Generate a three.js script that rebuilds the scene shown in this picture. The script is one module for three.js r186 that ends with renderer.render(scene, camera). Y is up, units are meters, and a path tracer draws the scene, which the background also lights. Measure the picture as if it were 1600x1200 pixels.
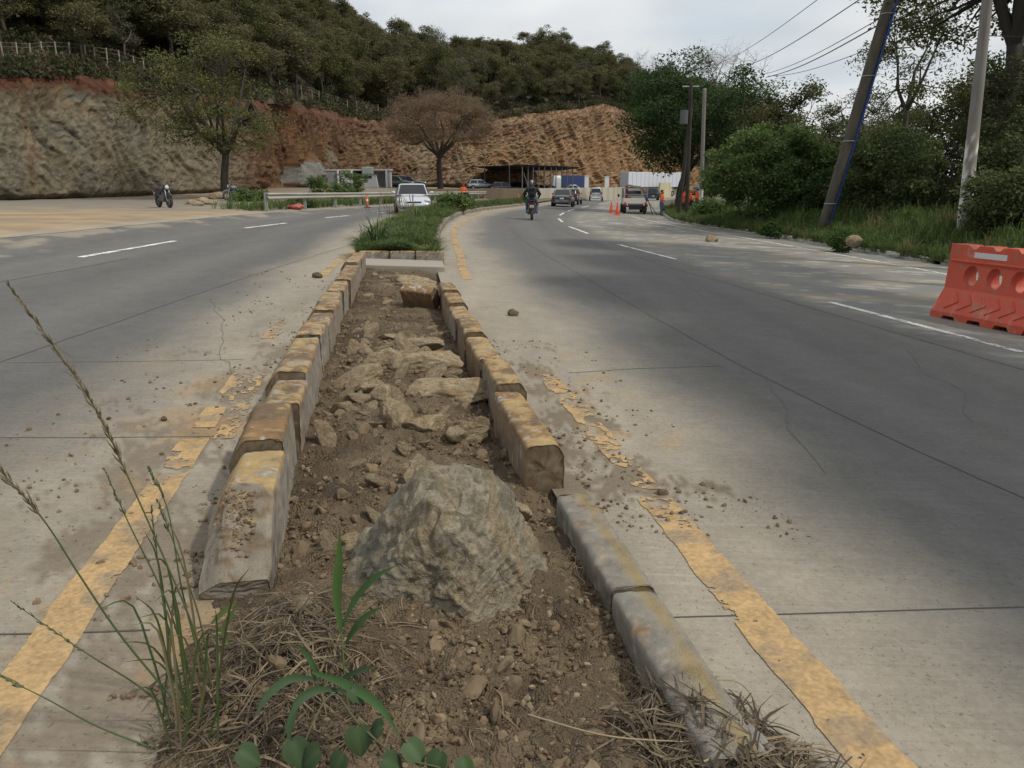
import * as THREE from 'three';
import { mergeGeometries, mergeVertices } from 'three/addons/utils/BufferGeometryUtils.js';
import { ImprovedNoise } from 'three/addons/math/ImprovedNoise.js';
import { MarchingCubes } from 'three/addons/objects/MarchingCubes.js';
import { RoundedBoxGeometry } from 'three/addons/geometries/RoundedBoxGeometry.js';

// ------------------------------------------------------------------ camera, sky, sun, exposure
const EYE = 1.55, PITCH = Math.atan(310 / 1200), BANK = 0.04;
const scene = new THREE.Scene();
const camera = new THREE.PerspectiveCamera(53.13, 4 / 3, 0.05, 3000);
camera.position.set(0, EYE, 0);
camera.rotation.x = -PITCH;
const renderer = new THREE.WebGLRenderer({ antialias: true });
renderer.setSize(1024, 768);
renderer.toneMapping = THREE.LinearToneMapping;
renderer.toneMappingExposure = 1.12;
renderer.shadowMap.enabled = true;
const SUN_EL = 52 * Math.PI / 180;
const sunDir = new THREE.Vector3(0.92 * Math.cos(SUN_EL), Math.sin(SUN_EL), 0.39 * Math.cos(SUN_EL)).normalize();
const sun = new THREE.DirectionalLight(new THREE.Color(1, 0.94, 0.84), 2.15);
sun.position.copy(sunDir).multiplyScalar(120);
sun.castShadow = true;
sun.shadow.radius = 5;
sun.shadow.mapSize.set(4096, 4096);
Object.assign(sun.shadow.camera, { left: -110, right: 110, top: 110, bottom: -110, near: 1, far: 400 });
scene.add(sun); scene.add(sun.target);

const PN = new ImprovedNoise();
const n3 = (x, y, z) => PN.noise(x, y, z);
const fbm = (x, y, z, o = 4) => { let s = 0, a = 0.5, f = 1; for (let k = 0; k < o; k++) { s += a * PN.noise(x * f + k * 17.3, y * f + k * 5.7, z * f - k * 9.1); f *= 2.03; a *= 0.5; } return s; };
const ridged = (x, y, z, o = 4) => { let s = 0, a = 0.5, f = 1; for (let k = 0; k < o; k++) { s += a * (1 - 2 * Math.abs(PN.noise(x * f + k * 7.3, y * f + k * 3.7, z * f - k * 4.1))); f *= 2.1; a *= 0.5; } return s; };
const rng = seed => () => { seed = (seed + 0x6D2B79F5) | 0; let t = Math.imul(seed ^ (seed >>> 15), 1 | seed); t = (t + Math.imul(t ^ (t >>> 7), 61 | t)) ^ t; return ((t ^ (t >>> 14)) >>> 0) / 4294967296; };
const clamp = (x, a = 0, b = 1) => Math.min(b, Math.max(a, x));
const sstep = (a, b, x) => { const t = clamp((x - a) / (b - a)); return t * t * (3 - 2 * t); };
const lerp = (a, b, t) => a + (b - a) * t;
const mix3 = (a, b, t) => [lerp(a[0], b[0], t), lerp(a[1], b[1], t), lerp(a[2], b[2], t)];
const V = (x, y, z) => new THREE.Vector3(x, y, z);
const TAU = Math.PI * 2;

{ // overcast sky with broken cloud
  const W = 1024, Hh = 512, d = new Float32Array(W * Hh * 4);
  for (let j = 0; j < Hh; j++) for (let i = 0; i < W; i++) {
    const el = ((j + 0.5) / Hh - 0.5) * Math.PI, ph = ((i + 0.5) / W - 0.5) * TAU;
    const x = Math.cos(ph) * Math.cos(el), y = Math.sin(el), z = Math.sin(ph) * Math.cos(el);
    const yy = Math.abs(y) + 0.18, cx = x / yy, cz = z / yy;
    const c = fbm(cx * 0.9 + 3.1, cz * 0.9, 1.7, 5), w = fbm(cx * 0.35 + 9, cz * 0.35, 6.2, 3);
    const cover = sstep(-0.28, 0.25, c + w * 0.6);
    const sd = Math.max(0, x * sunDir.x + y * sunDir.y + z * sunDir.z);
    const glow = 0.28 * sd ** 6 + 0.25 * sd ** 40;
    const blue = [0.56, 0.625, 0.68], white = [0.80, 0.812, 0.815];
    const shade = 1 + 0.22 * fbm(cx * 1.7 + 20, cz * 1.7, 3.3, 4);
    const q = (j * W + i) * 4, m = mix3(blue, white, cover);
    for (let k = 0; k < 3; k++) d[q + k] = m[k] * shade * (0.93 + glow);
    d[q + 3] = 1;
  }
  const t = new THREE.DataTexture(d, W, Hh, THREE.RGBAFormat, THREE.FloatType);
  t.mapping = THREE.EquirectangularReflectionMapping; t.magFilter = t.minFilter = THREE.LinearFilter; t.needsUpdate = true;
  scene.background = t; scene.environment = t;
}

// ------------------------------------------------------------------ layout helpers: the road lies on a gently banked plane
const HX = x => -BANK * clamp(x, -13, 16);
const SP = Math.sin(PITCH), CP = Math.cos(PITCH);
function ray(px, py) { const u = (px - 800) / 1200, v = (py - 600) / 1200; return V(u, -(SP + v * CP), -(CP - v * SP)); }
function G(px, py, off = 0) {                 // place on the banked ground (+ off) seen along a direction
  const d = ray(px, py); let t = (off - EYE) / (d.y + BANK * d.x), x = t * d.x;
  if (x < -13 || x > 16 || t < 0) { const y = HX(x < 0 || (t < 0 && d.x < 0) ? -13 : 16) + off; t = (y - EYE) / d.y; }
  return V(t * d.x, EYE + t * d.y, t * d.z);
}
function D(px, py, Z) { const d = ray(px, py), t = Z / -d.z; return V(t * d.x, EYE + t * d.y, -Z); }
const table = (rows) => x => { if (x <= rows[0][0]) { const [a, b] = rows; return a[1] + (b[1] - a[1]) * (x - a[0]) / (b[0] - a[0]); } for (let k = 1; k < rows.length; k++) if (x <= rows[k][0] || k === rows.length - 1) { const a = rows[k - 1], b = rows[k]; return a[1] + (b[1] - a[1]) * (x - a[0]) / (b[0] - a[0]); } };
const smoothTable = (rows) => {               // Catmull-Rom through the rows
  const lin = table(rows), n = rows.length;
  return x => { if (x <= rows[0][0] || x >= rows[n - 1][0]) return lin(x); let k = 1; while (x > rows[k][0]) k++; const p1 = rows[k - 1], p2 = rows[k], p0 = rows[Math.max(0, k - 2)], p3 = rows[Math.min(n - 1, k + 1)]; const h = p2[0] - p1[0], t = (x - p1[0]) / h; const m1 = (p2[1] - p0[1]) / (p2[0] - p0[0]) * h, m2 = (p3[1] - p1[1]) / (p3[0] - p1[0]) * h; return (2 * t ** 3 - 3 * t ** 2 + 1) * p1[1] + (t ** 3 - 2 * t ** 2 + t) * m1 + (-2 * t ** 3 + 3 * t ** 2) * p2[1] + (t ** 3 - t ** 2) * m2; };
};
// road edges: X as a function of the distance Z ahead
const R1 = smoothTable([[-8, 2.43], [0, 1.035], [2.2, 0.65], [3.7, 0.39], [7, -0.18], [10, -0.66], [13.1, -1.08], [17.6, -1.62], [22.6, -2.08], [27.7, -2.4], [34.6, -2.6], [42, -2.35], [48.5, -1.65], [65, 1.1], [85, 3.9], [108, 7.6], [150, 16.5], [200, 31], [260, 52]]);
const L1 = smoothTable([[-8, 0.72], [0, -0.68], [3.1, -1.28], [4, -1.46], [7, -1.94], [10, -2.36], [13.1, -2.78], [17.2, -3.2], [22.6, -3.85], [27.7, -4.2], [34.6, -4.4], [42, -4.2], [48.5, -3.5], [65, -0.9], [85, 1.9], [108, 5.5], [150, 14.3], [200, 28.8], [260, 49.8]]);
const R2 = smoothTable([[-8, 15.6], [0, 14.2], [10, 12.5], [20, 11.1], [25, 10.6], [31, 10.2], [41, 9.0], [48, 9.6], [60, 11.6], [80, 15], [108, 20.5], [130, 27], [150, 33], [200, 50], [260, 72]]);
const L2 = smoothTable([[-8, -14.2], [0, -13], [10, -11.6], [16.6, -11.1], [22, -10.95], [32, -10.6], [38, -9.6], [48, -8.0], [60, -6.5], [80, -3.6], [103, -0.2], [150, 8], [200, 21], [260, 41]]);
const lotY = (x, z) => HX(x) + 0.75 * sstep(52, 85, z) * sstep(2, 12, L2(z) - x) + 0.03;
const vergeY = (x, z) => HX(R2(z)) + 0.1 + lerp(0.85, 0.25, sstep(30, 46, z)) * sstep(0.1, 3.6, x - R2(z)) + 0.25 * sstep(4, 14, x - R2(z));

// ------------------------------------------------------------------ naming
const taken = {};
const numbered = n => { const k = taken[n] = (taken[n] ?? -1) + 1; return k ? `${n}_${String(k).padStart(3, '0')}` : n; };
function thing(name, label, category, p, turn = 0, group) {
  const o = new THREE.Group(); o.name = numbered(name); scene.add(o);
  if (p) o.position.copy(p); o.rotation.y = turn; o.userData = { label, category };
  if (group) o.userData.group = group;
  return o;
}
function part(name, geometry, material, parent, label) {
  const m = new THREE.Mesh(geometry, material); m.name = name; m.castShadow = m.receiveShadow = true;
  if (label) m.userData.label = label;
  parent.add(m); return m;
}
function single(name, label, category, geometry, material, p, group) {
  const m = part(numbered(name), geometry, material, scene); if (p) m.position.copy(p);
  m.userData = { label, category }; if (group) m.userData.group = group; return m;
}
function struct(name, geometry, material) { const m = part(numbered(name), geometry, material, scene); m.userData.kind = 'structure'; return m; }
function stuff(name, label, category, geometry, material, mats, cols, parent) {
  const m = new THREE.InstancedMesh(geometry, material, mats.length);
  mats.forEach((q, k) => m.setMatrixAt(k, q)); if (cols) cols.forEach((c, k) => m.setColorAt(k, new THREE.Color().setRGB(...c)));
  m.name = parent ? name : numbered(name); m.castShadow = m.receiveShadow = true; m.userData = { kind: 'stuff' };
  if (!parent) Object.assign(m.userData, { label, category });
  (parent || scene).add(m); return m;
}
function copyOf(root, p, turn, scale, label) { const r = root.clone(); r.name = numbered(root.name.replace(/_\d{3}$/, '')); scene.add(r); r.position.copy(p); r.rotation.y = turn; if (scale) r.scale.set(scale[0], scale[1], scale[2]); r.userData = { ...root.userData }; if (label) r.userData.label = label; return r; }

// ------------------------------------------------------------------ mesh collecting
const UPV = V(0, 1, 0);
class Acc {
  constructor() { this.p = []; this.c = []; this.u = []; this.i = []; }
  v(x, y, z, c) { this.p.push(x, y, z); if (c) this.c.push(c[0], c[1], c[2]); return this.p.length / 3 - 1; }
  tri(a, b, c) { this.i.push(a, b, c); }
  quad(a, b, c, d) { this.i.push(a, b, c, a, c, d); }
  grid(nu, nv, f) { const s = this.p.length / 3; for (let j = 0; j <= nv; j++) for (let i = 0; i <= nu; i++) { const r = f(i / nu, j / nv, i, j); this.v(r[0], r[1], r[2], r[3]); if (r[4]) this.u.push(r[4][0], r[4][1]); } for (let j = 0; j < nv; j++) for (let i = 0; i < nu; i++) { const a = s + j * (nu + 1) + i; this.quad(a, a + 1, a + nu + 2, a + nu + 1); } return this; }
  tube(pts, rad, sides = 6, col) {            // tapered tube through points, closed ends
    const s = this.p.length / 3, n = pts.length; let side = null;
    for (let k = 0; k < n; k++) {
      const t = pts[Math.min(n - 1, k + 1)].clone().sub(pts[Math.max(0, k - 1)]).normalize();
      if (!side) side = (Math.abs(t.y) > 0.9 ? V(1, 0, 0) : UPV.clone()).cross(t).normalize(); else side.sub(t.clone().multiplyScalar(side.dot(t))).normalize();
      const up = t.clone().cross(side), r = rad[k] ?? rad[rad.length - 1];
      for (let q = 0; q < sides; q++) { const a = q / sides * TAU, c = Math.cos(a) * r, d = Math.sin(a) * r; this.v(pts[k].x + side.x * c + up.x * d, pts[k].y + side.y * c + up.y * d, pts[k].z + side.z * c + up.z * d, col); }
    }
    for (let k = 0; k < n - 1; k++) for (let q = 0; q < sides; q++) { const a = s + k * sides + q, b = s + k * sides + (q + 1) % sides; this.quad(a, b, b + sides, a + sides); }
    for (let q = 1; q < sides - 1; q++) { this.tri(s, s + q + 1, s + q); const e = s + (n - 1) * sides; this.tri(e, e + q, e + q + 1); }
    return this;
  }
  ribbon(pts, wid, normalHint, col, fold = 0) {   // a leaf blade: three verts across, folded along the midrib
    const s = this.p.length / 3, n = pts.length;
    for (let k = 0; k < n; k++) {
      const t = pts[Math.min(n - 1, k + 1)].clone().sub(pts[Math.max(0, k - 1)]).normalize();
      const side = t.clone().cross(normalHint).normalize(), up = side.clone().cross(t), w = wid[k] / 2;
      for (const q of [-1, 0, 1]) { const lift = q ? fold * w : 0; this.v(pts[k].x + side.x * q * w + up.x * lift, pts[k].y + side.y * q * w + up.y * lift, pts[k].z + side.z * q * w + up.z * lift, col); }
    }
    for (let k = 0; k < n - 1; k++) for (let q = 0; q < 2; q++) { const a = s + k * 3 + q; this.quad(a, a + 1, a + 4, a + 3); }
    return this;
  }
  leaf(p, dir, nrm, len, wid, col) {            // a folded diamond of two faces
    const sd = dir.clone().cross(nrm).normalize().multiplyScalar(wid / 2);
    const a = this.v(p.x, p.y, p.z, col), mx = p.x + dir.x * len * 0.5, my = p.y + dir.y * len * 0.5, mz = p.z + dir.z * len * 0.5;
    const b = this.v(mx + sd.x + nrm.x * wid * 0.15, my + sd.y + nrm.y * wid * 0.15, mz + sd.z + nrm.z * wid * 0.15, col), c = this.v(p.x + dir.x * len, p.y + dir.y * len, p.z + dir.z * len, col), d = this.v(mx - sd.x + nrm.x * wid * 0.15, my - sd.y + nrm.y * wid * 0.15, mz - sd.z + nrm.z * wid * 0.15, col);
    this.tri(a, b, c); this.tri(a, c, d); return this;
  }
  add(g, m4, col) { const s = this.p.length / 3, gg = g.index ? g : mergeVertices(g), P = gg.attributes.position, q = V(0, 0, 0); for (let k = 0; k < P.count; k++) { q.fromBufferAttribute(P, k); if (m4) q.applyMatrix4(m4); this.v(q.x, q.y, q.z, col); } for (let k = 0; k < gg.index.count; k++) this.i.push(s + gg.index.getX(k)); return this; }
  geo() {
    const g = new THREE.BufferGeometry(); g.setAttribute('position', new THREE.Float32BufferAttribute(this.p, 3));
    if (this.c.length === this.p.length) g.setAttribute('color', new THREE.Float32BufferAttribute(this.c, 3));
    if (this.u.length * 3 === this.p.length * 2) g.setAttribute('uv', new THREE.Float32BufferAttribute(this.u, 2));
    g.setIndex(this.i); g.computeVertexNormals(); return g;
  }
}
const M4 = (x, y, z, rx = 0, ry = 0, rz = 0, sx = 1, sy = sx, sz = sx) => new THREE.Matrix4().compose(V(x, y, z), new THREE.Quaternion().setFromEuler(new THREE.Euler(rx, ry, rz)), V(sx, sy, sz));
const BOX = (w, h, d, x = 0, y = 0, z = 0, rx = 0, ry = 0, rz = 0) => new THREE.BoxGeometry(w, h, d).applyMatrix4(M4(x, y, z, rx, ry, rz));
const RBOX = (w, h, d, r, x = 0, y = 0, z = 0, rx = 0, ry = 0, rz = 0) => new RoundedBoxGeometry(w, h, d, 2, r).applyMatrix4(M4(x, y, z, rx, ry, rz));
const CYL = (r1, r2, h, x = 0, y = 0, z = 0, rx = 0, ry = 0, rz = 0, n = 14) => new THREE.CylinderGeometry(r1, r2, h, n).applyMatrix4(M4(x, y, z, rx, ry, rz));
const SPH = (r, x = 0, y = 0, z = 0, sx = 1, sy = 1, sz = 1, n = 16) => new THREE.SphereGeometry(r, n, Math.round(n * 0.7)).applyMatrix4(M4(x, y, z, 0, 0, 0, sx, sy, sz));
const bars = (list, sides = 6) => { const a = new Acc(); for (const [p, q, r, r2] of list) a.tube([V(...p), V(...q)], [r, r2 ?? r], sides); return a.geo(); };
const joined = list => mergeGeometries(list.map(g => { const h = g.index ? g.toNonIndexed() : g.clone(); for (const k of Object.keys(h.attributes)) if (k !== 'position' && k !== 'normal') h.deleteAttribute(k); return h; }));

// ------------------------------------------------------------------ materials
const lin = (r, g, b) => new THREE.Color().setRGB(r, g, b);
const MAT = (r, g, b, roughness = 0.8, o = {}) => new THREE.MeshStandardMaterial({ color: lin(r, g, b), roughness, side: THREE.DoubleSide, ...o });
const VC = (roughness = 0.9, o = {}) => new THREE.MeshStandardMaterial({ vertexColors: true, roughness, side: THREE.DoubleSide, ...o });
const hash2 = (i, j, s) => { let h = Math.imul(i, 374761393) + Math.imul(j, 668265263) + Math.imul(s, 2147483647); h = Math.imul(h ^ (h >>> 13), 1274126177); return ((h ^ (h >>> 16)) >>> 0) / 4294967296; };
const tnoise = (x, y, per, s) => { const i = Math.floor(x), j = Math.floor(y), f = x - i, g = y - j, a = f * f * (3 - 2 * f), b = g * g * (3 - 2 * g), w = k => ((k % per) + per) % per; return lerp(lerp(hash2(w(i), w(j), s), hash2(w(i + 1), w(j), s), a), lerp(hash2(w(i), w(j + 1), s), hash2(w(i + 1), w(j + 1), s), a), b); };
const tfbm = (u, v, per, o, s) => { let r = 0, a = 0.5, t = 0; for (let k = 0; k < o; k++) { r += a * tnoise(u * per, v * per, per, s + k); t += a; a *= 0.55; per *= 2; } return r / t; };
function tex(w, h, f, srgb = false) {
  const d = new Uint8Array(w * h * 4);
  for (let j = 0; j < h; j++) for (let i = 0; i < w; i++) { const c = f(i / w, j / h, i, j), q = (j * w + i) * 4; d[q] = clamp(c[0]) * 255; d[q + 1] = clamp(c[1]) * 255; d[q + 2] = clamp(c[2]) * 255; d[q + 3] = clamp(c[3] ?? 1) * 255; }
  const t = new THREE.DataTexture(d, w, h, THREE.RGBAFormat); t.wrapS = t.wrapT = THREE.RepeatWrapping; t.magFilter = THREE.LinearFilter; t.minFilter = THREE.LinearMipmapLinearFilter; t.generateMipmaps = true; if (srgb) t.colorSpace = THREE.SRGBColorSpace; t.needsUpdate = true; return t;
}
// brushed concrete, 2 m a tile: grain, pale chips, dark pits, fine cross brushing
const concH = new Float32Array(1024 * 1024);
const texConcrete = tex(1024, 1024, (u, v, i, j) => {
  const g = hash2(i, j, 3), m = tfbm(u, v, 90, 2, 11), c = tfbm(u, v, 6, 4, 21), fl = tnoise(u * 230, v * 230, 230, 5), br = tnoise(u * 6, v * 210, 210, 8);
  let k = 0.62 + 0.16 * g + 0.2 * m + 0.14 * (c - 0.5) + 0.1 * (br - 0.5);
  if (fl > 0.9) k += 0.3 * (fl - 0.9) * 10; if (fl < 0.1) k -= 0.28;
  concH[j * 1024 + i] = 0.5 * m + 0.25 * g + 0.35 * br + (fl < 0.1 ? -0.4 : 0);
  return [k, k * 0.995, k * 0.985];
});
const texConcreteBump = tex(1024, 1024, (u, v, i, j) => { const h = concH[j * 1024 + i] * 0.8 + 0.1; return [h, h, h]; });
// road paint, 8 m by one line width: ragged edges and chips as missing paint
function paintTex(seed, chip, base) {
  return tex(2048, 128, (u, v) => {
    const e = 0.5 - Math.abs(v - 0.5), edge = 0.01 + 0.16 * tfbm(u, v * 0.03, 60, 6, seed) ** 1.4, q = tfbm(u, v * 0.022, 30, 3, seed + 9), r = tfbm(u, v * 0.022, 160, 4, seed + 4);
    const on = e > edge && q * 0.5 + r * 0.5 > chip;
    const k = 0.78 + 0.5 * (tfbm(u, v * 0.022, 700, 2, seed + 2) - 0.5) + 0.4 * (tfbm(u, v * 0.022, 90, 4, seed + 6) - 0.5), dirt = sstep(0.5, 0.68, tfbm(u, v * 0.022, 60, 5, seed + 12)) * 0.6, c = mix3(base.map(w => w * k), [0.25, 0.205, 0.15].map(w => w * k), dirt);
    return [c[0], c[1], c[2], on ? 1 : 0];
  });
}
const YEL = [0.50, 0.33, 0.152];
const mPaint = (seed, chip, base, rough = 0.75) => new THREE.MeshStandardMaterial({ map: paintTex(seed, chip, base), alphaTest: 0.5, roughness: rough, side: THREE.DoubleSide });
const MY = mPaint(31, 0.345, YEL), MYc = mPaint(57, 0.50, YEL), MW = mPaint(83, 0.38, [0.86, 0.86, 0.82]);
// crumbly cell noise for soil, fractured grain for rock, pitted grain for cast kerbs
const worley = (u, v, per, s) => { const x = u * per, y = v * per, i = Math.floor(x), j = Math.floor(y); let d = 9; for (let b = -1; b <= 1; b++) for (let a = -1; a <= 1; a++) { const p = ((i + a) % per + per) % per, q = ((j + b) % per + per) % per, dx = i + a + hash2(p, q, s) - x, dy = j + b + hash2(p, q, s + 50) - y, e = dx * dx + dy * dy; if (e < d) d = e; } return Math.sqrt(d); };
function pairTex(n, f) { const h = new Float32Array(n * n), m = tex(n, n, (u, v, i, j) => { const r = f(u, v, i, j); h[j * n + i] = r[0]; return r.slice(1); }); return [m, tex(n, n, (u, v, i, j) => { const k = h[j * n + i]; return [k, k, k]; })]; }
const [texSoil, bumpSoil] = pairTex(1024, (u, v, i, j) => { const a = 1 - worley(u, v, 34, 1), b = 1 - worley(u, v, 90, 2), c = tfbm(u, v, 12, 5, 3), e = hash2(i, j, 9); const hgt = clamp(0.35 * sstep(0.3, 0.9, a) * sstep(0.42, 0.6, c) + 0.3 * b + 0.35 * c), k = 0.55 + 0.42 * c + 0.2 * (b - 0.5) + 0.2 * (e - 0.5); return [hgt, k * 1.02, k, k * 0.97]; });
const [texRock, bumpRock] = pairTex(1024, (u, v, i, j) => { const c = tfbm(u, v, 8, 6, 13), r = 1 - 2 * Math.abs(tfbm((u + 0.5 * v) % 1, v, 10, 5, 23) - 0.5), fl = tnoise(u * 160, v * 160, 160, 33), e = hash2(i, j, 19); const crack = sstep(0.9, 1, r); const hgt = clamp(0.55 * c + 0.25 * fl + 0.15 * e - 0.3 * crack + 0.15), k = 0.62 + 0.5 * (c - 0.5) + 0.2 * (fl - 0.5) + 0.16 * (e - 0.5) + 0.1; return [hgt, k, k, k * 0.98]; });
const [texKerb, bumpKerb] = pairTex(1024, (u, v, i, j) => { const c = tfbm(u, v, 10, 5, 43), p = worley(u, v, 70, 7), e = hash2(i, j, 29), fl = tnoise(u * 200, v * 200, 200, 35); const pit = sstep(0.16, 0.05, p), hgt = clamp(0.4 + 0.35 * c + 0.2 * e - 0.4 * pit), k = 0.68 + 0.45 * (c - 0.5) + 0.22 * (e - 0.5) + 0.16 * (fl - 0.5) - 0.2 * pit; return [hgt, k, k, k]; });
function boxUV(g, size) { const n = g.index ? g.toNonIndexed() : g, p = n.attributes.position, uv = new Float32Array(p.count * 2); for (let k = 0; k < p.count; k += 3) { const ax = p.getX(k), ay = p.getY(k), az = p.getZ(k), bx = p.getX(k + 1) - ax, by = p.getY(k + 1) - ay, bz = p.getZ(k + 1) - az, cx = p.getX(k + 2) - ax, cy = p.getY(k + 2) - ay, cz = p.getZ(k + 2) - az; const nx = Math.abs(by * cz - bz * cy), ny = Math.abs(bz * cx - bx * cz), nz = Math.abs(bx * cy - by * cx); for (let q = k; q < k + 3; q++) { const x = p.getX(q), y = p.getY(q), z = p.getZ(q); const r = nx >= ny && nx >= nz ? [z, y] : ny >= nz ? [x, z] : [x, y]; uv[2 * q] = r[0] / size; uv[2 * q + 1] = r[1] / size; } } n.setAttribute('uv', new THREE.BufferAttribute(uv, 2)); return n; }
const mRoad = VC(0.88, { map: texConcrete, bumpMap: texConcreteBump, bumpScale: 0.004 });

// ------------------------------------------------------------------ ground, roads
{
  const a = new Acc();
  a.grid(60, 60, (u, v) => { const x = (u - 0.5) * 2600, z = (v - 0.5) * 2600; const k = 0.8 + 0.5 * fbm(x * 0.02, 0, z * 0.02, 3); return [x, -1.9, z, [0.10 * k, 0.095 * k, 0.055 * k]]; });
  struct('ground', a.geo(), VC(1));
}
const rowsZ = (() => { const r = []; let z = -7; while (z < 1.4) { r.push(z); z += 0.3; } while (z < 258) { r.push(z); z += 0.03 + (z - 1.4) * 0.012; } return r; })();
const colsD = (() => { const r = []; let d = 0; while (d < 2.4) { r.push(d); d += 0.03; } while (d < 40) { r.push(d); d += 0.1 + (d - 2.4) * 0.012; } return r; })();
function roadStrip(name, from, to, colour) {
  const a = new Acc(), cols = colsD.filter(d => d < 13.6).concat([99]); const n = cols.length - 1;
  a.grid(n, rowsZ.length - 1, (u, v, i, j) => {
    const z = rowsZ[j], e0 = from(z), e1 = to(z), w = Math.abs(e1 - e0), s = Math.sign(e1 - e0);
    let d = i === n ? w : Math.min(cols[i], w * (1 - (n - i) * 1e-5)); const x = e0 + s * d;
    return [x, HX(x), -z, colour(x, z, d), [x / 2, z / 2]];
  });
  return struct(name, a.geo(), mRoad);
}
const DUST = [0.345, 0.302, 0.237], GREY = [0.158, 0.15, 0.136], DARK = [0.102, 0.099, 0.094], SOIL = [0.145, 0.102, 0.06];
const gauss = (x, m, s) => Math.exp(-(((x - m) / s) ** 2));
function concreteTone(x, z, d, tracks) {
  const st = fbm(x * 2.4, 0.3, z * 0.11, 4), bl = fbm(x * 0.5, 7, z * 0.25, 4), fine = fbm(x * 5, 2, z * 5, 3);
  let c = mix3(DUST, GREY, sstep(0.55, 1.85, d + 0.9 * bl + 0.5 * st));
  let w = 0; for (const [m, s, k] of tracks) w += k * gauss(d + 0.25 * bl, m, s);
  c = mix3(c, DARK, clamp(w + 0.7 * st * w + 0.35 * bl * (w + 0.15)));
  const k = 1 + 0.3 * st + 0.22 * fine + 0.14 * bl; return [c[0] * k, c[1] * k, c[2] * k];
}
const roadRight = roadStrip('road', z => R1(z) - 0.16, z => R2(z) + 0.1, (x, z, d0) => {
  const d = d0 - 0.16, zz = z + 0.17 * d;
  let c = concreteTone(x, z, d, [[2.3, 0.8, 0.55], [3.9, 0.7, 0.5]]);
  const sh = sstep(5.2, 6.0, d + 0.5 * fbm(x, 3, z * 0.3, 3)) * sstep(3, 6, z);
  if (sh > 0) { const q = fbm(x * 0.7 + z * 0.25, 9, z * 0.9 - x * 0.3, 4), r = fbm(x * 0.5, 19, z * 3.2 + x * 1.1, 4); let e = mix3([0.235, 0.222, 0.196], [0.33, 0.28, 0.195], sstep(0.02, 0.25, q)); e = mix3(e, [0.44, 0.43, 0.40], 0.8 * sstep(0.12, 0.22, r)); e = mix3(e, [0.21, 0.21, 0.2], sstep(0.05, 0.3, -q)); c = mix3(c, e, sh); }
  // crumbled soil thrown out over the kerb
  const zone = sstep(1.25, 0.1, d) * sstep(3.2, 3.9, z) * sstep(9.5, 5.5, z), cl = fbm(x * 2.6, 4, z * 1.4, 4) + 0.5 * fbm(x * 22, 8, z * 22, 3);
  c = mix3(c, SOIL, 0.7 * sstep(0.1, 0.2, cl + 0.5 * fbm(x * 40, 3, z * 40, 2) + 0.62 * zone - 0.4) * (zone > 0 ? 1 : 0));
  c = mix3(c, [0.44, 0.29, 0.12], 0.55 * sstep(0.0, 0.22, fbm(x * 3, 14, z * 2, 4) + 0.3 * fbm(x * 30, 1, z * 30, 2) - 0.02) * gauss(d, 0.6, 0.3) * sstep(3.6, 4.6, z) * sstep(8.5, 6, z));
  return c;
});
const roadLeft = roadStrip('road', z => L1(z) + 0.16, z => L2(z) - 0.1, (x, z, d0) => {
  const d = d0 - 0.16;
  let c = concreteTone(x, z, d, [[1.9, 0.6, 0.6], [3.6, 0.6, 0.6], [5.9, 0.5, 0.45], [7.4, 0.5, 0.4]]);
  const zone = sstep(1.6, 0.1, d) * sstep(10, 5, z), cl = fbm(x * 2.2, 24, z * 1.5, 4) + 0.5 * fbm(x * 24, 8, z * 24, 3);
  if (d < 2 && z < 11) c = mix3(c, SOIL, 0.55 * sstep(0.06, 0.16, cl + 0.5 * fbm(x * 40, 3, z * 40, 2) + 0.6 * zone - 0.37));
  if (d < 2 && z < 8) c = mix3(c, [0.38, 0.235, 0.10], 0.6 * sstep(0.0, 0.25, fbm(x * 1.6, 34, z * 1.2, 4) + 0.25 * fbm(x * 35, 3, z * 35, 2)) * sstep(1.5, 0.8, d) * sstep(8, 4.5, z));
  // sand carried in from the dirt lot
  const ed = x - L2(z), sd = fbm(x * 0.9 + z * 0.4, 44, z * 0.5, 4) + 0.25 * fbm(x * 7, 4, z * 3, 3);
  if (ed < 4) c = mix3(c, [0.33, 0.285, 0.215], clamp(sstep(-0.05, 0.15, sd + 0.45 * (1 - ed / 2.2) - 0.22 - 0.012 * (z - 15)) * 0.85));
  return c;
});
// painted lines and slab joints lie on the slabs
function strip(name, pts, width, material, parent, off = 0.004, u0 = 0) {
  const a = new Acc(), n = pts.length; let u = u0;
  for (let k = 0; k < n; k++) {
    const t = pts[Math.min(n - 1, k + 1)].clone().sub(pts[Math.max(0, k - 1)]).normalize(), s = V(-t.z, 0, t.x).normalize().multiplyScalar(width / 2);
    if (k) u += pts[k].distanceTo(pts[k - 1]);
    for (const q of [1, -1]) { const x = pts[k].x + s.x * q; a.v(x, HX(x) + off, pts[k].z + s.z * q); a.u.push(u / 8, q > 0 ? 1 : 0); }
    if (k) { const b = 2 * k - 2; a.quad(b, b + 1, b + 3, b + 2); }
  }
  return part(name, a.geo(), material, parent);
}
const along = (f, z0, z1, step) => { const r = []; const n = Math.max(2, Math.ceil((z1 - z0) / step)); for (let k = 0; k <= n; k++) { const z = lerp(z0, z1, k / n); r.push(V(f(z), 0, -z)); } return r; };
const between = (a, b, n = 4) => Array.from({ length: n + 1 }, (_, k) => a.clone().lerp(b, k / n));
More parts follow.
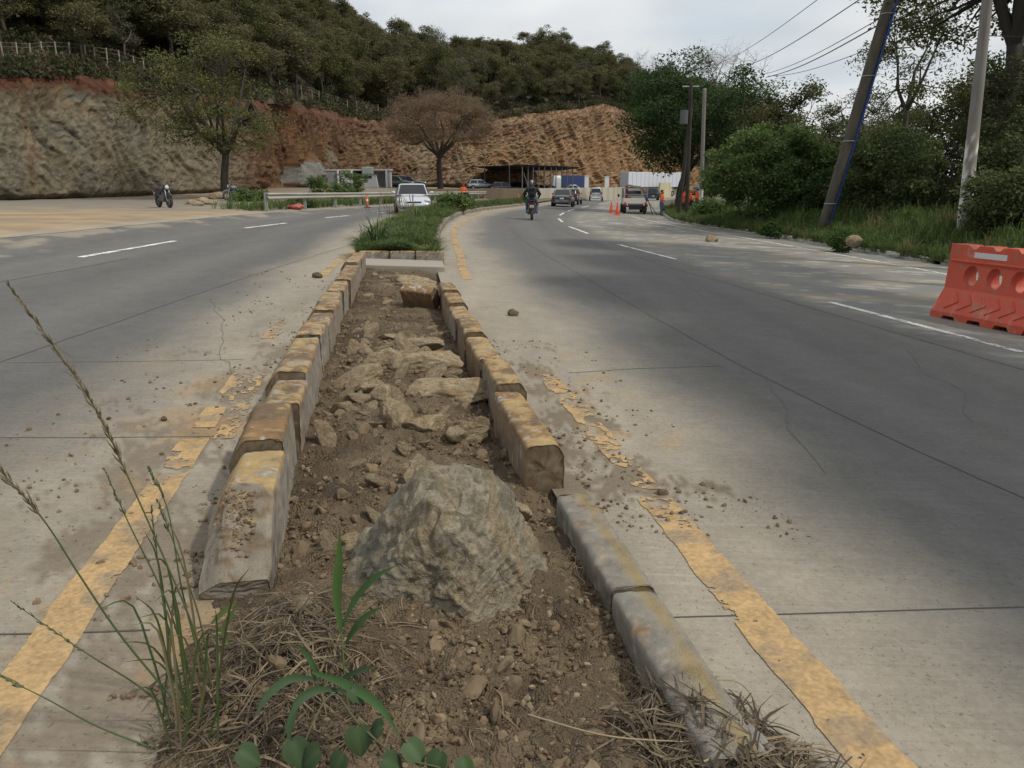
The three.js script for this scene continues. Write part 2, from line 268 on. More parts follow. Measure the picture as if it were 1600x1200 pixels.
const YR = smoothTable([[-6, 2.45], [1.7, 1.06], [2.5, 0.925], [4.68, 0.575], [7, 0.16], [10, -0.33], [13.7, -0.84], [17, -1.13], [21.6, -1.58], [25, -1.86], [29.6, -2.06], [35, -2.0], [42.5, -1.6], [48.5, -0.95], [65, 1.8], [85, 4.6], [108, 8.3], [150, 17.2]]);
const YL = smoothTable([[-6, -0.2], [2.95, -1.66], [4.39, -1.9], [6, -2.19], [10, -2.75], [14.2, -3.28], [17.6, -3.55], [22.6, -4.25], [34, -4.85], [48.5, -4.0], [65, -1.4]]);
strip('yellow_line', along(z => YR(z) + 0.012, 0.5, 3.72, 0.25), 0.215, MY, roadRight);
strip('yellow_line', along(z => YR(z) + 0.01, 3.72, 6.4, 0.25), 0.19, MYc, roadRight, 0.004, 3.3);
strip('yellow_line', along(YR, 12.9, 45, 0.7), 0.2, MY, roadRight, 0.004, 1.1);
strip('yellow_line', along(YR, 45, 110, 2), 0.2, MYc, roadRight);
strip('yellow_line', along(YL, 0.5, 4.38, 0.25), 0.19, MY, roadLeft, 0.004, 5);
strip('yellow_line', along(z => YL(z), 4.6, 5.05, 0.15), 0.16, MY, roadLeft, 0.004, 2.2);
strip('yellow_line', along(z => YL(z) + 0.015, 5.2, 6.0, 0.15), 0.15, MYc, roadLeft, 0.004, 4.4);
strip('yellow_line', along(z => YL(z) + 0.16, 4.4, 6.0, 0.15), 0.13, MYc, roadLeft, 0.0045, 6.6);
strip('yellow_line', along(YL, 7.4, 8.4, 0.2), 0.14, MYc, roadLeft, 0.004, 1.7);
strip('yellow_line', along(YL, 12.6, 21, 0.6), 0.18, MY, roadLeft, 0.004, 2);
strip('yellow_line', along(YL, 21, 62, 1.5), 0.18, MYc, roadLeft, 0.004, 4);
for (const [a, b, c, d] of [[889, 354, 919, 365], [872.5, 341.5, 879, 347], [874.5, 336.5, 881, 332.5], [887.5, 329.8, 897, 326.8], [909, 324, 921, 321.2], [936, 318.8, 949, 316.8], [966, 382, 1056, 405], [1297, 472, 1700, 577]]) strip('white_dash', between(G(a, b), G(c, d), 8), 0.15, MW, roadRight, 0.004, a / 100);
for (const [a, b, c, d] of [[125, 402, 273, 376.5], [382, 356.5, 447, 348.5], [508, 340.3, 546, 336.8], [590, 333, 612, 330.5]]) strip('white_dash', between(G(a, b), G(c, d), 8), 0.16, MW, roadLeft, 0.004, a / 100);
const WE = [[986, 338], [1010, 344], [1045, 351], [1100, 361.5], [1160, 371], [1230, 383.5], [1300, 396], [1370, 408.5], [1430, 419.5], [1490, 430.5], [1600, 451], [1760, 481]].map(([x, y]) => G(x, y));
strip('white_edge_line', WE, 0.13, MW, roadRight, 0.004, 3);
const mJoint = MAT(0.075, 0.07, 0.062, 0.95), mJointFaint = MAT(0.11, 0.105, 0.098, 0.95);
const wob = (pts, s, a = 0.012) => { const r = []; for (let k = 0; k < pts.length - 1; k++) { const n = Math.max(1, Math.round(pts[k].distanceTo(pts[k + 1]) / 0.25)); for (let q = 0; q < n; q++) { const p = pts[k].clone().lerp(pts[k + 1], q / n); p.x += a * fbm(p.x * 3, s, p.z * 3, 3) * 2; p.z += a * fbm(p.x * 3, s + 5, p.z * 3, 3) * 2; r.push(p); } } r.push(pts[pts.length - 1]); return r; };
const P = (list) => list.map(([x, y]) => G(x, y));
strip('slab_joint', wob(P([[790, 345], [797, 357], [815, 374], [850, 397], [900, 426], [1000, 484], [1160, 573], [1400, 690], [1640, 797]]), 1), 0.010, mJoint, roadRight, 0.003);
strip('slab_joint', wob(P([[858, 346], [875, 358], [905, 372], [960, 390], [1053, 420], [1160, 450], [1290, 488], [1420, 526], [1640, 590]]), 2), 0.012, mJoint, roadRight, 0.003);
strip('slab_joint', wob(P([[1053, 965.5], [1200, 961], [1400, 955], [1700, 945]]), 3, 0.006), 0.007, mJoint, roadRight, 0.003);
strip('slab_joint', wob(P([[888, 583], [1000, 576], [1130, 572]]), 4), 0.01, mJointFaint, roadRight, 0.003);
strip('slab_joint', wob(P([[-60, 586], [0, 566], [170, 508], [300, 462], [420, 422], [520, 391], [575, 375]]), 5), 0.012, mJoint, roadLeft, 0.003);
strip('slab_joint', wob(P([[-60, 452], [0, 441], [60, 430], [140, 416], [200, 404]]), 6), 0.02, mJoint, roadLeft, 0.003);
strip('slab_joint', wob(P([[-40, 684], [160, 684], [345, 682]]), 7, 0.005), 0.009, mJointFaint, roadLeft, 0.003);
strip('slab_joint', wob(P([[-40, 993], [100, 990], [235, 985]]), 8, 0.005), 0.008, mJoint, roadLeft, 0.003);
for (const [k, row] of [[[1180, 560], [1195, 600], [1230, 640], [1240, 690], [1290, 740]], [[1420, 545], [1440, 580], [1500, 610], [1520, 660]], [[60, 520], [110, 560], [118, 600], [150, 640]], [[330, 470], [352, 520], [345, 560], [372, 600]], [[1060, 430], [1090, 460], [1150, 480]]].entries()) strip('crack', wob(P(row), 20 + k, 0.09), 0.005, mJointFaint, k === 2 || k === 3 ? roadLeft : roadRight, 0.003);
strip('slab_joint', wob(P([[10, 567], [200, 565], [380, 562]]), 9, 0.008), 0.009, mJointFaint, roadLeft, 0.003);

// dirt lot on the left, verge bank on the right
{
  const a = new Acc(), nz = 230, nx = 90;
  a.grid(nx, nz, (u, v) => {
    const z = -6 + 206 * v ** 1.35, w = 95, x = L2(z) + 0.35 * fbm(0, 3, z * 0.7, 4) - w * u ** 1.7;
    const near = sstep(0, 1.2, L2(z) - x), rut = 0.07 * fbm(x * 0.35, 1, z * 1.6, 4) + 0.03 * fbm(x * 3, 2, z * 3, 3);
    const y = lotY(x, z) - 0.022 + 0.02 * near + rut * near + 0.02 * near;
    const q = fbm(x * 0.25, 6, z * 0.8, 5), g = fbm(x * 4, 1, z * 4, 3);
    let c = mix3([0.335, 0.235, 0.13], [0.225, 0.17, 0.113], sstep(-0.15, 0.2, q));
    c = mix3(c, [0.185, 0.162, 0.125], sstep(27, 40, z + 9 * q)); c = mix3(c, [0.31, 0.28, 0.23], (1 - near) * 0.6);
    if (z > 55) c = mix3(c, [0.2, 0.14, 0.085], sstep(0, 0.2, fbm(x * 0.2, 3, z * 0.2, 3) + 0.1));
    const k = 1 + 0.3 * g; return [x, y, -z, [c[0] * k, c[1] * k, c[2] * k]];
  });
  struct('dirt_lot', a.geo(), VC(1));
}
{
  const a = new Acc();
  a.grid(60, 170, (u, v) => {
    const z = -8 + 200 * v ** 1.5, x = R2(z) + 0.05 + 60 * u ** 2.2, k = 0.8 + 0.6 * fbm(x, 1, z, 3);
    return [x, vergeY(x, z) + 0.07 * fbm(x * 1.2, 0, z * 1.2, 3), -z, [0.11 * k, 0.092 * k, 0.052 * k]];
  });
  struct('verge', a.geo(), VC(1));
}

// ------------------------------------------------------------------ dug-out median: soil
const soilBase = (x, z) => {
  const xl = L1(z), xr = R1(z), t = clamp((x - xl) / (xr - xl));
  let y = HX(x) - 0.035 + 0.06 * Math.sin(Math.PI * t) + 0.10 * fbm(x * 1.1, 2, z * 0.9, 3);
  y += 0.09 * gauss(t, 0.45, 0.35) * gauss(z, 6.3, 2.6) - 0.05 * sstep(0.72, 0.95, t) * sstep(3, 4.5, z);
  y += 0.11 * gauss(x, -0.72, 0.3) * gauss(z, 2.25, 0.5) + 0.05 * gauss(x, 0.25, 0.22) * gauss(z, 1.7, 0.35);
  y -= 0.05 * gauss(x, -0.55, 0.2) * gauss(z, 2.9, 0.4);
  if (z < 3) y -= 0.3 * sstep(xl + 0.02, xl - 0.35, x) * sstep(3, 2.7, z);
  return y;
};
const soilY = (x, z) => soilBase(x, z) + 0.045 * fbm(x * 5, 1, z * 5, 3);
{
  const a = new Acc(), rows = []; let zz = -1.2; while (zz < 1.2) { rows.push(zz); zz += 0.12; } while (zz < 13.75) { rows.push(zz); zz += 0.013 + (zz - 1.2) * 0.0042; }
  a.grid(170, rows.length - 1, (u, v, i, j) => {
    const z = rows[j], xl = z < 2.9 ? L1(z) - 0.36 * sstep(2.95, 2.6, z) : L1(z) + 0.03, x = lerp(xl, R1(z) - 0.12, u);
    const clod = 0.034 * fbm(x * 13, 4, z * 13, 3) + 0.024 * ridged(x * 11, 14, z * 11, 2) * sstep(-0.1, 0.2, fbm(x * 2, 9, z * 2, 2)) + 0.012 * fbm(x * 46, 2, z * 46, 2);
    const q = fbm(x * 2.4, 30, z * 2.4, 4), g = fbm(x * 30, 5, z * 30, 3), dr = fbm(x * 6, 15, z * 6, 3);
    let c = mix3([0.122, 0.086, 0.050], [0.19, 0.142, 0.085], sstep(-0.2, 0.3, q + 0.4 * dr));
    c = mix3(c, [0.075, 0.051, 0.031], 0.8 * sstep(0.1, 0.35, -q + 0.3 * g)); c = mix3(c, [0.27, 0.215, 0.14], 0.7 * sstep(0.22, 0.4, g + 0.3 * dr));
    c = mix3(c, [0.19, 0.11, 0.055], 0.35 * sstep(0.15, 0.35, fbm(x * 3, 50, z * 3, 3)));
    const k = (1 + 0.35 * g) * 1.12; return [x, soilY(x, z) + clod, -z, [c[0] * k, c[1] * k, c[2] * k], [x / 0.8, z / 0.8]];
  });
  struct('median_soil', a.geo(), VC(1, { map: texSoil, bumpMap: bumpSoil, bumpScale: 0.035 }));
}

// ------------------------------------------------------------------ rocks
function rockGeo(seed, rx, ry, rz, detail, cuts, rough, pal, planes, soft) {
  const R = rng(seed), pl = (planes || []).slice(), PW = soft || 34;
  for (let k = 0; k < cuts; k++) { const a = R() * TAU, y = R() * 2 - 1, r = Math.sqrt(1 - y * y); pl.push([r * Math.cos(a), y, r * Math.sin(a), 0.55 + 0.42 * R()]); }
  let g = new THREE.IcosahedronGeometry(1, detail); g.deleteAttribute('normal'); g.deleteAttribute('uv'); g = mergeVertices(g, 1e-5);
  const p = g.attributes.position, col = new Float32Array(p.count * 3), o = seed * 1.37;
  for (let k = 0; k < p.count; k++) {
    const x = p.getX(k), y = p.getY(k), z = p.getZ(k), wx = x + rough * 0.16 * fbm(x * 2.2 + o, y * 2.2, z * 2.2, 3), wy = y + rough * 0.16 * fbm(x * 2.2, y * 2.2 + o, z * 2.2 + 9, 3), wz = z + rough * 0.16 * fbm(x * 2.2, y * 2.2 + 5, z * 2.2 + o, 3);
    let s = Math.pow(1 / 1.1, PW);
    for (const [a, b, c, d] of pl) { const q = a * wx + b * wy + c * wz; if (q > 0) s += Math.pow(q / d, PW); }
    let r = Math.pow(s, -1 / PW);
    const lx = (x + 0.7 * y) * 2.2, ly = (y - 0.6 * x) * 5.5, lay = (y - 0.55 * x + 0.2 * z) * 7 + 1.6 * fbm(x * 2 + o, y * 2, z * 2, 3), fr = lay - Math.floor(lay);
    r += rough * (0.05 * fbm(x * 2 + o, y * 2, z * 2, 3) + 0.035 * (sstep(0, 0.25, fr) - fr) + 0.045 * ridged(lx * 1.6 + o, ly * 0.8, z * 3, 4) + 0.03 * fbm(x * 10 + o, y * 10, z * 10, 3) + 0.014 * fbm(x * 30, y * 30 + o, z * 30, 3));
    const l1 = fbm(x * 1.3 + o, y * 1.9 - x, z * 1.3 + 20, 3), l2 = fbm(x * 2.3 - o, y * 2.3 + 0.8 * x, z * 2.3 + 40, 3), l3 = fbm(x * 3.4 + o, y * 3.4, z * 3.4 + 60, 2);
    r += Math.min(1, rough) * (0.085 * sstep(-0.03, 0.035, l1) + 0.05 * sstep(-0.03, 0.03, l2) + 0.03 * sstep(-0.03, 0.03, l3) - 0.07);
    const t = fbm(x * 2.1 + o, y * 2.1, z * 2.1 + 4, 4), w = ridged(lx * 2 + o, ly * 2, z * 3, 3), f = fbm(x * 18 + o, y * 18, z * 18, 4);
    let c = mix3(pal[0], pal[1], sstep(-0.25, 0.25, t + 0.3 * f)); c = mix3(c, pal[2], 0.6 * sstep(0.3, 0.65, w + 0.6 * f + 0.5 * t)); c = mix3(c, pal[3] || pal[1], 0.7 * sstep(0.12, 0.32, fbm(x * 1.4 - o, y * 1.4 + 8, z * 1.4, 3) + 0.2 * f));
    const kk = 1 + 0.45 * f; col[3 * k] = c[0] * kk; col[3 * k + 1] = c[1] * kk; col[3 * k + 2] = c[2] * kk;
    p.setXYZ(k, x * r * rx, y * r * ry, z * r * rz);
  }
  g.setAttribute('color', new THREE.BufferAttribute(col, 3)); g.computeVertexNormals(); return detail > 4 ? boxUV(g, Math.max(0.35, Math.min(1.4, rx * 1.6))) : g;
}
const mRock = VC(0.92, { map: texRock, bumpMap: bumpRock, bumpScale: 0.008 });
const PALB = [[0.255, 0.195, 0.118], [0.168, 0.143, 0.098], [0.33, 0.285, 0.215], [0.165, 0.155, 0.118]];
const PALR = [[0.345, 0.255, 0.145], [0.265, 0.19, 0.105], [0.46, 0.385, 0.27], [0.27, 0.172, 0.085]];
{
  const g = rockGeo(11, 0.405, 0.43, 0.38, 90, 0, 0.5, PALB, [[-0.76, 0.64, 0.1, 0.70], [0.84, 0.5, 0.2, 0.74], [-0.3, 0.36, 0.88, 0.68], [0.55, 0.3, 0.78, 0.72], [0, 1, 0.1, 0.86], [0.2, 0.3, -0.93, 0.8], [0.98, -0.1, 0.2, 0.92], [-0.98, 0.05, 0.2, 1.0], [0.2, 0.82, 0.54, 0.80]], 90);
  const p = g.attributes.position, c = g.attributes.color;
  for (let k = 0; k < p.count; k++) { const x = p.getX(k), y = p.getY(k), z = p.getZ(k); const q = gauss(x, 0.06, 0.11) * gauss(y, -0.1, 0.05) * (z > 0 ? 1 : 0) + 0.4 * fbm(x * 14, y * 14, z * 14, 3); if (q > 0.42) { const t = sstep(0.42, 0.6, q); c.setXYZ(k, lerp(c.getX(k), 0.19, t), lerp(c.getY(k), 0.09, t), lerp(c.getZ(k), 0.048, t)); } }
  const m = single('boulder', 'large rough grey brown boulder sitting in the dug soil between the kerbs', 'boulder', g, mRock, V(-0.245, HX(-0.23) + 0.03, -2.72)); m.rotation.y = 0.15;
}
// [px, py, width, height, depth, turn, label]
const ROCKS = [
  [640, 553, 0.62, 0.16, 0.3, -0.25, 'long flat tan slab of rock lying on the rubble heap'],
  [668, 588, 0.5, 0.22, 0.34, 0.3, 'broad pale rock on the right of the rubble heap'],
  [605, 585, 0.4, 0.24, 0.3, 0.7, 'angular tan rock in the middle of the rubble heap'],
  [560, 600, 0.42, 0.14, 0.3, 0.2, 'low flat rock at the left foot of the rubble heap'],
  [578, 612, 0.2, 0.1, 0.14, -0.4, 'orange tan wedge of stone perched above a round cobble'],
  [598, 636, 0.15, 0.15, 0.14, 0.5, 'round tan cobble standing upright beside the kerb blocks'],
  [620, 668, 0.2, 0.25, 0.17, 0.9, 'upright blocky pale grey stone in the trench soil'],
  [700, 620, 0.55, 0.2, 0.34, 0.15, 'long rounded tan rock lower right of the rubble heap'],
  [668, 672, 0.3, 0.13, 0.2, 0.4, 'flat tan stone right of the upright pale stone'],
  [725, 672, 0.36, 0.14, 0.2, -0.2, 'brown slab of stone beside the right kerb row'],
  [636, 442, 0.85, 0.3, 0.6, -0.3, 'broad slanted rock mound before the far concrete strip'],
  [610, 536, 0.22, 0.07, 0.14, 0.6, 'small slanted flake of stone above the long slab'],
  [640, 728, 0.13, 0.07, 0.1, 0.2, 'small pale stone lying halfway to the boulder'],
  [655, 745, 0.1, 0.05, 0.07, 0.7, 'pale stone chip right behind the boulder top'],
  [552, 835, 0.2, 0.09, 0.12, 0.1, 'flat tan stone left of the boulder'],
  [805, 790, 0.16, 0.1, 0.12, -0.8, 'tan stone between the boulder and the right kerb'],
];
ROCKS.forEach(([px, py, w, h, d, turn, label], k) => {
  const g = rockGeo(40 + k * 3, w / 2 * 1.1, h / 2 * 1.25, d / 2 * 1.05, 18, 16, 0.5, PALR, null, 90);
  const q = G(px, py, 0.06), y = soilY(q.x, -q.z); const m = single('rock', label, 'rock', g, mRock, V(q.x, y + h * 0.08, q.z)); m.rotation.set(0.2 * Math.sin(k), turn, 0.25 * Math.cos(k * 2.1));
});
{ // smaller broken stones, each its own object
  const R = rng(5), protos = Array.from({ length: 6 }, (_, k) => rockGeo(200 + k, 1.25, 0.6 + 0.08 * k, 0.95, 8, 15, 0.5, PALR, null, 90));
  for (let k = 0; k < 170; k++) {
    const heap = k < 95, z = heap ? 5.9 + 2.2 * (R() + R() - 1) * 1.3 : 2.2 + 11 * R() ** 1.3, t = heap ? 0.12 + 0.72 * R() : 0.06 + 0.88 * R(), x = lerp(L1(z) + 0.25, R1(z) - 0.25, t);
    if (Math.hypot(x + 0.23, z - 2.8) < 0.5) continue;
    const s = (heap ? 0.025 : 0.018) + (heap ? 0.075 : 0.045) * R() ** 2.4;
    const m = single('stone', 'small pale broken stone lying loose in the dug median soil', 'stone', protos[k % 6], mRock, V(x, soilY(x, z) + s * 0.12, -z), 'broken stones in the dug median'); m.scale.set(s * (0.8 + R() * 0.9), s * (0.6 + 0.5 * R()), s); m.rotation.set(R() * 0.8, R() * 6, R() * 0.8);
  }
}
{ // crumbs and clods of soil
  const R = rng(77), g0 = rockGeo(300, 1.15, 0.8, 1.1, 1, 9, 1.6, [[1, 1, 1], [0.85, 0.85, 0.85], [1.1, 1.08, 1.02]], null, 60), g = g0.toNonIndexed(); g.computeVertexNormals(); const mats = [], cols = [];
  for (let k = 0; k < 900; k++) { const z = 1.4 + 9 * R() ** 1.6, x = lerp(L1(z) + 0.2, R1(z) - 0.22, R()), s = 0.012 + 0.028 * R() ** 2.5; if (fbm(x * 1.3, 65, z * 1.3, 3) < -0.02) continue; mats.push(M4(x, soilY(x, z) + s * 0.1, -z, R() * 6, R() * 6, R() * 6, s * (0.8 + 0.7 * R()), s * 0.7, s)); const q = 0.75 + 0.5 * R(); cols.push([0.165 * q, 0.12 * q, 0.072 * q]); }
  const put = (x, y, z, s, c) => { mats.push(M4(x, y, -z, R() * 6, R() * 6, R() * 6, s * (0.7 + 0.6 * R()), s * 0.8, s)); const k = 0.75 + 0.6 * R(); cols.push(c.map(q => q * k)); };
  for (let k = 0; k < 24000; k++) { const z = 1.3 + 12.2 * R() ** 2, x = lerp(L1(z) + 0.16, R1(z) - 0.2, R()); if (fbm(x * 1.7, 60, z * 1.7, 3) + 0.25 * R() < 0.02) continue; put(x, soilY(x, z) + 0.006, z, 0.0025 + 0.012 * R() ** 4, R() < 0.12 ? [0.22, 0.17, 0.108] : [0.138, 0.098, 0.058]); }
  for (let k = 0; k < 9000; k++) { const right = R() < 0.36, z = right ? 3.3 + 4.5 * R() ** 1.4 : 2 + 11 * R() ** 1.6, off = 0.02 + (right ? 0.95 : 1.5) * R() ** 2.2, x = right ? R1(z) + off : L1(z) - off; if (fbm(x * 2.6, 70, z * 2, 3) + 0.22 * R() < 0.13) continue; const s = 0.0016 + 0.0125 * R() ** 7; put(x, HX(x) + s * 0.4, z, s, [0.165, 0.118, 0.072]); }
  for (let k = 0; k < 260; k++) { const zl = 0.08 + 0.26 * R() ** 0.8, x = L1(2.66) + 0.13 - 0.16 * zl + (R() + R() - 1) * 0.085; const s = 0.003 + 0.009 * R() ** 3, hh = -0.05 + 0.36 * lerp(0.3, 1, clamp((zl + 0.02) / 0.38)); put(x, HX(x) + hh - 0.004 + 0.008 * R(), 2.6 + zl, s, [0.165, 0.118, 0.07]); }
  stuff('soil_clods', 'crumbled brown soil clods scattered in the trench and on the slabs', 'soil', g, VC(1), mats, cols);
}
// larger clods thrown on the slabs
[[1113, 377.5, 0.42, 'tan rock lying alone on the right lane by the edge line', PALR], [1335, 371, 0.42, 'pale tan rock resting in the verge grass', PALR], [257, 657, 0.05, 'dark clod of soil lying alone on the left slab', [SOIL, SOIL, SOIL]], [803, 493, 0.14, 'flat clod of soil lying alone on the right slab', [SOIL, [0.25, 0.19, 0.12], SOIL]], [495, 434, 0.16, 'dark clod beside the left kerb row on the slab', [SOIL, SOIL, SOIL]], [1035, 772, 0.06, 'soil clod lying on the right yellow line', [SOIL, [0.25, 0.19, 0.12], SOIL]]].forEach(([px, py, s, label, pal], k) => {
  const q = G(px, py); if (k === 1) { q.copy(D(px, py, 22.6)); q.y = vergeY(q.x, 22.6) + 0.25; }
  single(k < 2 ? 'rock' : 'soil_clod', label, k < 2 ? 'rock' : 'soil', rockGeo(500 + k, s / 2, s * 0.38, s * 0.4, 8, 7, 0.8, pal), mRock, V(q.x, q.y + s * 0.2, q.z));
});

// ------------------------------------------------------------------ kerb blocks
function kerbGeo(seed, len, w, h, outer, o = {}) {
  const R = rng(seed), prof = [], pts = [[-w / 2, -0.05], [-w / 2, h - 0.024], [-w / 2 + 0.007, h - 0.007], [-w / 2 + 0.024, h], [w / 2 - (o.ch ?? 0.09), h], [w / 2 - (o.ch ?? 0.09) + 0.018, h - 0.012], [w / 2 - 0.005, h - (o.cv ?? 0.12)], [w / 2, -0.05]];
  for (let k = 0; k < pts.length - 1; k++) { const [a, b] = pts[k], [c, d] = pts[k + 1], n = Math.max(1, Math.round(Math.hypot(c - a, d - b) / 0.018)); for (let q = 0; q < n; q++) prof.push([lerp(a, c, q / n), lerp(b, d, q / n), k]); }
  prof.push([w / 2, -0.05, 6]);
  const m = prof.length, ns = Math.max(6, Math.round(len / 0.02)), a = new Acc(), sd = seed * 3.7;
  const vert = (x, y, z, nx, ny, face) => {
    const end = Math.min(z, len - z), edgeChip = Math.max(0, 0.02 * (1 - end / 0.03)) * (0.4 + 0.9 * Math.abs(n3(x * 12 + sd, y * 12, z * 12)));
    const d = 0.008 * fbm(x * 5 + sd, y * 5, z * 5, 3) + 0.005 * fbm(x * 26 + sd, y * 26, z * 26, 3) - edgeChip * 0.6 - 0.016 * sstep(0.2, 0.34, fbm(x * 7 + sd, y * 7 + 3, z * 7, 2)) * (face >= 3 || face === 1 || face === 2 ? 1 : 0.35);
    let yy = y; if (o.nose) yy = -0.05 + (y + 0.05) * lerp(0.34, 1, sstep(len, len - o.nose, z));
    const t = fbm(x * 6 + sd, y * 6, z * 6, 4), f = fbm(x * 30 + sd, y * 30, z * 30, 3), st = fbm(x * 20 + sd, y * 2.5, z * 20, 3), gr = o.grey || [0.30, 0.272, 0.23], br = [0.235, 0.135, 0.058], yl = [0.385, 0.268, 0.12], dk = [0.12, 0.088, 0.056], wh = [0.42, 0.40, 0.365];
    let c;
    if (face === 0) { c = mix3(gr, br, (o.brown ?? 0.4) * sstep(-0.2, 0.25, st + t + (o.brown ?? 0.4) - 0.3)); c = mix3(c, wh, 0.7 * sstep(0.12, 0.3, st + 0.4 * f - (o.brown ?? 0.4) * 0.15)); c = mix3(c, dk, 0.6 * sstep(0.1, 0.3, -t + 0.4 * f)); }
    else { c = mix3(o.bare ? gr : yl, br, sstep(0.0, 0.2, t + (o.rust ?? 0) + 0.06 + 0.5 * f)); c = mix3(c, gr, sstep(0.1, 0.15, fbm(x * 9 - sd, y * 9, z * 9, 3) + 0.5 * f + (o.wear ?? 0) - 0.02)); c = mix3(c, wh, (o.bare ? 0.3 : 0.7) * sstep(0.26, 0.32, f + 0.5 * t)); c = mix3(c, dk, 0.75 * sstep(0.14, 0.24, fbm(x * 4 + 2 * sd, y * 4, z * 4, 3) + 0.45 * f + (o.dirt ?? 0))); }
    const k = (1 + 0.35 * f) * 1.35; a.v((x + nx * d) * outer, yy + ny * d, -z, [c[0] * k, c[1] * k, c[2] * k]);
  };
  const NX = [-1, -1, -0.7, -0.2, 0.3, 0.7, 1, 1], NY = [0, 0.3, 0.7, 1, 1, 0.7, 0.2, 0];
  for (let j = 0; j <= ns; j++) for (const [x, y, f] of prof) vert(x, y, j / ns * len, NX[f], NY[f], f);
  for (let j = 0; j < ns; j++) for (let i = 0; i < m - 1; i++) { const b = j * m + i; a.quad(b, b + 1, b + m + 1, b + m); }
  for (const end of [0, 1]) {            // rough broken ends, with depth of their own
    const z0 = end * len, rings = 6, base = a.p.length / 3;
    for (let q = 0; q <= rings; q++) for (const [x, y] of prof) { const s = (1 - q / rings) * 0.955, X = x * s, Y = h * 0.45 + (y - h * 0.45) * s, bump = 0.018 * fbm(X * 14 + sd, Y * 14, end * 5, 4) * (q ? 1 : 0); const t = fbm(X * 12 + sd, Y * 12, end + 3, 4), f = fbm(X * 40, Y * 40 + sd, 1, 3); let c = mix3([0.19, 0.122, 0.06], [0.25, 0.19, 0.12], sstep(-0.2, 0.2, t + f)); if (o.bare) c = mix3(c, [0.24, 0.215, 0.18], 0.7); const k = 1 + 0.35 * f; let YY = Y; if (o.nose && end) YY = -0.05 + (Y + 0.05) * 0.34; const ec = q === 0 ? 0.5 : 0; a.v(X * outer * (1 - ec * 0.02), YY, -(z0 + (end ? 1 : -1) * (bump - 0.004)), [c[0] * k, c[1] * k, c[2] * k]); }
    for (let q = 0; q < rings; q++) for (let i = 0; i < m - 1; i++) { const b = base + q * m + i; a.quad(b, b + 1, b + m + 1, b + m); }
    for (let q = 0; q < rings; q++) { const b = base + q * m; a.quad(b + m - 1, b, b + m, b + 2 * m - 1); }
  }
  return boxUV(a.geo(), 0.6);
}
const mKerb = VC(0.92, { map: texKerb, bumpMap: bumpKerb, bumpScale: 0.006 });
const slopeAt = (f, z) => Math.atan((f(z + 0.3) - f(z - 0.3)) / 0.6);
const ORD = ['first', 'second', 'third', 'fourth', 'fifth', 'sixth', 'seventh', 'eighth', 'ninth', 'tenth', 'eleventh', 'twelfth', 'thirteenth', 'fourteenth', 'fifteenth', 'sixteenth'];
{
  const R = rng(21); const Z = [2.6, 3.45, 4.14, 4.72, 5.32, 5.98, 6.66, 7.25, 7.9, 8.75, 9.6, 10.5, 11.5, 12.5, 13.6];
  for (let k = 0; k < Z.length - 1; k++) {
    const len = Z[k + 1] - Z[k] - 0.02, zm = Z[k], w = 0.27, h = [0.31, 0.34, 0.32, 0.36, 0.33, 0.35, 0.31, 0.34, 0.32][k % 9];
    const look = k === 0 ? 'yellow topped kerb block with a sloping nose, nearest of the left row' : k === 1 ? 'bare weathered brown kerb block behind the sloping nose of the left row' : `${['ochre stained', 'rust stained', 'faded yellow topped'][k % 3]} kerb block, ${ORD[k]} from the near end of the left row`;
    const m = single('kerb_block', look, 'kerb block', kerbGeo(100 + k * 7, len, w, h, -1, k === 0 ? { nose: 0.0001, dirt: 0, wear: -0.05, rust: -0.12, brown: 0.25 } : { brown: 0.25 + 0.3 * R(), rust: k === 1 ? 0.3 : -0.05 + 0.25 * R(), dirt: k === 1 ? 0.18 : 0.05 * R(), wear: k === 1 ? -0.3 : 0 }), mKerb, V(L1(zm) + 0.14, HX(L1(zm)) - 0.005, -zm), 'kerb blocks of the left row');
    m.rotation.y = -slopeAt(L1, zm + len / 2) + (R() - 0.5) * 0.05; m.rotation.z = (R() - 0.5) * 0.07; m.rotation.x = (R() - 0.5) * 0.03; m.position.x += (R() - 0.5) * 0.03;
    if (k === 0) { m.geometry = kerbGeo(100, len, w, h, -1, { brown: 0.25, rust: -0.12, wear: -0.05 }); nose(m.geometry, len, h); }
  }
  function nose(g, len, h) { const p = g.attributes.position; for (let k = 0; k < p.count; k++) { const z = -p.getZ(k), f = lerp(0.3, 1, clamp((z + 0.02) / 0.38)); if (p.getY(k) > -0.04) p.setY(k, -0.05 + (p.getY(k) + 0.05) * f); } g.computeVertexNormals(); const c = g.attributes.color; for (let k = 0; k < p.count; k++) { const x = p.getX(k), y = p.getY(k), z = -p.getZ(k), q = sstep(0.0, 0.08, 0.36 - z + 0.45 * fbm(x * 9, y * 9, z * 9, 4)), e = sstep(0.0, 0.2, fbm(x * 16, y * 16, z * 16 + 4, 4)); const d = mix3([0.30, 0.262, 0.21], [0.19, 0.135, 0.082], e); c.setXYZ(k, lerp(c.getX(k), d[0], q * 0.9), lerp(c.getY(k), d[1], q * 0.9), lerp(c.getZ(k), d[2], q * 0.9)); } }
}
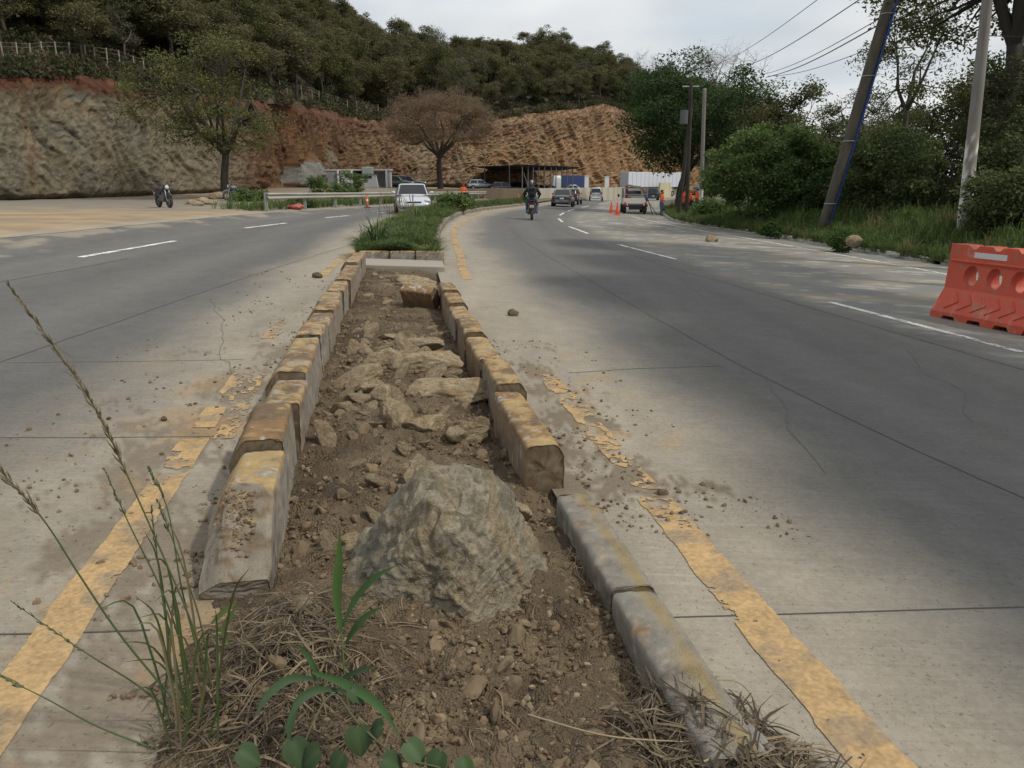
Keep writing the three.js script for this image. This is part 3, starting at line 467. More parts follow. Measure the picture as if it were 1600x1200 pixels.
{
  const R = rng(22); const Z = [3.8, 4.92, 5.72, 6.62, 7.45, 8.3, 9.1, 9.85];
  const looks = ['rusty ochre kerb block with an exposed end face, nearest of the right row', 'grey faced ochre kerb block, second of the right row', 'dark brown kerb block with faded yellow top, third of the right row', 'rust brown kerb block, fourth of the right row', 'ochre topped kerb block, fifth of the right row', 'rust streaked kerb block, sixth of the right row', 'broken ochre kerb block closing the far end of the right row'];
  for (let k = 0; k < Z.length - 1; k++) {
    const len = Z[k + 1] - Z[k] - 0.025, zm = Z[k], h = [0.28, 0.32, 0.3, 0.33, 0.3, 0.33, 0.36][k];
    const m = single('kerb_block', looks[k], 'kerb block', kerbGeo(400 + k * 5, len, 0.22, h, 1, { brown: [0.75, 0.55, 0.9, 0.8, 0.45, 0.8, 0.9][k], rust: [0.08, 0.0, -0.05, 0.1, 0, 0.12, 0.2][k], ch: 0.06, cv: 0.07, wear: -0.1 }), mKerb, V(R1(zm) - 0.19, HX(R1(zm)) - 0.02, -zm), 'kerb blocks of the right row');
    m.rotation.y = -slopeAt(R1, zm + len / 2) + (R() - 0.5) * 0.05; m.rotation.z = (R() - 0.5) * 0.06; m.position.x += (R() - 0.5) * 0.03;
  }
  const q = G(684, 484); const f = single('kerb_block', 'toppled brown kerb block lying inside the far end of the right row', 'kerb block', kerbGeo(470, 0.42, 0.22, 0.28, 1, { brown: 0.95, rust: 0.3 }), mKerb, V(q.x, soilY(q.x, -q.z) + 0.05, q.z)); f.rotation.set(0.2, 1.25, 0.35);
}
{ // low cast kerb still in place, cracked in two
  const t = thing('low_kerb', 'low grey kerb with faded yellow top and a crack, right of the boulder', 'kerb');
  for (const [z0, z1, s] of [[1.72, 2.588, 3], [2.596, 3.5, 4]]) { const m = part('kerb_section', kerbGeo(600 + s, z1 - z0, 0.21, 0.125, 1, { bare: 1, brown: 0.12, ch: 0.055, cv: 0.075, rust: -0.3, wear: -0.3, dirt: -0.16, grey: [0.235, 0.213, 0.176] }), mKerb, t); m.position.set(R1(z0) - 0.115, HX(R1(z0)), -z0); m.rotation.y = -slopeAt(R1, (z0 + z1) / 2); const c = m.geometry.attributes.color, p = m.geometry.attributes.position; for (let k = 0; k < p.count; k++) { const x = p.getX(k), y = p.getY(k), z = p.getZ(k); if (y > 0.07) { const q = gauss(x, 0.02, 0.035) * 0.7 + 0.8 * fbm(x * 9, s, z * 4, 3) + 0.3 * fbm(x * 40, s, z * 40, 2); const tt = 0.8 * sstep(0.25, 0.65, q); c.setXYZ(k, lerp(c.getX(k), 0.37, tt), lerp(c.getY(k), 0.275, tt), lerp(c.getZ(k), 0.12, tt)); } } }
}
// ------------------------------------------------------------------ planted median beyond the trench
{
  const t = thing('concrete_strip', 'pale flat concrete strip closing the far end of the trench', 'concrete'), a = new Acc();
  const z0 = 13.75, z1 = 14.95, y = z => 0.13;
  part('slab', joined([RBOX(R1(14) - L1(14) - 0.1, 0.3, z1 - z0, 0.02, (R1(14.3) + L1(14.3)) / 2, HX(-2.1) - 0.06, -(z0 + z1) / 2, 0, 0.12, -0.04)]), MAT(0.30, 0.27, 0.22, 0.9, {}), t);
  const e = thing('end_kerb', 'ochre painted kerb across the near end of the grassy median', 'kerb');
  const xs = [L1(15.1) + 0.02, L1(15.1) + 0.62, L1(15.1) + 1.12, R1(15.1) + 0.02];
  for (let k = 0; k < 3; k++) { const m = part('kerb_stone', kerbGeo(700 + k, xs[k + 1] - xs[k] - 0.02, 0.24, 0.25, -1, { ch: 0.05, cv: 0.05, rust: -0.1, wear: -0.05, brown: 0.3, bare: 0 }), mKerb, e); m.position.set(xs[k], HX(-2.3) - 0.02, -15.12); m.rotation.y = -Math.PI / 2 + 0.12; }
  const kb = thing('median_kerb', 'weathered kerb stones edging both sides of the grassy median', 'kerb');
  for (const [f, o] of [[R1, 1], [L1, -1]]) for (let z = 15.2; z < (o > 0 ? 72 : 26);) { const len = 0.95 + 0.02 * Math.sin(z * 7) + (z > 30 ? 0.5 : 0); const m = part('kerb_stone', z < 26 ? kerbGeo(720 + Math.round(z * 2), len - 0.02, 0.2, 0.19, o, { ch: 0.05, cv: 0.05, dirt: 0.16, bare: 1, brown: 0.6, rust: -0.1 }) : kerbFar(o, Math.round(z) % 3), mKerb, kb); m.position.set(f(z) - o * 0.11, HX(f(z)), -z); m.rotation.y = -slopeAt(f, z + len / 2); z += len; }
  function kerbFar(o, s) { kerbFar.m = kerbFar.m || {}; return kerbFar.m[o + '_' + s] = kerbFar.m[o + '_' + s] || kerbGeo(800 + s, 1.43, 0.2, 0.19, o, { ch: 0.05, cv: 0.05, dirt: 0.16, bare: 1, brown: 0.6, rust: -0.1 }); }
  a.grid(14, 160, (u, v) => { const z = 15.1 + 95 * v ** 1.6, x = lerp(L1(z) + 0.1, R1(z) - 0.1, u), k = 0.8 + 0.7 * fbm(x * 3, 1, z * 3, 3); return [x, HX(x) + 0.13 + 0.16 * Math.sin(Math.PI * u) + 0.05 * fbm(x * 2, 5, z * 2, 3), -z, [0.14 * k, 0.105 * k, 0.06 * k]]; });
  struct('median_bed', a.geo(), VC(1));
}

// ------------------------------------------------------------------ rock cutting and wooded hill
const cutZ = smoothTable([[-500, 40], [-200, 47], [0, 54], [200, 62], [330, 69], [400, 75], [500, 98], [620, 120], [740, 140], [860, 155], [960, 168], [1030, 176], [1150, 190], [1500, 230]]);
const cutTop = smoothTable([[-500, 128], [-200, 124], [0, 122], [110, 121], [160, 128], [220, 141], [330, 152], [430, 165], [485, 172], [540, 184], [575, 191], [620, 186], [670, 176], [760, 190], [800, 186], [860, 177], [905, 174], [940, 166], [985, 180], [1030, 198], [1150, 215], [1500, 230]]);
const ridgeY = smoothTable([[-500, -260], [-200, -180], [0, -110], [300, -55], [450, 0], [530, 48], [580, 80], [620, 92], [700, 98], [800, 92], [850, 92], [900, 106], [950, 122], [1000, 138], [1100, 158], [1250, 205], [1500, 225]]);
const ridgeZ = smoothTable([[-500, 110], [0, 125], [300, 145], [600, 190], [900, 235], [1100, 265], [1500, 320]]);
const cutBack = 0.34;
function cutPoint(px, t) {                    // t 0 at the foot, 1 at the brow
  const Z = cutZ(px), f = D(px, 300, Z), y0 = lotY(f.x, Z) - 0.25, top = D(px, cutTop(px), Z), hgt = (top.y - y0) * 1.06;
  return V(f.x, y0 + hgt * t, -(Z + cutBack * hgt * t));
}
function hillPoint(px, t) {
  const a = cutPoint(px, 1), b = D(px, ridgeY(px), ridgeZ(px));
  const p = a.clone().lerp(b, t); p.y = lerp(a.y, b.y, t ** 0.92); return p;
}
{
  const a = new Acc(), pxs = []; for (let p = -420; p <= 1180; p += p < 390 ? 2.4 : p < 520 ? 0.7 : 1.9) pxs.push(p);
  const nv = 110;
  a.grid(pxs.length - 1, nv, (u, v, i) => {
    const px = pxs[i], p = cutPoint(px, v), q = cutPoint(px + 1, v), n = V(q.x - p.x, 0, q.z - p.z).normalize(), out = V(-n.z, 0, n.x); if (out.z < 0) out.negate();
    const X = p.x, Y = p.y, Zz = p.z, sk = X * 0.5 + Y * 0.35, far = sstep(430, 760, px);
    const H1 = X * 0.8 - Zz * 0.6 + 3.2 * fbm(X * 0.22 + 3, Y * 0.22, Zz * 0.22, 3), gully = ridged(H1 * 0.30 + Y * 0.07, Y * 0.03, 2.2, 3), ribs = ridged(H1 * 0.95 + Y * 0.22, Y * 0.12, 5.1, 4), chip = ridged(H1 * 2.4 + Y * 1.1, Y * 1.3 - H1 * 0.4, 9.3, 4);
    let d = 1.1 * fbm(X * 0.13, Y * 0.09, Zz * 0.13, 3) + 0.75 * gully + 0.5 * ribs + 0.26 * chip + 0.2 * fbm(X * 3.1, Y * 2.4, Zz * 3.1, 3);
    d *= lerp(0.85, 1.9, far) * sstep(0, 0.08, v) * (1 - 0.7 * sstep(0.9, 1, v));
    d += 1.8 * gauss(px, 474, 14) * sstep(0.5, 0.1, v + 0.3 * fbm(X * 0.6, Y * 0.6, Zz * 0.6, 2)) * sstep(0, 0.05, v);
    p.addScaledVector(out, d); p.y += 0.35 * fbm(X * 1.1, 40, Zz, 3) * sstep(0.5, 1, v);
    const t = fbm(X * 0.2, Y * 0.2, Zz * 0.2 + 7, 4), f = fbm(X * 2.1, Y * 2.1, Zz * 2.1, 4), st = ribs, fr = chip, big = fbm(X * 0.09, Y * 0.12, Zz * 0.09 + 50, 3);
    let c = mix3([0.235, 0.18, 0.105], [0.19, 0.165, 0.112], sstep(-0.12, 0.16, t)); c = mix3(c, [0.195, 0.195, 0.145], 0.75 * sstep(0.0, 0.2, fbm(X * 0.3, Y * 0.25, Zz * 0.3 + 30, 3))); c = mix3(c, [0.13, 0.092, 0.055], 0.7 * sstep(0.06, 0.25, -big + 0.4 * t));
    const redL = mix3([0.13, 0.045, 0.02], [0.17, 0.075, 0.032], sstep(-0.1, 0.3, f)), or = mix3([0.30, 0.13, 0.046], [0.39, 0.205, 0.088], sstep(-0.1, 0.35, t + 0.6 * fr));
    const brown = mix3([0.13, 0.055, 0.021], [0.20, 0.10, 0.038], sstep(-0.2, 0.2, f + t));
    let m = c; m = mix3(m, brown, sstep(290, 400, px + 60 * t)); m = mix3(m, or, sstep(690, 800, px + 90 * t)); m = mix3(m, [0.17, 0.08, 0.033], far * 0.8 * sstep(0.08, 0.25, fbm(X * 0.12 + Y * 0.04, Y * 0.05, Zz * 0.12 + 70, 3) + 0.1 * f));
    m = mix3(m, [0.235, 0.185, 0.115], sstep(0.05, 0.3, t + fr * 0.4) * gauss(px, 670, 60));
    m = mix3(m, [0.30, 0.265, 0.19], 0.9 * gauss(px + 20 * t, 505, 7) * gauss(v, 0.42, 0.14)); m = mix3(m, [0.27, 0.262, 0.235], sstep(0.25, 0.5, gauss(px, 472, 22) * gauss(v, 0.16, 0.17) + 0.35 * f));
    m = mix3(m, redL, sstep(0.84 - 0.3 * far, 0.95, v + 0.16 * t + 0.08 * st + 0.12 * big + (px > 420 && px < 480 ? 0.08 : 0)) * lerp(1, 0.75, far));
    m = mix3(m, [0.22, 0.11, 0.04], 0.8 * gauss(px + 36 * v + 16 * t, 42, 10) * sstep(0.95, 0.6, v));
    m = mix3(m, [0.47, 0.34, 0.20], 0.6 * sstep(0.42, 0.6, fr + 0.7 * f) * far); m = mix3(m, [0.15, 0.062, 0.026], 0.7 * sstep(0.05, 0.3, -fr + 0.5 * f) * far); m = mix3(m, [0.33, 0.285, 0.20], 0.6 * sstep(0.34, 0.55, fr + 0.6 * f) * (1 - far) * sstep(420, 330, px) * sstep(0.85, 0.7, v));
    const k = (1 + 0.55 * f + 0.22 * st) * lerp(0.84, 0.78, far); return [p.x, p.y, p.z, [m[0] * k, m[1] * k, m[2] * k]];
  });
  struct('rock_cutting', boxUV(a.geo(), 3.5), VC(0.95, { map: texRock, bumpMap: bumpRock, bumpScale: 0.12 }));
  const b = new Acc();
  b.grid(150, 60, (u, v) => { const px = -420 + 1920 * u, p = v < 0.92 ? hillPoint(px, v / 0.92) : hillPoint(px, 1).add(V(0, -(v - 0.92) * 120, -(v - 0.92) * 900)); const k = 0.7 + 0.8 * Math.abs(fbm(p.x * 0.3, 2, p.z * 0.3, 4)); p.y += 0.5 * fbm(p.x * 0.2, 0, p.z * 0.2, 3) - 0.15; return [p.x, p.y, p.z, [0.085 * k, 0.07 * k, 0.04 * k]]; });
  struct('hill', b.geo(), VC(1));
}

// ------------------------------------------------------------------ trees
const mLeaf = new THREE.MeshPhysicalMaterial({ vertexColors: true, roughness: 0.85, side: THREE.DoubleSide, specularIntensity: 0.3, transmission: 0.42, thickness: 0 });
const mBark = VC(1);
const rv = R => { const a = R() * TAU, y = R() * 2 - 1, r = Math.sqrt(1 - y * y); return V(r * Math.cos(a), y, r * Math.sin(a)); };
function treeGeos(o) {                        // o: seed, base trunk height and radius, crown centre/size, clumps, leaves per clump, leaf size, colours
  const R = rng(o.seed), wood = new Acc(), green = new Acc(), bark = o.bark || [0.05, 0.042, 0.034], C = V(...o.c), S = V(...o.s);
  const root = V(0, -0.3, 0), fork = V(o.lean?.[0] || 0, o.trunk, o.lean?.[1] || 0);
  const tp = []; for (let k = 0; k <= 6; k++) { const t = k / 6; tp.push(root.clone().lerp(fork, t).add(V(0.12 * o.r * 6 * Math.sin(t * 5 + o.seed), 0, 0.12 * o.r * 6 * Math.cos(t * 4 + o.seed)).multiplyScalar(t * (1 - t * 0.4)))); }
  wood.tube(tp, tp.map((_, k) => o.r * (1.35 - 0.5 * (k / 6) ** 0.6)), 8, bark); const top = tp[6];
  const clumps = [];
  for (let k = 0, g = 0; k < o.clumps && g < 4000; g++) {
    const d = rv(R), rad = (o.inner ?? 0.35) + (1 - (o.inner ?? 0.35)) * R() ** 0.5, lob = 1 + 0.5 * fbm(d.x * 1.5 + o.seed, d.y * 1.5, d.z * 1.5, 2);
    const p = V(d.x * S.x, d.y * S.y, d.z * S.z).multiplyScalar(rad * lob); if (o.flat && p.y < -S.y * o.flat) continue; p.add(C); if (o.gap && n3(p.x * o.gap + o.seed, p.y * o.gap, p.z * o.gap) > 0.12) continue; if (p.y < (o.minY ?? 0.6)) continue;
    clumps.push(p); k++;
  }
  const limbs = []; const nl = o.limbs || 5;
  for (let k = 0; k < nl; k++) { const a = k / nl * TAU + R() * 0.9; const e = C.clone().add(V(Math.cos(a) * S.x * 0.5, S.y * (0.05 + 0.5 * R() - (k % 2) * 0.35), Math.sin(a) * S.z * 0.5)); const m = top.clone().lerp(e, 0.5).add(V((R() - 0.5) * S.x * 0.25, -0.10 * S.y + (R() - 0.3) * 0.2 * S.y, (R() - 0.5) * S.z * 0.25)); const m0 = top.clone().lerp(m, 0.45).add(V(0, -0.04 * S.y, 0)); limbs.push([top, m0, m, e]); wood.tube([top.clone().add(V(0, -o.r, 0)), m0, m, e], [o.r * 0.72, o.r * 0.52, o.r * 0.4, o.r * 0.2], 6, bark); }
  for (const p of clumps) {
    let best = null, bd = 1e9; for (const l of limbs) for (const q of [1, 2, 3]) { const dd = l[q].distanceTo(p) - (q === 1 ? -0.3 : 0); if (dd < bd) { bd = dd; best = l[q]; } }
    const mid = best.clone().lerp(p, 0.5).add(rv(R).multiplyScalar(bd * 0.14)).add(V(0, -bd * 0.06, 0)); wood.tube([best, mid, p], [o.r * 0.24, o.r * 0.14, o.r * 0.05], 4, bark);
    const cr = o.cr * (0.65 + 0.7 * R()), hue = R(), shade = 0.8 + 0.4 * R();
    if (o.twigs) for (let q = 0; q < o.twigs; q++) { const d = rv(R); d.y = Math.abs(d.y) * 0.8 + 0.1; const e = p.clone().addScaledVector(d, cr * (0.7 + 0.6 * R())); const m = p.clone().lerp(e, 0.5).add(rv(R).multiplyScalar(cr * 0.12)); wood.tube([p, m, e], [o.r * 0.05, o.r * 0.035, o.r * 0.012], 3, o.twig || bark); for (let w = 0; w < 3; w++) { const s = m.clone().lerp(e, R()), e2 = s.clone().add(rv(R).multiplyScalar(cr * 0.4)); wood.tube([s, e2], [o.r * 0.025, o.r * 0.01], 3, o.twig || bark); } }
    const n = Math.round(o.leaves * (0.6 + 0.8 * R()));
    for (let q = 0; q < n; q++) {
      const d = rv(R).multiplyScalar(cr * Math.cbrt(R())); d.y *= o.cflat ?? 0.62; const nn = rv(R); nn.y = Math.abs(nn.y) + 0.35; nn.normalize(); const dir = rv(R).cross(nn).normalize(); dir.y -= 0.25; dir.normalize();
      const l = o.leaf * (0.6 + 0.8 * R()), k = shade * (0.7 + 0.6 * R()); let c = mix3(o.cols[0], o.cols[1], clamp(hue * 0.7 + 0.5 * R() - 0.1)); if (o.cols[2] && R() < (o.dry ?? 0.08)) c = o.cols[2];
      green.leaf(p.clone().add(d), dir, nn, l, l * (o.lw ?? 0.5), [c[0] * k, c[1] * k, c[2] * k]);
    }
  }
  return [wood.geo(), green.geo()];
}
function tree(name, label, category, p, o, turn = 0, group) { const t = thing(name, label, category, p, turn, group), [w, g] = treeGeos(o); part('trunk', w, mBark, t); part('crown', g, mLeaf, t); return t; }
function shrub(name, label, p, o, turn = 0, group) { const t = thing(name, label, 'shrub', p, turn, group), [w, g] = treeGeos({ trunk: 0.4, r: 0.06, limbs: 6, ...o }); part('stem', w, mBark, t); part('foliage', g, mLeaf, t); return t; }
const OLIVE = [[0.115, 0.118, 0.038], [0.08, 0.098, 0.034], [0.17, 0.13, 0.05]], DEEP = [[0.035, 0.07, 0.018], [0.055, 0.10, 0.025], [0.09, 0.11, 0.03]], FRESH = [[0.095, 0.15, 0.042], [0.135, 0.195, 0.055], [0.18, 0.21, 0.07]], BROWN = [[0.27, 0.175, 0.09], [0.205, 0.135, 0.072], [0.33, 0.22, 0.12]], DUSK = [[0.066, 0.085, 0.032], [0.09, 0.105, 0.042], [0.13, 0.105, 0.05]], DULL = [[0.105, 0.115, 0.05], [0.085, 0.098, 0.042], [0.15, 0.13, 0.07]];

// the two trees by the lot
tree('leafy_tree', 'spreading olive green tree with dark forked trunk before the rock cutting', 'tree', V(D(352, 300, 58).x, lotY(-22, 58) - 0.05, -58), { seed: 3, trunk: 3.4, r: 0.27, lean: [0.15, 0], c: [-0.2, 6.9, 0], s: [5.6, 4.3, 4.4], clumps: 165, inner: 0.3, flat: 0.8, leaves: 125, leaf: 0.17, cr: 1.05, limbs: 10, cols: [[0.155, 0.155, 0.048], [0.11, 0.125, 0.042], [0.2, 0.165, 0.065]], cflat: 0.5, gap: 0.16, minY: 2.6 }, 0.4);
tree('dry_tree', 'nearly bare rounded tree with brown twigs and dark trunk behind the guardrail', 'tree', V(D(688, 300, 90).x, lotY(-8.4, 90), -90), { seed: 14, trunk: 4.3, r: 0.3, c: [0.2, 7.3, 0], s: [6.3, 3.7, 5.2], clumps: 190, inner: 0.4, flat: 0.5, leaves: 130, leaf: 0.13, cr: 1.2, limbs: 10, cols: BROWN, twigs: 16, twig: [0.21, 0.15, 0.10], bark: [0.06, 0.046, 0.037], minY: 3.6 });
// right-hand side
const onVerge = (px, Z) => { const q = D(px, 330, Z); q.y = vergeY(q.x, Z) - 0.05; return q; };
tree('dark_tree', 'dense dark green tree with curved trunk beside the roadside poles', 'tree', onVerge(1058, 57), { seed: 21, trunk: 3.2, r: 0.28, lean: [0.5, 0], c: [0.9, 6.8, 0], s: [5.6, 4.1, 4.4], clumps: 150, inner: 0.25, leaves: 230, leaf: 0.2, cr: 1.2, limbs: 8, cols: DEEP, minY: 2.6 });
tree('bare_tree', 'leafless grey twiggy tree rising behind the dark green tree', 'tree', onVerge(1100, 74), { seed: 24, trunk: 4, r: 0.22, c: [0, 9.4, 0], s: [5.6, 4.2, 4], clumps: 85, leaves: 3, leaf: 0.12, cr: 1.5, twigs: 10, limbs: 8, cols: DULL, bark: [0.11, 0.095, 0.085] });
tree('bare_tree', 'brown leafless tree leaning over the end of the rock cutting', 'tree', hillPoint(1005, 0.03), { seed: 27, trunk: 4.5, r: 0.22, c: [0, 8.5, 0], s: [6.5, 4.5, 4], clumps: 80, leaves: 4, leaf: 0.2, cr: 1.8, twigs: 10, limbs: 8, cols: DULL, bark: [0.10, 0.08, 0.07] });
shrub('round_bush', 'big rounded bright green bush between the concrete pole and the leaning pole', onVerge(1203, 36), { seed: 31, c: [0, 2.0, 0], s: [2.85, 2.0, 2.4], clumps: 190, inner: 0.45, leaves: 210, leaf: 0.15, lw: 0.55, cr: 0.55, cols: FRESH, minY: 0.1 });
tree('tall_tree', 'big loose tree with dark limbs over the right pole', 'tree', onVerge(1560, 29), { seed: 41, trunk: 6.0, r: 0.3, lean: [-0.5, 0], c: [-0.4, 10.4, 0], s: [5.0, 5.6, 4.4], clumps: 150, inner: 0.2, gap: 0.22, leaves: 190, leaf: 0.17, lw: 0.5, cr: 0.95, limbs: 9, cols: OLIVE, bark: [0.055, 0.047, 0.04], minY: 2 });
tree('thin_tree', 'thin sparse tree with drooping foliage between the two leaning poles', 'tree', onVerge(1400, 40), { seed: 44, trunk: 5, r: 0.16, c: [0, 7.4, 0], s: [2.3, 3.9, 2.2], clumps: 60, leaves: 90, leaf: 0.2, lw: 0.3, cr: 0.75, cols: OLIVE, gap: 0.3, bark: [0.09, 0.08, 0.07] });
tree('thin_tree', 'dark feathery tree far behind the leaning pole', 'tree', onVerge(1318, 66), { seed: 47, trunk: 6, r: 0.18, c: [0, 7.0, 0], s: [2.9, 2.2, 2.4], clumps: 40, leaves: 120, leaf: 0.26, lw: 0.3, cr: 0.9, cols: DUSK, gap: 0.3 });
{ // background trees closing the right side
  const L = ['dusky tree behind the round bush', 'dull green tree right of the round bush', 'olive tree behind the leaning pole', 'grey green tree behind the thin tree', 'olive tree behind the big loose tree', 'dark tree at the right picture edge behind the tall tree', 'dusky tree beyond the dark green tree', 'olive tree between the dark green tree and the round bush'];
  [[1250, 62, 7.2, DUSK], [1335, 58, 5.6, DULL], [1385, 52, 5.2, OLIVE], [1450, 46, 6.0, DUSK], [1530, 42, 7.0, OLIVE], [1610, 38, 8.0, DEEP], [1180, 74, 9.6, DUSK], [1215, 52, 8.2, OLIVE]].forEach(([px, Z, h, cols], k) => tree('roadside_tree', L[k], 'tree', onVerge(px, Z), { seed: 60 + k, trunk: h * 0.3, r: 0.16, c: [0, h * 0.6, 0], s: [2.9, h * 0.42, 2.6], clumps: 75, leaves: 150, leaf: 0.2, cr: 0.85, cols, gap: 0.25, minY: 0.6 }, k, 'trees behind the verge'));
}
{ // undergrowth along the top of the verge
  const MIDG = [[0.115, 0.145, 0.048], [0.085, 0.118, 0.042], [0.16, 0.15, 0.06]];
  const L = ['low dark shrub at the foot of the leaning pole', 'brown green shrub right of the leaning pole', 'wide olive shrub mid verge between the poles', 'tangled dusky shrub left of the white footed pole', 'tall olive shrub right behind the white footed pole', 'dense shrub at the right picture edge', 'fresh green shrub between bush and leaning pole', 'brownish shrub above the tan rock', 'dark shrub behind the barrier', 'olive thicket behind the white footed pole', 'small bright shrub beside the concrete pole', 'tall thicket at the far right edge'];
  [[1310, 33, 1.3, 1.6, DEEP], [1365, 31, 1.9, 2.4, MIDG], [1415, 29, 2.1, 3.1, MIDG], [1468, 28, 1.8, 2.9, OLIVE], [1590, 26, 1.9, 3.1, MIDG], [1630, 23, 2.2, 3.8, OLIVE], [1318, 44, 2.4, 3.2, FRESH], [1385, 36, 2.2, 3.5, MIDG], [1590, 21.5, 1.3, 1.7, MIDG], [1500, 31, 2.4, 4.3, OLIVE], [1112, 41, 0.8, 0.9, FRESH], [1590, 28, 2.4, 5.0, DULL]].forEach(([px, Z, r, h, cols], k) => shrub('shrub', L[k], onVerge(px, Z), { seed: 90 + k, c: [0, h * 0.5, 0], s: [r, h * 0.56, r * 0.9], clumps: Math.round(45 * r), inner: 0.3, leaves: 170, leaf: 0.13, lw: 0.5, cr: 0.48, cols, minY: 0.05, gap: 0.2 }, k, 'undergrowth on the verge'));
  [[1318, 372, 23.5, 0.42, 'small round leafy bush at the kerb left of the tan rock'], [1207, 350, 29.5, 0.4, 'leafy weed at the kerb below the round bush']].forEach(([px, py, Z, r, l], k) => shrub('weed_bush', l, onVerge(px, Z), { seed: 120 + k, trunk: 0.1, r: 0.02, c: [0, r * 0.7, 0], s: [r, r * 0.75, r], clumps: 26, leaves: 70, leaf: 0.09, cr: 0.16, cols: [[0.05, 0.10, 0.02], [0.08, 0.14, 0.03]], minY: 0 }));
}
// tall trees just out of view on the right: their crowns throw the shade on the near lanes
[[13.9, -0.6, 14.5, 2.0], [13.4, 3.8, 14.2, 2.3], [13.3, 8.4, 14.6, 2.3], [13.0, 13.0, 14.0, 2.2], [13.2, 17.6, 13.6, 2.0]].forEach(([x, z, h, r], k) => tree('shade_tree', ['tall tree on the verge beside the camera', 'second tall tree on the near verge', 'third tall tree on the near verge', 'fourth tall tree on the near verge', 'fifth tall tree on the near verge before the barrier'][k], 'tree', V(x + 0.4, vergeY(x, z), -z), { seed: 140 + k, trunk: 9, r: 0.22, c: [-0.4, h - 0.6, 0], s: [r, 2.4, r + 0.5], clumps: 105, inner: 0.1, leaves: 230, leaf: 0.24, cr: 0.85, cols: OLIVE, minY: 6 }, k, 'tall trees beside the near lanes'));

// ------------------------------------------------------------------ wood on the hill: every tree an object, a few kinds
{
  const R = rng(8), kinds = [];
  const W1 = [[0.15, 0.135, 0.055], [0.115, 0.112, 0.048], [0.19, 0.15, 0.07]], W2 = [[0.115, 0.117, 0.05], [0.14, 0.132, 0.058], [0.18, 0.14, 0.07]];
  const K = [[W1, 'olive green tree'], [W2, 'dark green tree'], [DULL, 'brownish half bare tree'], [[[0.10, 0.105, 0.03], [0.075, 0.085, 0.03], [0.14, 0.11, 0.04]], 'yellowish green tree'], [W2, 'dark green tree'], [W1, 'olive green tree']];
  K.forEach(([cols, nm], k) => kinds.push([treeGeos({ seed: 200 + k, trunk: 2.6 + 0.4 * (k % 3), r: 0.16, lean: [0.3 * Math.sin(k * 2), 0.2], c: [0, 5.2, 0], s: [2.9, 2.7, 2.9], clumps: k === 2 ? 40 : 50, inner: 0.3, flat: 0.6, leaves: k === 2 ? 40 : 95, leaf: k === 2 ? 0.2 : 0.25, lw: 0.6, cr: 1.0, limbs: 6, cols, twigs: k === 2 ? 6 : 0, bark: k === 2 ? [0.12, 0.10, 0.085] : [0.06, 0.05, 0.042], cflat: 0.55, gap: 0.3, minY: 2 }), nm]));
  const placed = []; let count = 0;
  for (let g = 0; g < 9000 && count < 295; g++) {
    const px = -60 + 1190 * R(), t = 0.02 + 1.0 * R() ** 1.35, p = hillPoint(px, t); 
    const v = ray(px, 0); const py = 290 - (p.y - EYE) / -p.z * 1200; if (py < -110) continue;
    const sp = 3.2 + 0.016 * -p.z; let ok = true; for (const q of placed) if (q.distanceToSquared(p) < sp * sp) { ok = false; break; } if (!ok) continue;
    placed.push(p); count++;
    const k = Math.floor(R() * 6), s = (0.6 + 0.4 * R()) * (px < 560 ? 0.92 : 1.1), [gs, nm] = kinds[k], back = t > 0.82;
    const tr = thing('hill_tree', `${nm} ${back ? 'on the skyline of the wooded hill' : t < 0.22 ? 'near the brow of the rock cutting' : 'in the wood on the hillside'}`, 'tree', p, R() * 6, 'trees of the wooded hill');
    tr.scale.set(s * (0.9 + 0.3 * R()), s * (0.9 + 0.25 * R()), s * (0.9 + 0.3 * R())); part('trunk', gs[0], mBark, tr); part('crown', gs[1], mLeaf, tr);
  }
  // the rest of the wood, past the 300 nearest trees
  for (const k of [0, 1, 3, 5]) { const mats = []; for (let g = 0; g < 260; g++) { const px = -80 + 1260 * R(), p = hillPoint(px, 0.06 + 0.94 * R() ** 0.8), s = 0.5 + 0.35 * R(); mats.push(M4(p.x, p.y - 0.3, p.z, 0, R() * 6, 0, s * (0.9 + 0.3 * R()), s * (0.85 + 0.3 * R()), s)); } stuff('distant_wood', ['olive mass of the closed wood on the hill', 'dark green mass of the closed wood on the hill', '', 'yellowish mass of the closed wood on the hill', '', 'olive crowns filling the closed wood on the hill'][k], 'wood', kinds[k][0][1], mLeaf, mats); }
}
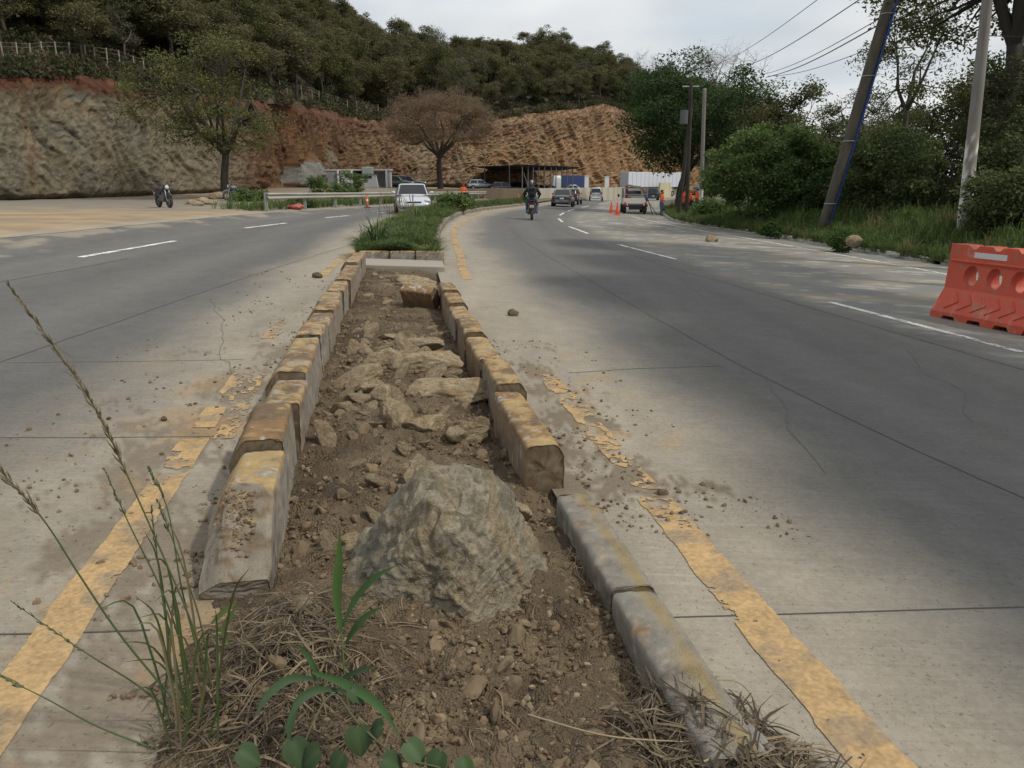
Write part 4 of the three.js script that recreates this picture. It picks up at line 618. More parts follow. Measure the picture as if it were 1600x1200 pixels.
// undergrowth on the hill and dry brush along the brow
{
  const R = rng(33), a = new Acc(); for (let k = 0; k < 130; k++) { const d = rv(R); d.y = Math.abs(d.y); const p = V(d.x, d.y * 0.8, d.z).multiplyScalar(0.45 + 0.55 * R()); const nn = rv(R); a.leaf(p, rv(R).cross(nn).normalize(), nn, 0.3, 0.16, [0.8 + 0.4 * R(), 0.8 + 0.4 * R(), 0.8 + 0.4 * R()]); } for (let k = 0; k < 8; k++) { const d = rv(R); d.y = Math.abs(d.y); a.tube([V(0, -0.2, 0), d.multiplyScalar(0.9)], [0.03, 0.01], 3, [0.7, 0.6, 0.5]); }
  const mats = [], cols = [];
  for (let k = 0; k < 2600; k++) { const px = -150 + 1330 * R(), t = R() ** 1.6, p = hillPoint(px, t), s = 0.5 + 0.9 * R(); mats.push(M4(p.x, p.y - 0.1, p.z, 0, R() * 6, 0, s, s * (0.6 + 0.6 * R()), s)); const q = R(), c = q < 0.35 ? [0.13, 0.11, 0.06] : q < 0.75 ? [0.07, 0.075, 0.03] : [0.05, 0.06, 0.028]; cols.push(c); }
  stuff('hill_undergrowth', 'low dull brush covering the ground of the wooded hill', 'brush', a.geo(), mLeaf, mats, cols);
  const b = new Acc(); for (let k = 0; k < 26; k++) { const an = R() * TAU, r = 0.35 * R(), h = 0.6 + 0.7 * R(), o = V(Math.cos(an) * r, 0, Math.sin(an) * r), e = V(Math.cos(an) * (r + 0.3 * R()), h, Math.sin(an) * (r + 0.3 * R())), k2 = 0.8 + 0.4 * R(); b.ribbon([o, o.clone().lerp(e, 0.55).add(V(0, 0.08, 0)), e], [0.035, 0.03, 0.006], V(Math.sin(an), 0.3, Math.cos(an)).normalize(), [k2, k2, k2], 0.3); }
  const m2 = [], c2 = []; for (let k = 0; k < 900; k++) { const px = -100 + 1100 * R(), p = cutPoint(px, 1).lerp(hillPoint(px, 0.06), R()), s = 0.35 + 0.6 * R(); if (px > 250 && px < 430 && R() < 0.5) continue; m2.push(M4(p.x, p.y - 0.1, p.z, (R() - 0.5) * 0.3, R() * 6, (R() - 0.5) * 0.3, s, s * (0.7 + 0.5 * R()), s)); c2.push(R() < 0.6 ? [0.20, 0.17, 0.095] : [0.10, 0.10, 0.045]); }
  stuff('brow_grass', 'pale dry grass along the brow of the rock cutting', 'grass', b.geo(), mLeaf, m2, c2);
}
{ // wire fence along the brow on the left
  const t = thing('wire_fence', 'post and wire fence along the brow of the rock cutting', 'fence'), R = rng(4), mp = MAT(0.3, 0.27, 0.22, 0.95), tops = [];
  const run = list => { let prev = null; for (const px of list) { const p = hillPoint(px, 0.035), h = 1.25 + 0.25 * R(), e = p.clone().add(V((R() - 0.5) * 0.15, h, 0)); part('post', bars([[[p.x, p.y - 0.4, p.z], [e.x, e.y, e.z], 0.065, 0.05]]), mp, t); if (prev) for (const q of [0.45, 0.75, 0.95]) part('wire', bars([[prev[0].clone().lerp(prev[1], q).toArray(), p.clone().lerp(e, q).toArray(), 0.008]], 3), mp, t); prev = [p, e]; } };
  run([-30, -5, 18, 38, 57, 80, 101, 126, 141, 160, 181, 203, 219]); run([436, 447, 459, 470, 486, 497, 512, 527, 541, 556, 572, 590]);
}
// ------------------------------------------------------------------ grasses
function tuft(seed, n, h, spread, w, bend) { const R = rng(seed), a = new Acc(); for (let k = 0; k < n; k++) { const an = R() * TAU, r = spread * 0.35 * R(), hh = h * (0.5 + 0.6 * R()), out = spread * (0.3 + 0.9 * R()), o = V(Math.cos(an) * r, -0.03, Math.sin(an) * r), m = V(Math.cos(an) * (r + out * 0.35), hh * 0.65, Math.sin(an) * (r + out * 0.35)), e = V(Math.cos(an) * (r + out), hh * (1 - bend * R()), Math.sin(an) * (r + out)), c = 0.75 + 0.5 * R(); a.ribbon([o, o.clone().lerp(m, 0.5).add(V(0, 0.02, 0)), m, m.clone().lerp(e, 0.55).add(V(0, 0.04 * h, 0)), e], [w * 0.8, w, w, w * 0.7, w * 0.1], V(Math.cos(an), 0.2, Math.sin(an)), [c, c, c * 0.95], 0.35); } return a.geo(); }
const GR = [[0.135, 0.195, 0.055], [0.105, 0.16, 0.046], [0.165, 0.165, 0.065], [0.23, 0.19, 0.10]];
function grassField(name, label, n, seed, geo, place, pick) { const R = rng(seed), mats = [], cols = []; for (let k = 0; k < n; k++) { const q = place(R); if (!q) continue; const s = q.s; mats.push(M4(q.x, q.y, q.z, (R() - 0.5) * 0.3, R() * 6.3, (R() - 0.5) * 0.3, s, s * (0.75 + 0.5 * R()), s)); const c = pick(R, q), kk = 0.8 + 0.4 * R(); cols.push(c.map(v => v * kk)); } stuff(name, label, 'grass', geo, mLeaf, mats, cols); }
const gA = tuft(1, 16, 0.32, 0.16, 0.012, 0.5), gB = tuft(2, 14, 0.6, 0.34, 0.018, 0.7), gC = tuft(3, 20, 0.13, 0.2, 0.009, 0.5);
const pickG = (R, q) => { const t = fbm(q.x * 0.8, 9, q.z * 0.8, 3) + (R() - 0.5) * 0.5; return t > 0.36 ? GR[3] : t > 0.24 ? GR[2] : t > -0.1 ? GR[0] : GR[1]; };
const vergeAt = (lo, hi, smin, smax) => R => { const z = 4 + 62 * R() ** 1.1, x = R2(z) + lo + (hi - lo) * R() ** 1.3; if (x / z > 0.78) return null; return { x, y: vergeY(x, z) + 0.02, z: -z, s: smin + (smax - smin) * R() }; };
grassField('verge_grass', 'long green grass covering the verge bank', 12500, 51, gA, vergeAt(0.0, 5.5, 0.6, 1.4), pickG);
grassField('verge_tall_grass', 'tall arching grass tufts along the verge bank', 1500, 52, gB, vergeAt(0.5, 6, 0.6, 1.4), pickG);
const medAt = (smin, smax) => R => { const z = 15.3 + 60 * R() ** 1.7, t = R(); const x = lerp(L1(z) - 0.05, R1(z) - 0.14, t), nq = fbm(x * 1.3, 80, z * 0.9, 3); if (nq + 0.35 * R() < 0.02) return null; return { x, y: HX(x) + 0.16 + 0.12 * Math.sin(Math.PI * t), z: -z + (z < 16 ? 0.1 : 0), s: (smin + (smax - smin) * R()) * (z > 30 ? 1.25 : 1) * clamp(0.75 + 2.2 * nq, 0.5, 1.8) }; };
grassField('median_grass', 'mown green and straw coloured grass on the raised median', 7500, 53, gC, medAt(0.7, 1.6), pickG);
grassField('median_tall_grass', 'taller weedy tufts on the raised median', 420, 54, gA, medAt(0.45, 0.95), pickG);
{ // clumps on the median
  [[590, 391, 15.9, 0.95, 'spiky long bladed grass clump at the near left corner of the median'], [775, 322, 44, 1.2, 'weedy clump where the median starts to curve'], [855, 318, 66, 1.2, 'weedy clump behind the motorcyclist on the median'], [650, 352, 27, 0.7, 'broad grass clump on the median below the silver car']].forEach(([px, py, Z, s, l], k) => { const q = D(px, py, Z); q.x = clamp(q.x, L1(Z) + 0.15, R1(Z) - 0.15); q.y = HX(q.x) + 0.2; const m = single('grass_clump', l, 'grass', tuft(70 + k, k === 0 ? 70 : 120, 0.75, 0.5, 0.022, 0.6), MAT(0.085, 0.13, 0.045, 0.8), q); m.scale.setScalar(s); });
  const R = rng(91); const g = thing('seeding_grass', 'thin brown seeding grass stems on the left of the median', 'grass', V(-2.9, HX(-2.9) + 0.2, -19.5)); const st = new Acc(), hd = new Acc(); for (let k = 0; k < 26; k++) { const x = (R() - 0.5) * 1.1, z = (R() - 0.5) * 2.4, lx = (R() - 0.6) * 0.35, h = 0.5 + 0.4 * R(); st.tube([V(x, 0, z), V(x + lx * 0.4, h * 0.6, z), V(x + lx, h, z)], [0.004, 0.003, 0.002], 3); hd.tube([V(x + lx * 0.75, h * 0.8, z), V(x + lx * 1.1, h * 1.08, z), V(x + lx * 1.4, h * 1.3, z)], [0.004, 0.011, 0.002], 4); } part('stem', st.geo(), MAT(0.14, 0.13, 0.06), g); part('seed_head', hd.geo(), MAT(0.16, 0.115, 0.085), g);
}
grassField('lot_weeds', 'low green weeds beside the guardrail', 900, 57, gB, R => { const z = 34 + 60 * R(), x = L2(z) - 0.8 - 2.2 * R(); return { x, y: lotY(x, z), z: -z, s: 0.5 + 0.7 * R() }; }, pickG);
[[382, 321, 50, 0.85, 0.75, 'low green bush at the foot of the leafy tree'], [402, 316, 52, 0.6, 0.7, 'rounded green bush right of the parked motorcycle behind the tree'], [498, 300, 62, 0.9, 1.5, 'yellow green bush behind the start of the guardrail'], [548, 296, 64, 1.3, 2.0, 'taller bright green bush before the roadside shelter'], [535, 300, 60, 0.9, 1.1, 'low bush between the shelter and the guardrail'], [468, 319, 40, 0.5, 0.5, 'small weed bush under the end of the guardrail'], [756, 312, 40, 0.75, 0.7, 'grey green weed bush on the median left of the motorcyclist']].forEach(([px, py, Z, r, h, l], k) => { const q = D(px, py, Z); if (k === 6) { q.x = clamp(q.x, L1(Z) + 0.4, R1(Z) - 0.5); q.y = HX(q.x) + 0.2; } else q.y = lotY(q.x, Z) - 0.05; shrub('bush', l, q, { seed: 150 + k, trunk: 0.15, r: 0.03, c: [0, h * 0.5, 0], s: [r, h * 0.6, r * 0.8], clumps: 40, leaves: 90, leaf: 0.14, cr: 0.3, cols: FRESH, minY: 0 }); });
{ // crumbling white kerb along the verge
  const t = thing('verge_kerb', 'crumbling whitish kerb along the foot of the verge', 'kerb'), R = rng(66);
  for (let z = 3; z < 62;) { const len = 0.8 + 0.8 * R(); const g = rockGeo(900 + Math.round(z * 3) % 40, 0.13, 0.12 + 0.04 * R(), len * 0.66, 9, 9, 1.1, [[0.58, 0.555, 0.50], [0.40, 0.37, 0.31], [0.78, 0.76, 0.71], [0.24, 0.20, 0.15]], [[0, 1, 0, 0.75], [1, 0, 0, 0.8], [-1, 0.1, 0, 0.8], [0, 0, 1, 0.85], [0, 0, -1, 0.85]], 60); const m = part('kerb_stone', g, mRock, t); m.position.set(R2(z) + 0.1, HX(R2(z)) + 0.03, -(z + len / 2)); m.rotation.y = -slopeAt(R2, z); z += len * (0.95 + (R() < 0.2 ? 0.4 : 0)); }
}

// ------------------------------------------------------------------ vehicles
const mGlass = new THREE.MeshPhysicalMaterial({ color: lin(0.012, 0.015, 0.017), roughness: 0.06, specularIntensity: 1 });
const mTyre = MAT(0.018, 0.018, 0.018, 0.9), mRim = MAT(0.42, 0.43, 0.44, 0.35, { metalness: 0.6 }), mBlack = MAT(0.02, 0.02, 0.021, 0.6), mPlate = MAT(0.6, 0.6, 0.58, 0.5), mTail = MAT(0.32, 0.012, 0.012, 0.25), mLamp = MAT(0.55, 0.56, 0.55, 0.15), mAmber = MAT(0.6, 0.2, 0.02, 0.3), mSteel = MAT(0.38, 0.38, 0.37, 0.45, { metalness: 0.7 }), mWhite = MAT(0.72, 0.72, 0.7, 0.5), mGalv = MAT(0.46, 0.47, 0.46, 0.5, { metalness: 0.35 });
const carPaint = (r, g, b) => new THREE.MeshPhysicalMaterial({ color: lin(r, g, b), roughness: 0.38, metalness: 0.25, clearcoat: 0.8, clearcoatRoughness: 0.12, side: THREE.DoubleSide });
function sectionLoft(stations, n = 22, pw = 3.2) {   // stations [x, halfWidth, yLow, yHigh] -> closed body with rounded sections
  const a = new Acc();
  for (const [x, w, y0, y1] of stations) for (let k = 0; k < n; k++) { const t = k / n * TAU, c = Math.cos(t), s = Math.sin(t), e = 2 / pw; const tum = s > 0 ? 1 - 0.1 * s * s : 1 - 0.06 * s * s; a.v(x, (y0 + y1) / 2 + Math.sign(s) * Math.abs(s) ** e * (y1 - y0) / 2, Math.sign(c) * Math.abs(c) ** e * w * tum); }
  const m = stations.length; for (let j = 0; j < m - 1; j++) for (let k = 0; k < n; k++) { const q = j * n + k, r = j * n + (k + 1) % n; a.quad(q, r, r + n, q + n); }
  for (const j of [0, m - 1]) { const [x, , y0, y1] = stations[j], c = a.v(x, (y0 + y1) / 2, 0); for (let k = 0; k < n; k++) a.tri(c, j * n + k, j * n + (k + 1) % n); }
  return a.geo();
}
function wheel(parent, x, z, r, w) {
  const g = new THREE.LatheGeometry([[r * 0.6, -w / 2], [r * 0.93, -w / 2], [r, -w * 0.36], [r, w * 0.36], [r * 0.93, w / 2], [r * 0.6, w / 2]].map(([a, b]) => new THREE.Vector2(a, b)), 22).rotateX(Math.PI / 2);
  const t = new THREE.Group(); t.name = 'wheel'; parent.add(t); t.position.set(x, r, z); part('tyre', g, mTyre, t);
  const sp = [CYL(r * 0.61, r * 0.61, w * 0.5, 0, 0, 0, Math.PI / 2, 0, 0, 20)]; for (let k = 0; k < 5; k++) sp.push(BOX(r * 0.13, r * 1.05, w * 0.86, 0, 0, 0, 0, 0, k / 5 * Math.PI)); part('rim', joined(sp), mRim, t); return t;
}
function quadPatch(parent, name, c, mat, off = 0.012, inset = [0.06, 0.94, 0.1, 0.92]) {   // a pane set on a cabin face given by four corners
  const [A, B, C, Dd] = c.map(p => V(...p)), n = B.clone().sub(A).cross(Dd.clone().sub(A)).normalize(), at = (u, v) => A.clone().lerp(B, u).lerp(Dd.clone().lerp(C, u), v);
  const a = new Acc(), [u0, u1, v0, v1] = inset, f = [at(u0, v0), at(u1, v0), at(u1, v1), at(u0, v1)]; const fr = f.map(p => p.clone().addScaledVector(n, off)), bk = f.map(p => p.clone().addScaledVector(n, -0.05));
  for (const p of [...fr, ...bk]) a.v(p.x, p.y, p.z); a.quad(0, 1, 2, 3); for (let k = 0; k < 4; k++) a.quad(k, 4 + k, 4 + (k + 1) % 4, (k + 1) % 4); const g = a.geo().toNonIndexed(); g.computeVertexNormals(); return part(name, g, mat, parent);
}
function car(label, p, turn, o, group) {       // front along +x
  const t = thing(o.name || 'car', label, o.cat || 'car', p, turn, group), L = o.L, W = o.W / 2, H = o.H, m = carPaint(...o.col), bl = o.belt || 0.92, hood = o.hood || 0.8;
  const van = o.kind === 'van', suv = o.kind === 'suv';
  const st = van || suv ? [[-0.5, 0.8, 0.42, bl * 0.98], [-0.487, 0.94, 0.33, bl + 0.03], [-0.3, 1, 0.27, bl + 0.04], [0, 1, 0.25, bl + 0.02], [0.22, 1, 0.25, bl], [0.33, 0.98, 0.27, hood + 0.08], [0.44, 0.95, 0.28, hood], [0.485, 0.86, 0.32, hood - 0.12], [0.5, 0.74, 0.4, hood - 0.25]] : [[-0.5, 0.74, 0.42, 0.78], [-0.488, 0.88, 0.32, 0.9], [-0.44, 0.95, 0.27, bl + 0.03], [-0.3, 1, 0.23, bl + 0.05], [0, 1, 0.22, bl + 0.02], [0.18, 1, 0.22, bl], [0.32, 0.98, 0.24, hood + 0.05], [0.43, 0.93, 0.26, hood - 0.05], [0.482, 0.84, 0.3, hood - 0.17], [0.5, 0.7, 0.38, hood - 0.3]];
  const body = part('body', sectionLoft(st.map(([x, w, a, b]) => [x * L, w * W, a, b]), 26, 3.6), m, t);
  const [xb0, xr0, xr1, xb1] = (o.cab || (van ? [-0.47, -0.42, 0.1, 0.3] : suv ? [-0.47, -0.4, 0.06, 0.2] : [-0.4, -0.24, 0.04, 0.2])).map(v => v * L), yb = bl - 0.02, wb = W * 0.93, wr = W * 0.74, yr = H - 0.05;
  const cabin = new Acc(), lv = [[0, 0], [0.55, 0.62], [1, 1]]; for (const [q, s] of lv) for (let k = 0; k < 24; k++) { const an = k / 24 * TAU, c = Math.cos(an), d = Math.sin(an), w = lerp(wb, wr, q), x0 = lerp(xb0, xr0, q), x1 = lerp(xb1, xr1, q); cabin.v((x0 + x1) / 2 + Math.sign(c) * Math.abs(c) ** 0.32 * (x1 - x0) / 2, lerp(yb, yr, q), Math.sign(d) * Math.abs(d) ** 0.32 * w); }
  for (let k = 0; k < 24; k++) { const an = k / 24 * TAU, c = Math.cos(an), d = Math.sin(an); cabin.v((xr0 + xr1) / 2 + Math.sign(c) * Math.abs(c) ** 0.4 * (xr1 - xr0) / 2 * 0.9, yr + 0.035, Math.sign(d) * Math.abs(d) ** 0.4 * wr * 0.86); } const tc = cabin.v((xr0 + xr1) / 2, yr + 0.055, 0);
  for (let j = 0; j < 3; j++) for (let k = 0; k < 24; k++) { const q = j * 24 + k, r = j * 24 + (k + 1) % 24; cabin.quad(q, r, r + 24, q + 24); } for (let k = 0; k < 24; k++) cabin.tri(tc, 72 + k, 72 + (k + 1) % 24);
  part('cabin', cabin.geo(), m, t);
  const F = (x0, x1, y, w) => [x0, x1, y, w];
  quadPatch(t, 'windscreen', [[xb1, yb, wb], [xb1, yb, -wb], [xr1, yr, -wr], [xr1, yr, wr]], mGlass, 0.015, [0.07, 0.93, 0.12, 0.95]);
  quadPatch(t, 'rear_window', [[xb0, yb, -wb], [xb0, yb, wb], [xr0, yr, wr], [xr0, yr, -wr]], mGlass, 0.015, [0.1, 0.9, 0.2, 0.92]);
  for (const s of [1, -1]) for (const [u0, u1] of [[0.08, 0.47], [0.51, 0.9]]) { const c = [[xb0, yb, s * wb], [xb1, yb, s * wb], [xr1, yr, s * wr], [xr0, yr, s * wr]]; quadPatch(t, 'side_window', s > 0 ? c : [c[1], c[0], c[3], c[2]], mGlass, 0.012, s > 0 ? [u0, u1, 0.14, 0.9] : [1 - u1, 1 - u0, 0.14, 0.9]); }
  const r = o.wr || 0.31, xf = 0.31 * L, xk = -0.31 * L; for (const [x, s] of [[xf, 1], [xf, -1], [xk, 1], [xk, -1]]) { part('wheel_arch', new THREE.TorusGeometry(r * 1.08, 0.045, 6, 20).translate(x, r, s * (W - 0.02)), mBlack, t); part('wheel_well', CYL(r * 1.08, r * 1.08, 0.06, x, r, s * (W - 0.05), Math.PI / 2), mBlack, t); wheel(t, x, s * (W - 0.07), r, 0.2); }
  for (const s of [1, -1]) { part('headlight', SPH(0.16, L * 0.462, hood - 0.16, s * W * 0.72, 0.7, 0.62, 1.0), mLamp, t); part('tail_light', RBOX(0.12, van || suv ? 0.34 : 0.16, 0.26, 0.04, -L * 0.478, van ? bl + 0.02 : 0.82, s * W * 0.78), mTail, t); part('mirror', SPH(0.1, xb1 - 0.12 * L * 0.5, bl + 0.1, s * (W + 0.06), 0.7, 0.7, 1), m, t); }
  part('front_grille', RBOX(0.06, 0.12, W * 0.8, 0.02, L * 0.487, hood - 0.24, 0), mBlack, t); part('lower_grille', RBOX(0.06, 0.12, W * 1.2, 0.02, L * 0.49, 0.37, 0), mBlack, t); part('number_plate', BOX(0.02, 0.11, 0.3, L * 0.506, 0.47, 0), mPlate, t); part('number_plate', BOX(0.02, 0.11, 0.34, -L * 0.503, van ? 0.82 : 0.68, 0), mPlate, t); part('rear_bumper', RBOX(0.12, 0.14, W * 1.7, 0.05, -L * 0.485, 0.38, 0), o.bumper === 'paint' ? m : mBlack, t);
  if (suv || van) for (const s of [1, -1]) part('roof_rail', bars([[[xr0 + 0.1, H + 0.03, s * wr * 0.85], [xr1 - 0.1, H + 0.03, s * wr * 0.85], 0.02]]), mBlack, t);
  return t;
}
const faceTo = (dx, dz) => Math.atan2(-dz, dx);       // turn that points local +x along (dx, dz)
const rd = (f, z) => { const e = (f(z + 1) - f(z - 1)) / 2; return [e, -1]; };
const onRoad = (px, py) => G(px, py);
{ // traffic
  let q = onRoad(645, 333.5); car('silver sedan driving toward the camera in the left lanes', q, faceTo(0.16, 1), { L: 4.3, W: 1.75, H: 1.46, col: [0.50, 0.53, 0.55], bumper: 'paint' });
  q = onRoad(880, 322.5); const s1 = car('dark grey sedan seen from behind in the right lanes', q, faceTo(0.12, -1), { L: 4.4, W: 1.76, H: 1.42, col: [0.075, 0.08, 0.085], bumper: 'paint' }); s1.scale.setScalar(1.02);
  q = D(893, 308, 78); q.y = HX(q.x); car('dark car just ahead of the dark grey sedan', q, faceTo(0.2, -1), { L: 4.4, W: 1.75, H: 1.5, col: [0.06, 0.075, 0.08], kind: 'suv' });
  q = onRoad(931, 314); car('silver people carrier seen from behind on the curve', q, faceTo(0.1, -1), { name: 'minivan', cat: 'minivan', L: 4.5, W: 1.8, H: 1.72, col: [0.44, 0.46, 0.48], kind: 'van', bumper: 'paint', belt: 0.98 });
  q = D(1019, 306, 122); q.y = HX(q.x); const suv = car('black off road vehicle with a door open beyond the pickup', q, faceTo(0.1, -1), { name: 'off_road_vehicle', cat: 'car', L: 4.6, W: 1.86, H: 1.82, col: [0.02, 0.02, 0.022], kind: 'suv', belt: 1.05, hood: 1.0, wr: 0.38 });
  part('open_door', joined([RBOX(0.9, 0.75, 0.06, 0.03, 0.35, 0.75, 1.35, 0, -0.95, 0), bars([[[0.1, 1.1, 1.0], [0.6, 1.6, 1.65], 0.03], [[0.6, 1.6, 1.65], [0.6, 1.1, 1.68], 0.03]])]), carPaint(0.03, 0.035, 0.032), suv, 'front door swung open');
}
{ // works pickup
  const q = onRoad(989, 333), t = thing('pickup_truck', 'old white flatbed pickup with rack and red gear parked beside the cones', 'pickup', q, faceTo(0.08, -1)); const mw = MAT(0.60, 0.58, 0.52, 0.6), W = 0.83;
  part('cab', sectionLoft([[0.35, 0.62, 0.5, 1.0], [0.38, 0.76, 0.42, 1.62], [0.9, 0.77, 0.4, 1.7], [1.35, 0.76, 0.4, 1.55], [1.75, 0.78, 0.4, 1.02], [2.3, 0.76, 0.42, 0.92], [2.38, 0.65, 0.5, 0.8]], 24, 4), mw, t);
  quadPatch(t, 'rear_window', [[0.375, 1.02, -0.66], [0.375, 1.02, 0.66], [0.38, 1.55, 0.58], [0.38, 1.55, -0.58]], mGlass, 0.03, [0.05, 0.95, 0.05, 0.95]);
  part('bed', joined([BOX(2.25, 0.07, W * 2, -0.85, 0.68, 0), BOX(2.25, 0.34, 0.05, -0.85, 0.87, W), BOX(2.25, 0.34, 0.05, -0.85, 0.87, -W), BOX(0.05, 0.5, W * 2, 0.29, 0.95, 0)]), mw, t);
  part('tailgate', RBOX(0.05, 0.36, W * 2 - 0.02, 0.015, -2.0, 0.88, 0), mw, t, 'dusty white tailgate');
  part('rear_bumper', joined([BOX(0.12, 0.16, W * 2, -2.02, 0.56, 0), BOX(0.1, 0.22, 0.9, -2.0, 0.4, 0)]), mBlack, t);
  for (const s of [1, -1]) { part('tail_light', RBOX(0.06, 0.13, 0.3, 0.02, -2.07, 0.63, s * 0.6), mTail, t); part('reversing_light', RBOX(0.05, 0.1, 0.09, 0.015, -2.085, 0.63, s * 0.56), mLamp, t); part('indicator', RBOX(0.05, 0.09, 0.1, 0.015, -2.045, 0.78, s * 0.7), mAmber, t); for (const x of [-1.25, 1.65]) wheel(t, x, s * 0.7, 0.33, 0.2); part('mud_flap', BOX(0.02, 0.24, 0.24, -1.66, 0.3, s * 0.7), mBlack, t); part('mirror', RBOX(0.08, 0.2, 0.14, 0.02, 1.35, 1.2, s * 0.98), mBlack, t); }
  const ry = 1.72; part('rack', bars([...[-1.9, -0.85, 0.15].flatMap(x => [[[x, 0.9, W - 0.03], [x, ry, W - 0.03], 0.028], [[x, 0.9, -W + 0.03], [x, ry, -W + 0.03], 0.028], [[x, ry, -W + 0.03], [x, ry, W - 0.03], 0.028]]), [[-1.9, ry, W - 0.03], [0.15, ry, W - 0.03], 0.028], [[-1.9, ry, -W + 0.03], [0.15, ry, -W + 0.03], 0.028], [[-1.9, 1.3, -W + 0.03], [-1.9, 1.3, W - 0.03], 0.022]]), MAT(0.25, 0.26, 0.26, 0.6), t);
  part('gas_cylinder', CYL(0.09, 0.09, 1.1, -1.6, 1.35, -0.6), MAT(0.2, 0.03, 0.03, 0.5), t);
  const r1 = single('red_gear', 'red pile of cable gear in the bed of the white pickup', 'equipment', joined([RBOX(0.8, 0.24, 1.1, 0.08, 0, 0.12, 0), new THREE.TorusGeometry(0.28, 0.07, 8, 18).rotateX(Math.PI / 2).translate(-0.1, 0.28, 0.25), RBOX(0.4, 0.16, 0.4, 0.05, 0.1, 0.3, -0.3, 0.3, 0.4, 0.1)]), MAT(0.42, 0.045, 0.03, 0.6), t.localToWorld(V(-1.25, 0.72, 0)));
  t.updateMatrixWorld(); r1.position.copy(t.localToWorld(V(-1.25, 0.72, 0))); r1.rotation.y = t.rotation.y;
  const pl = single('plank_bundle', 'tan planks lying across the rack of the white pickup', 'planks', joined([BOX(2.2, 0.05, 0.16, 0, 0.03, 0), BOX(2.1, 0.05, 0.14, 0.05, 0.09, 0.12, 0, 0.03, 0), BOX(1.6, 0.12, 0.4, -0.3, 0.12, -0.35, 0.2, 0.05, 0)]), MAT(0.30, 0.22, 0.12, 0.9), t.localToWorld(V(-0.85, ry + 0.03, 0.1))); pl.rotation.y = t.rotation.y;
}
function cone(p, h, label, slim) { const t = thing('traffic_cone', label, 'cone', p, 0.3), m = MAT(0.78, 0.10, 0.035, 0.55); const pr = slim ? [[0.075, 0.05], [0.07, h * 0.5], [0.055, h]] : [[0.135, 0.04], [0.10, h * 0.35], [0.045, h * 0.94], [0.03, h]]; part('body', new THREE.LatheGeometry([[0.005, 0.04], ...pr, [0.004, h + 0.005]].map(([a, b]) => new THREE.Vector2(a, b)), 20), m, t); part('base', RBOX(0.36, 0.045, 0.36, 0.015, 0, 0.0225, 0), slim ? mBlack : m, t); if (slim) part('band', CYL(0.071, 0.074, h * 0.16, 0, h * 0.62, 0), mWhite, t); return t; }
cone(onRoad(955, 333), 0.78, 'orange cone behind the pickup, left of the pair'); cone(onRoad(964.5, 336), 0.8, 'orange cone behind the pickup, right of the pair');
cone(onRoad(663.5, 335.5), 0.78, 'slim orange traffic post beside the silver sedan', true); cone(onRoad(574, 324.5), 0.68, 'slim orange traffic post at the roadside by the guardrail', true); cone(V(D(810, 306, 80).x, HX(-0.6), -80), 0.75, 'small orange cone left of the motorcyclist near the pale wall');

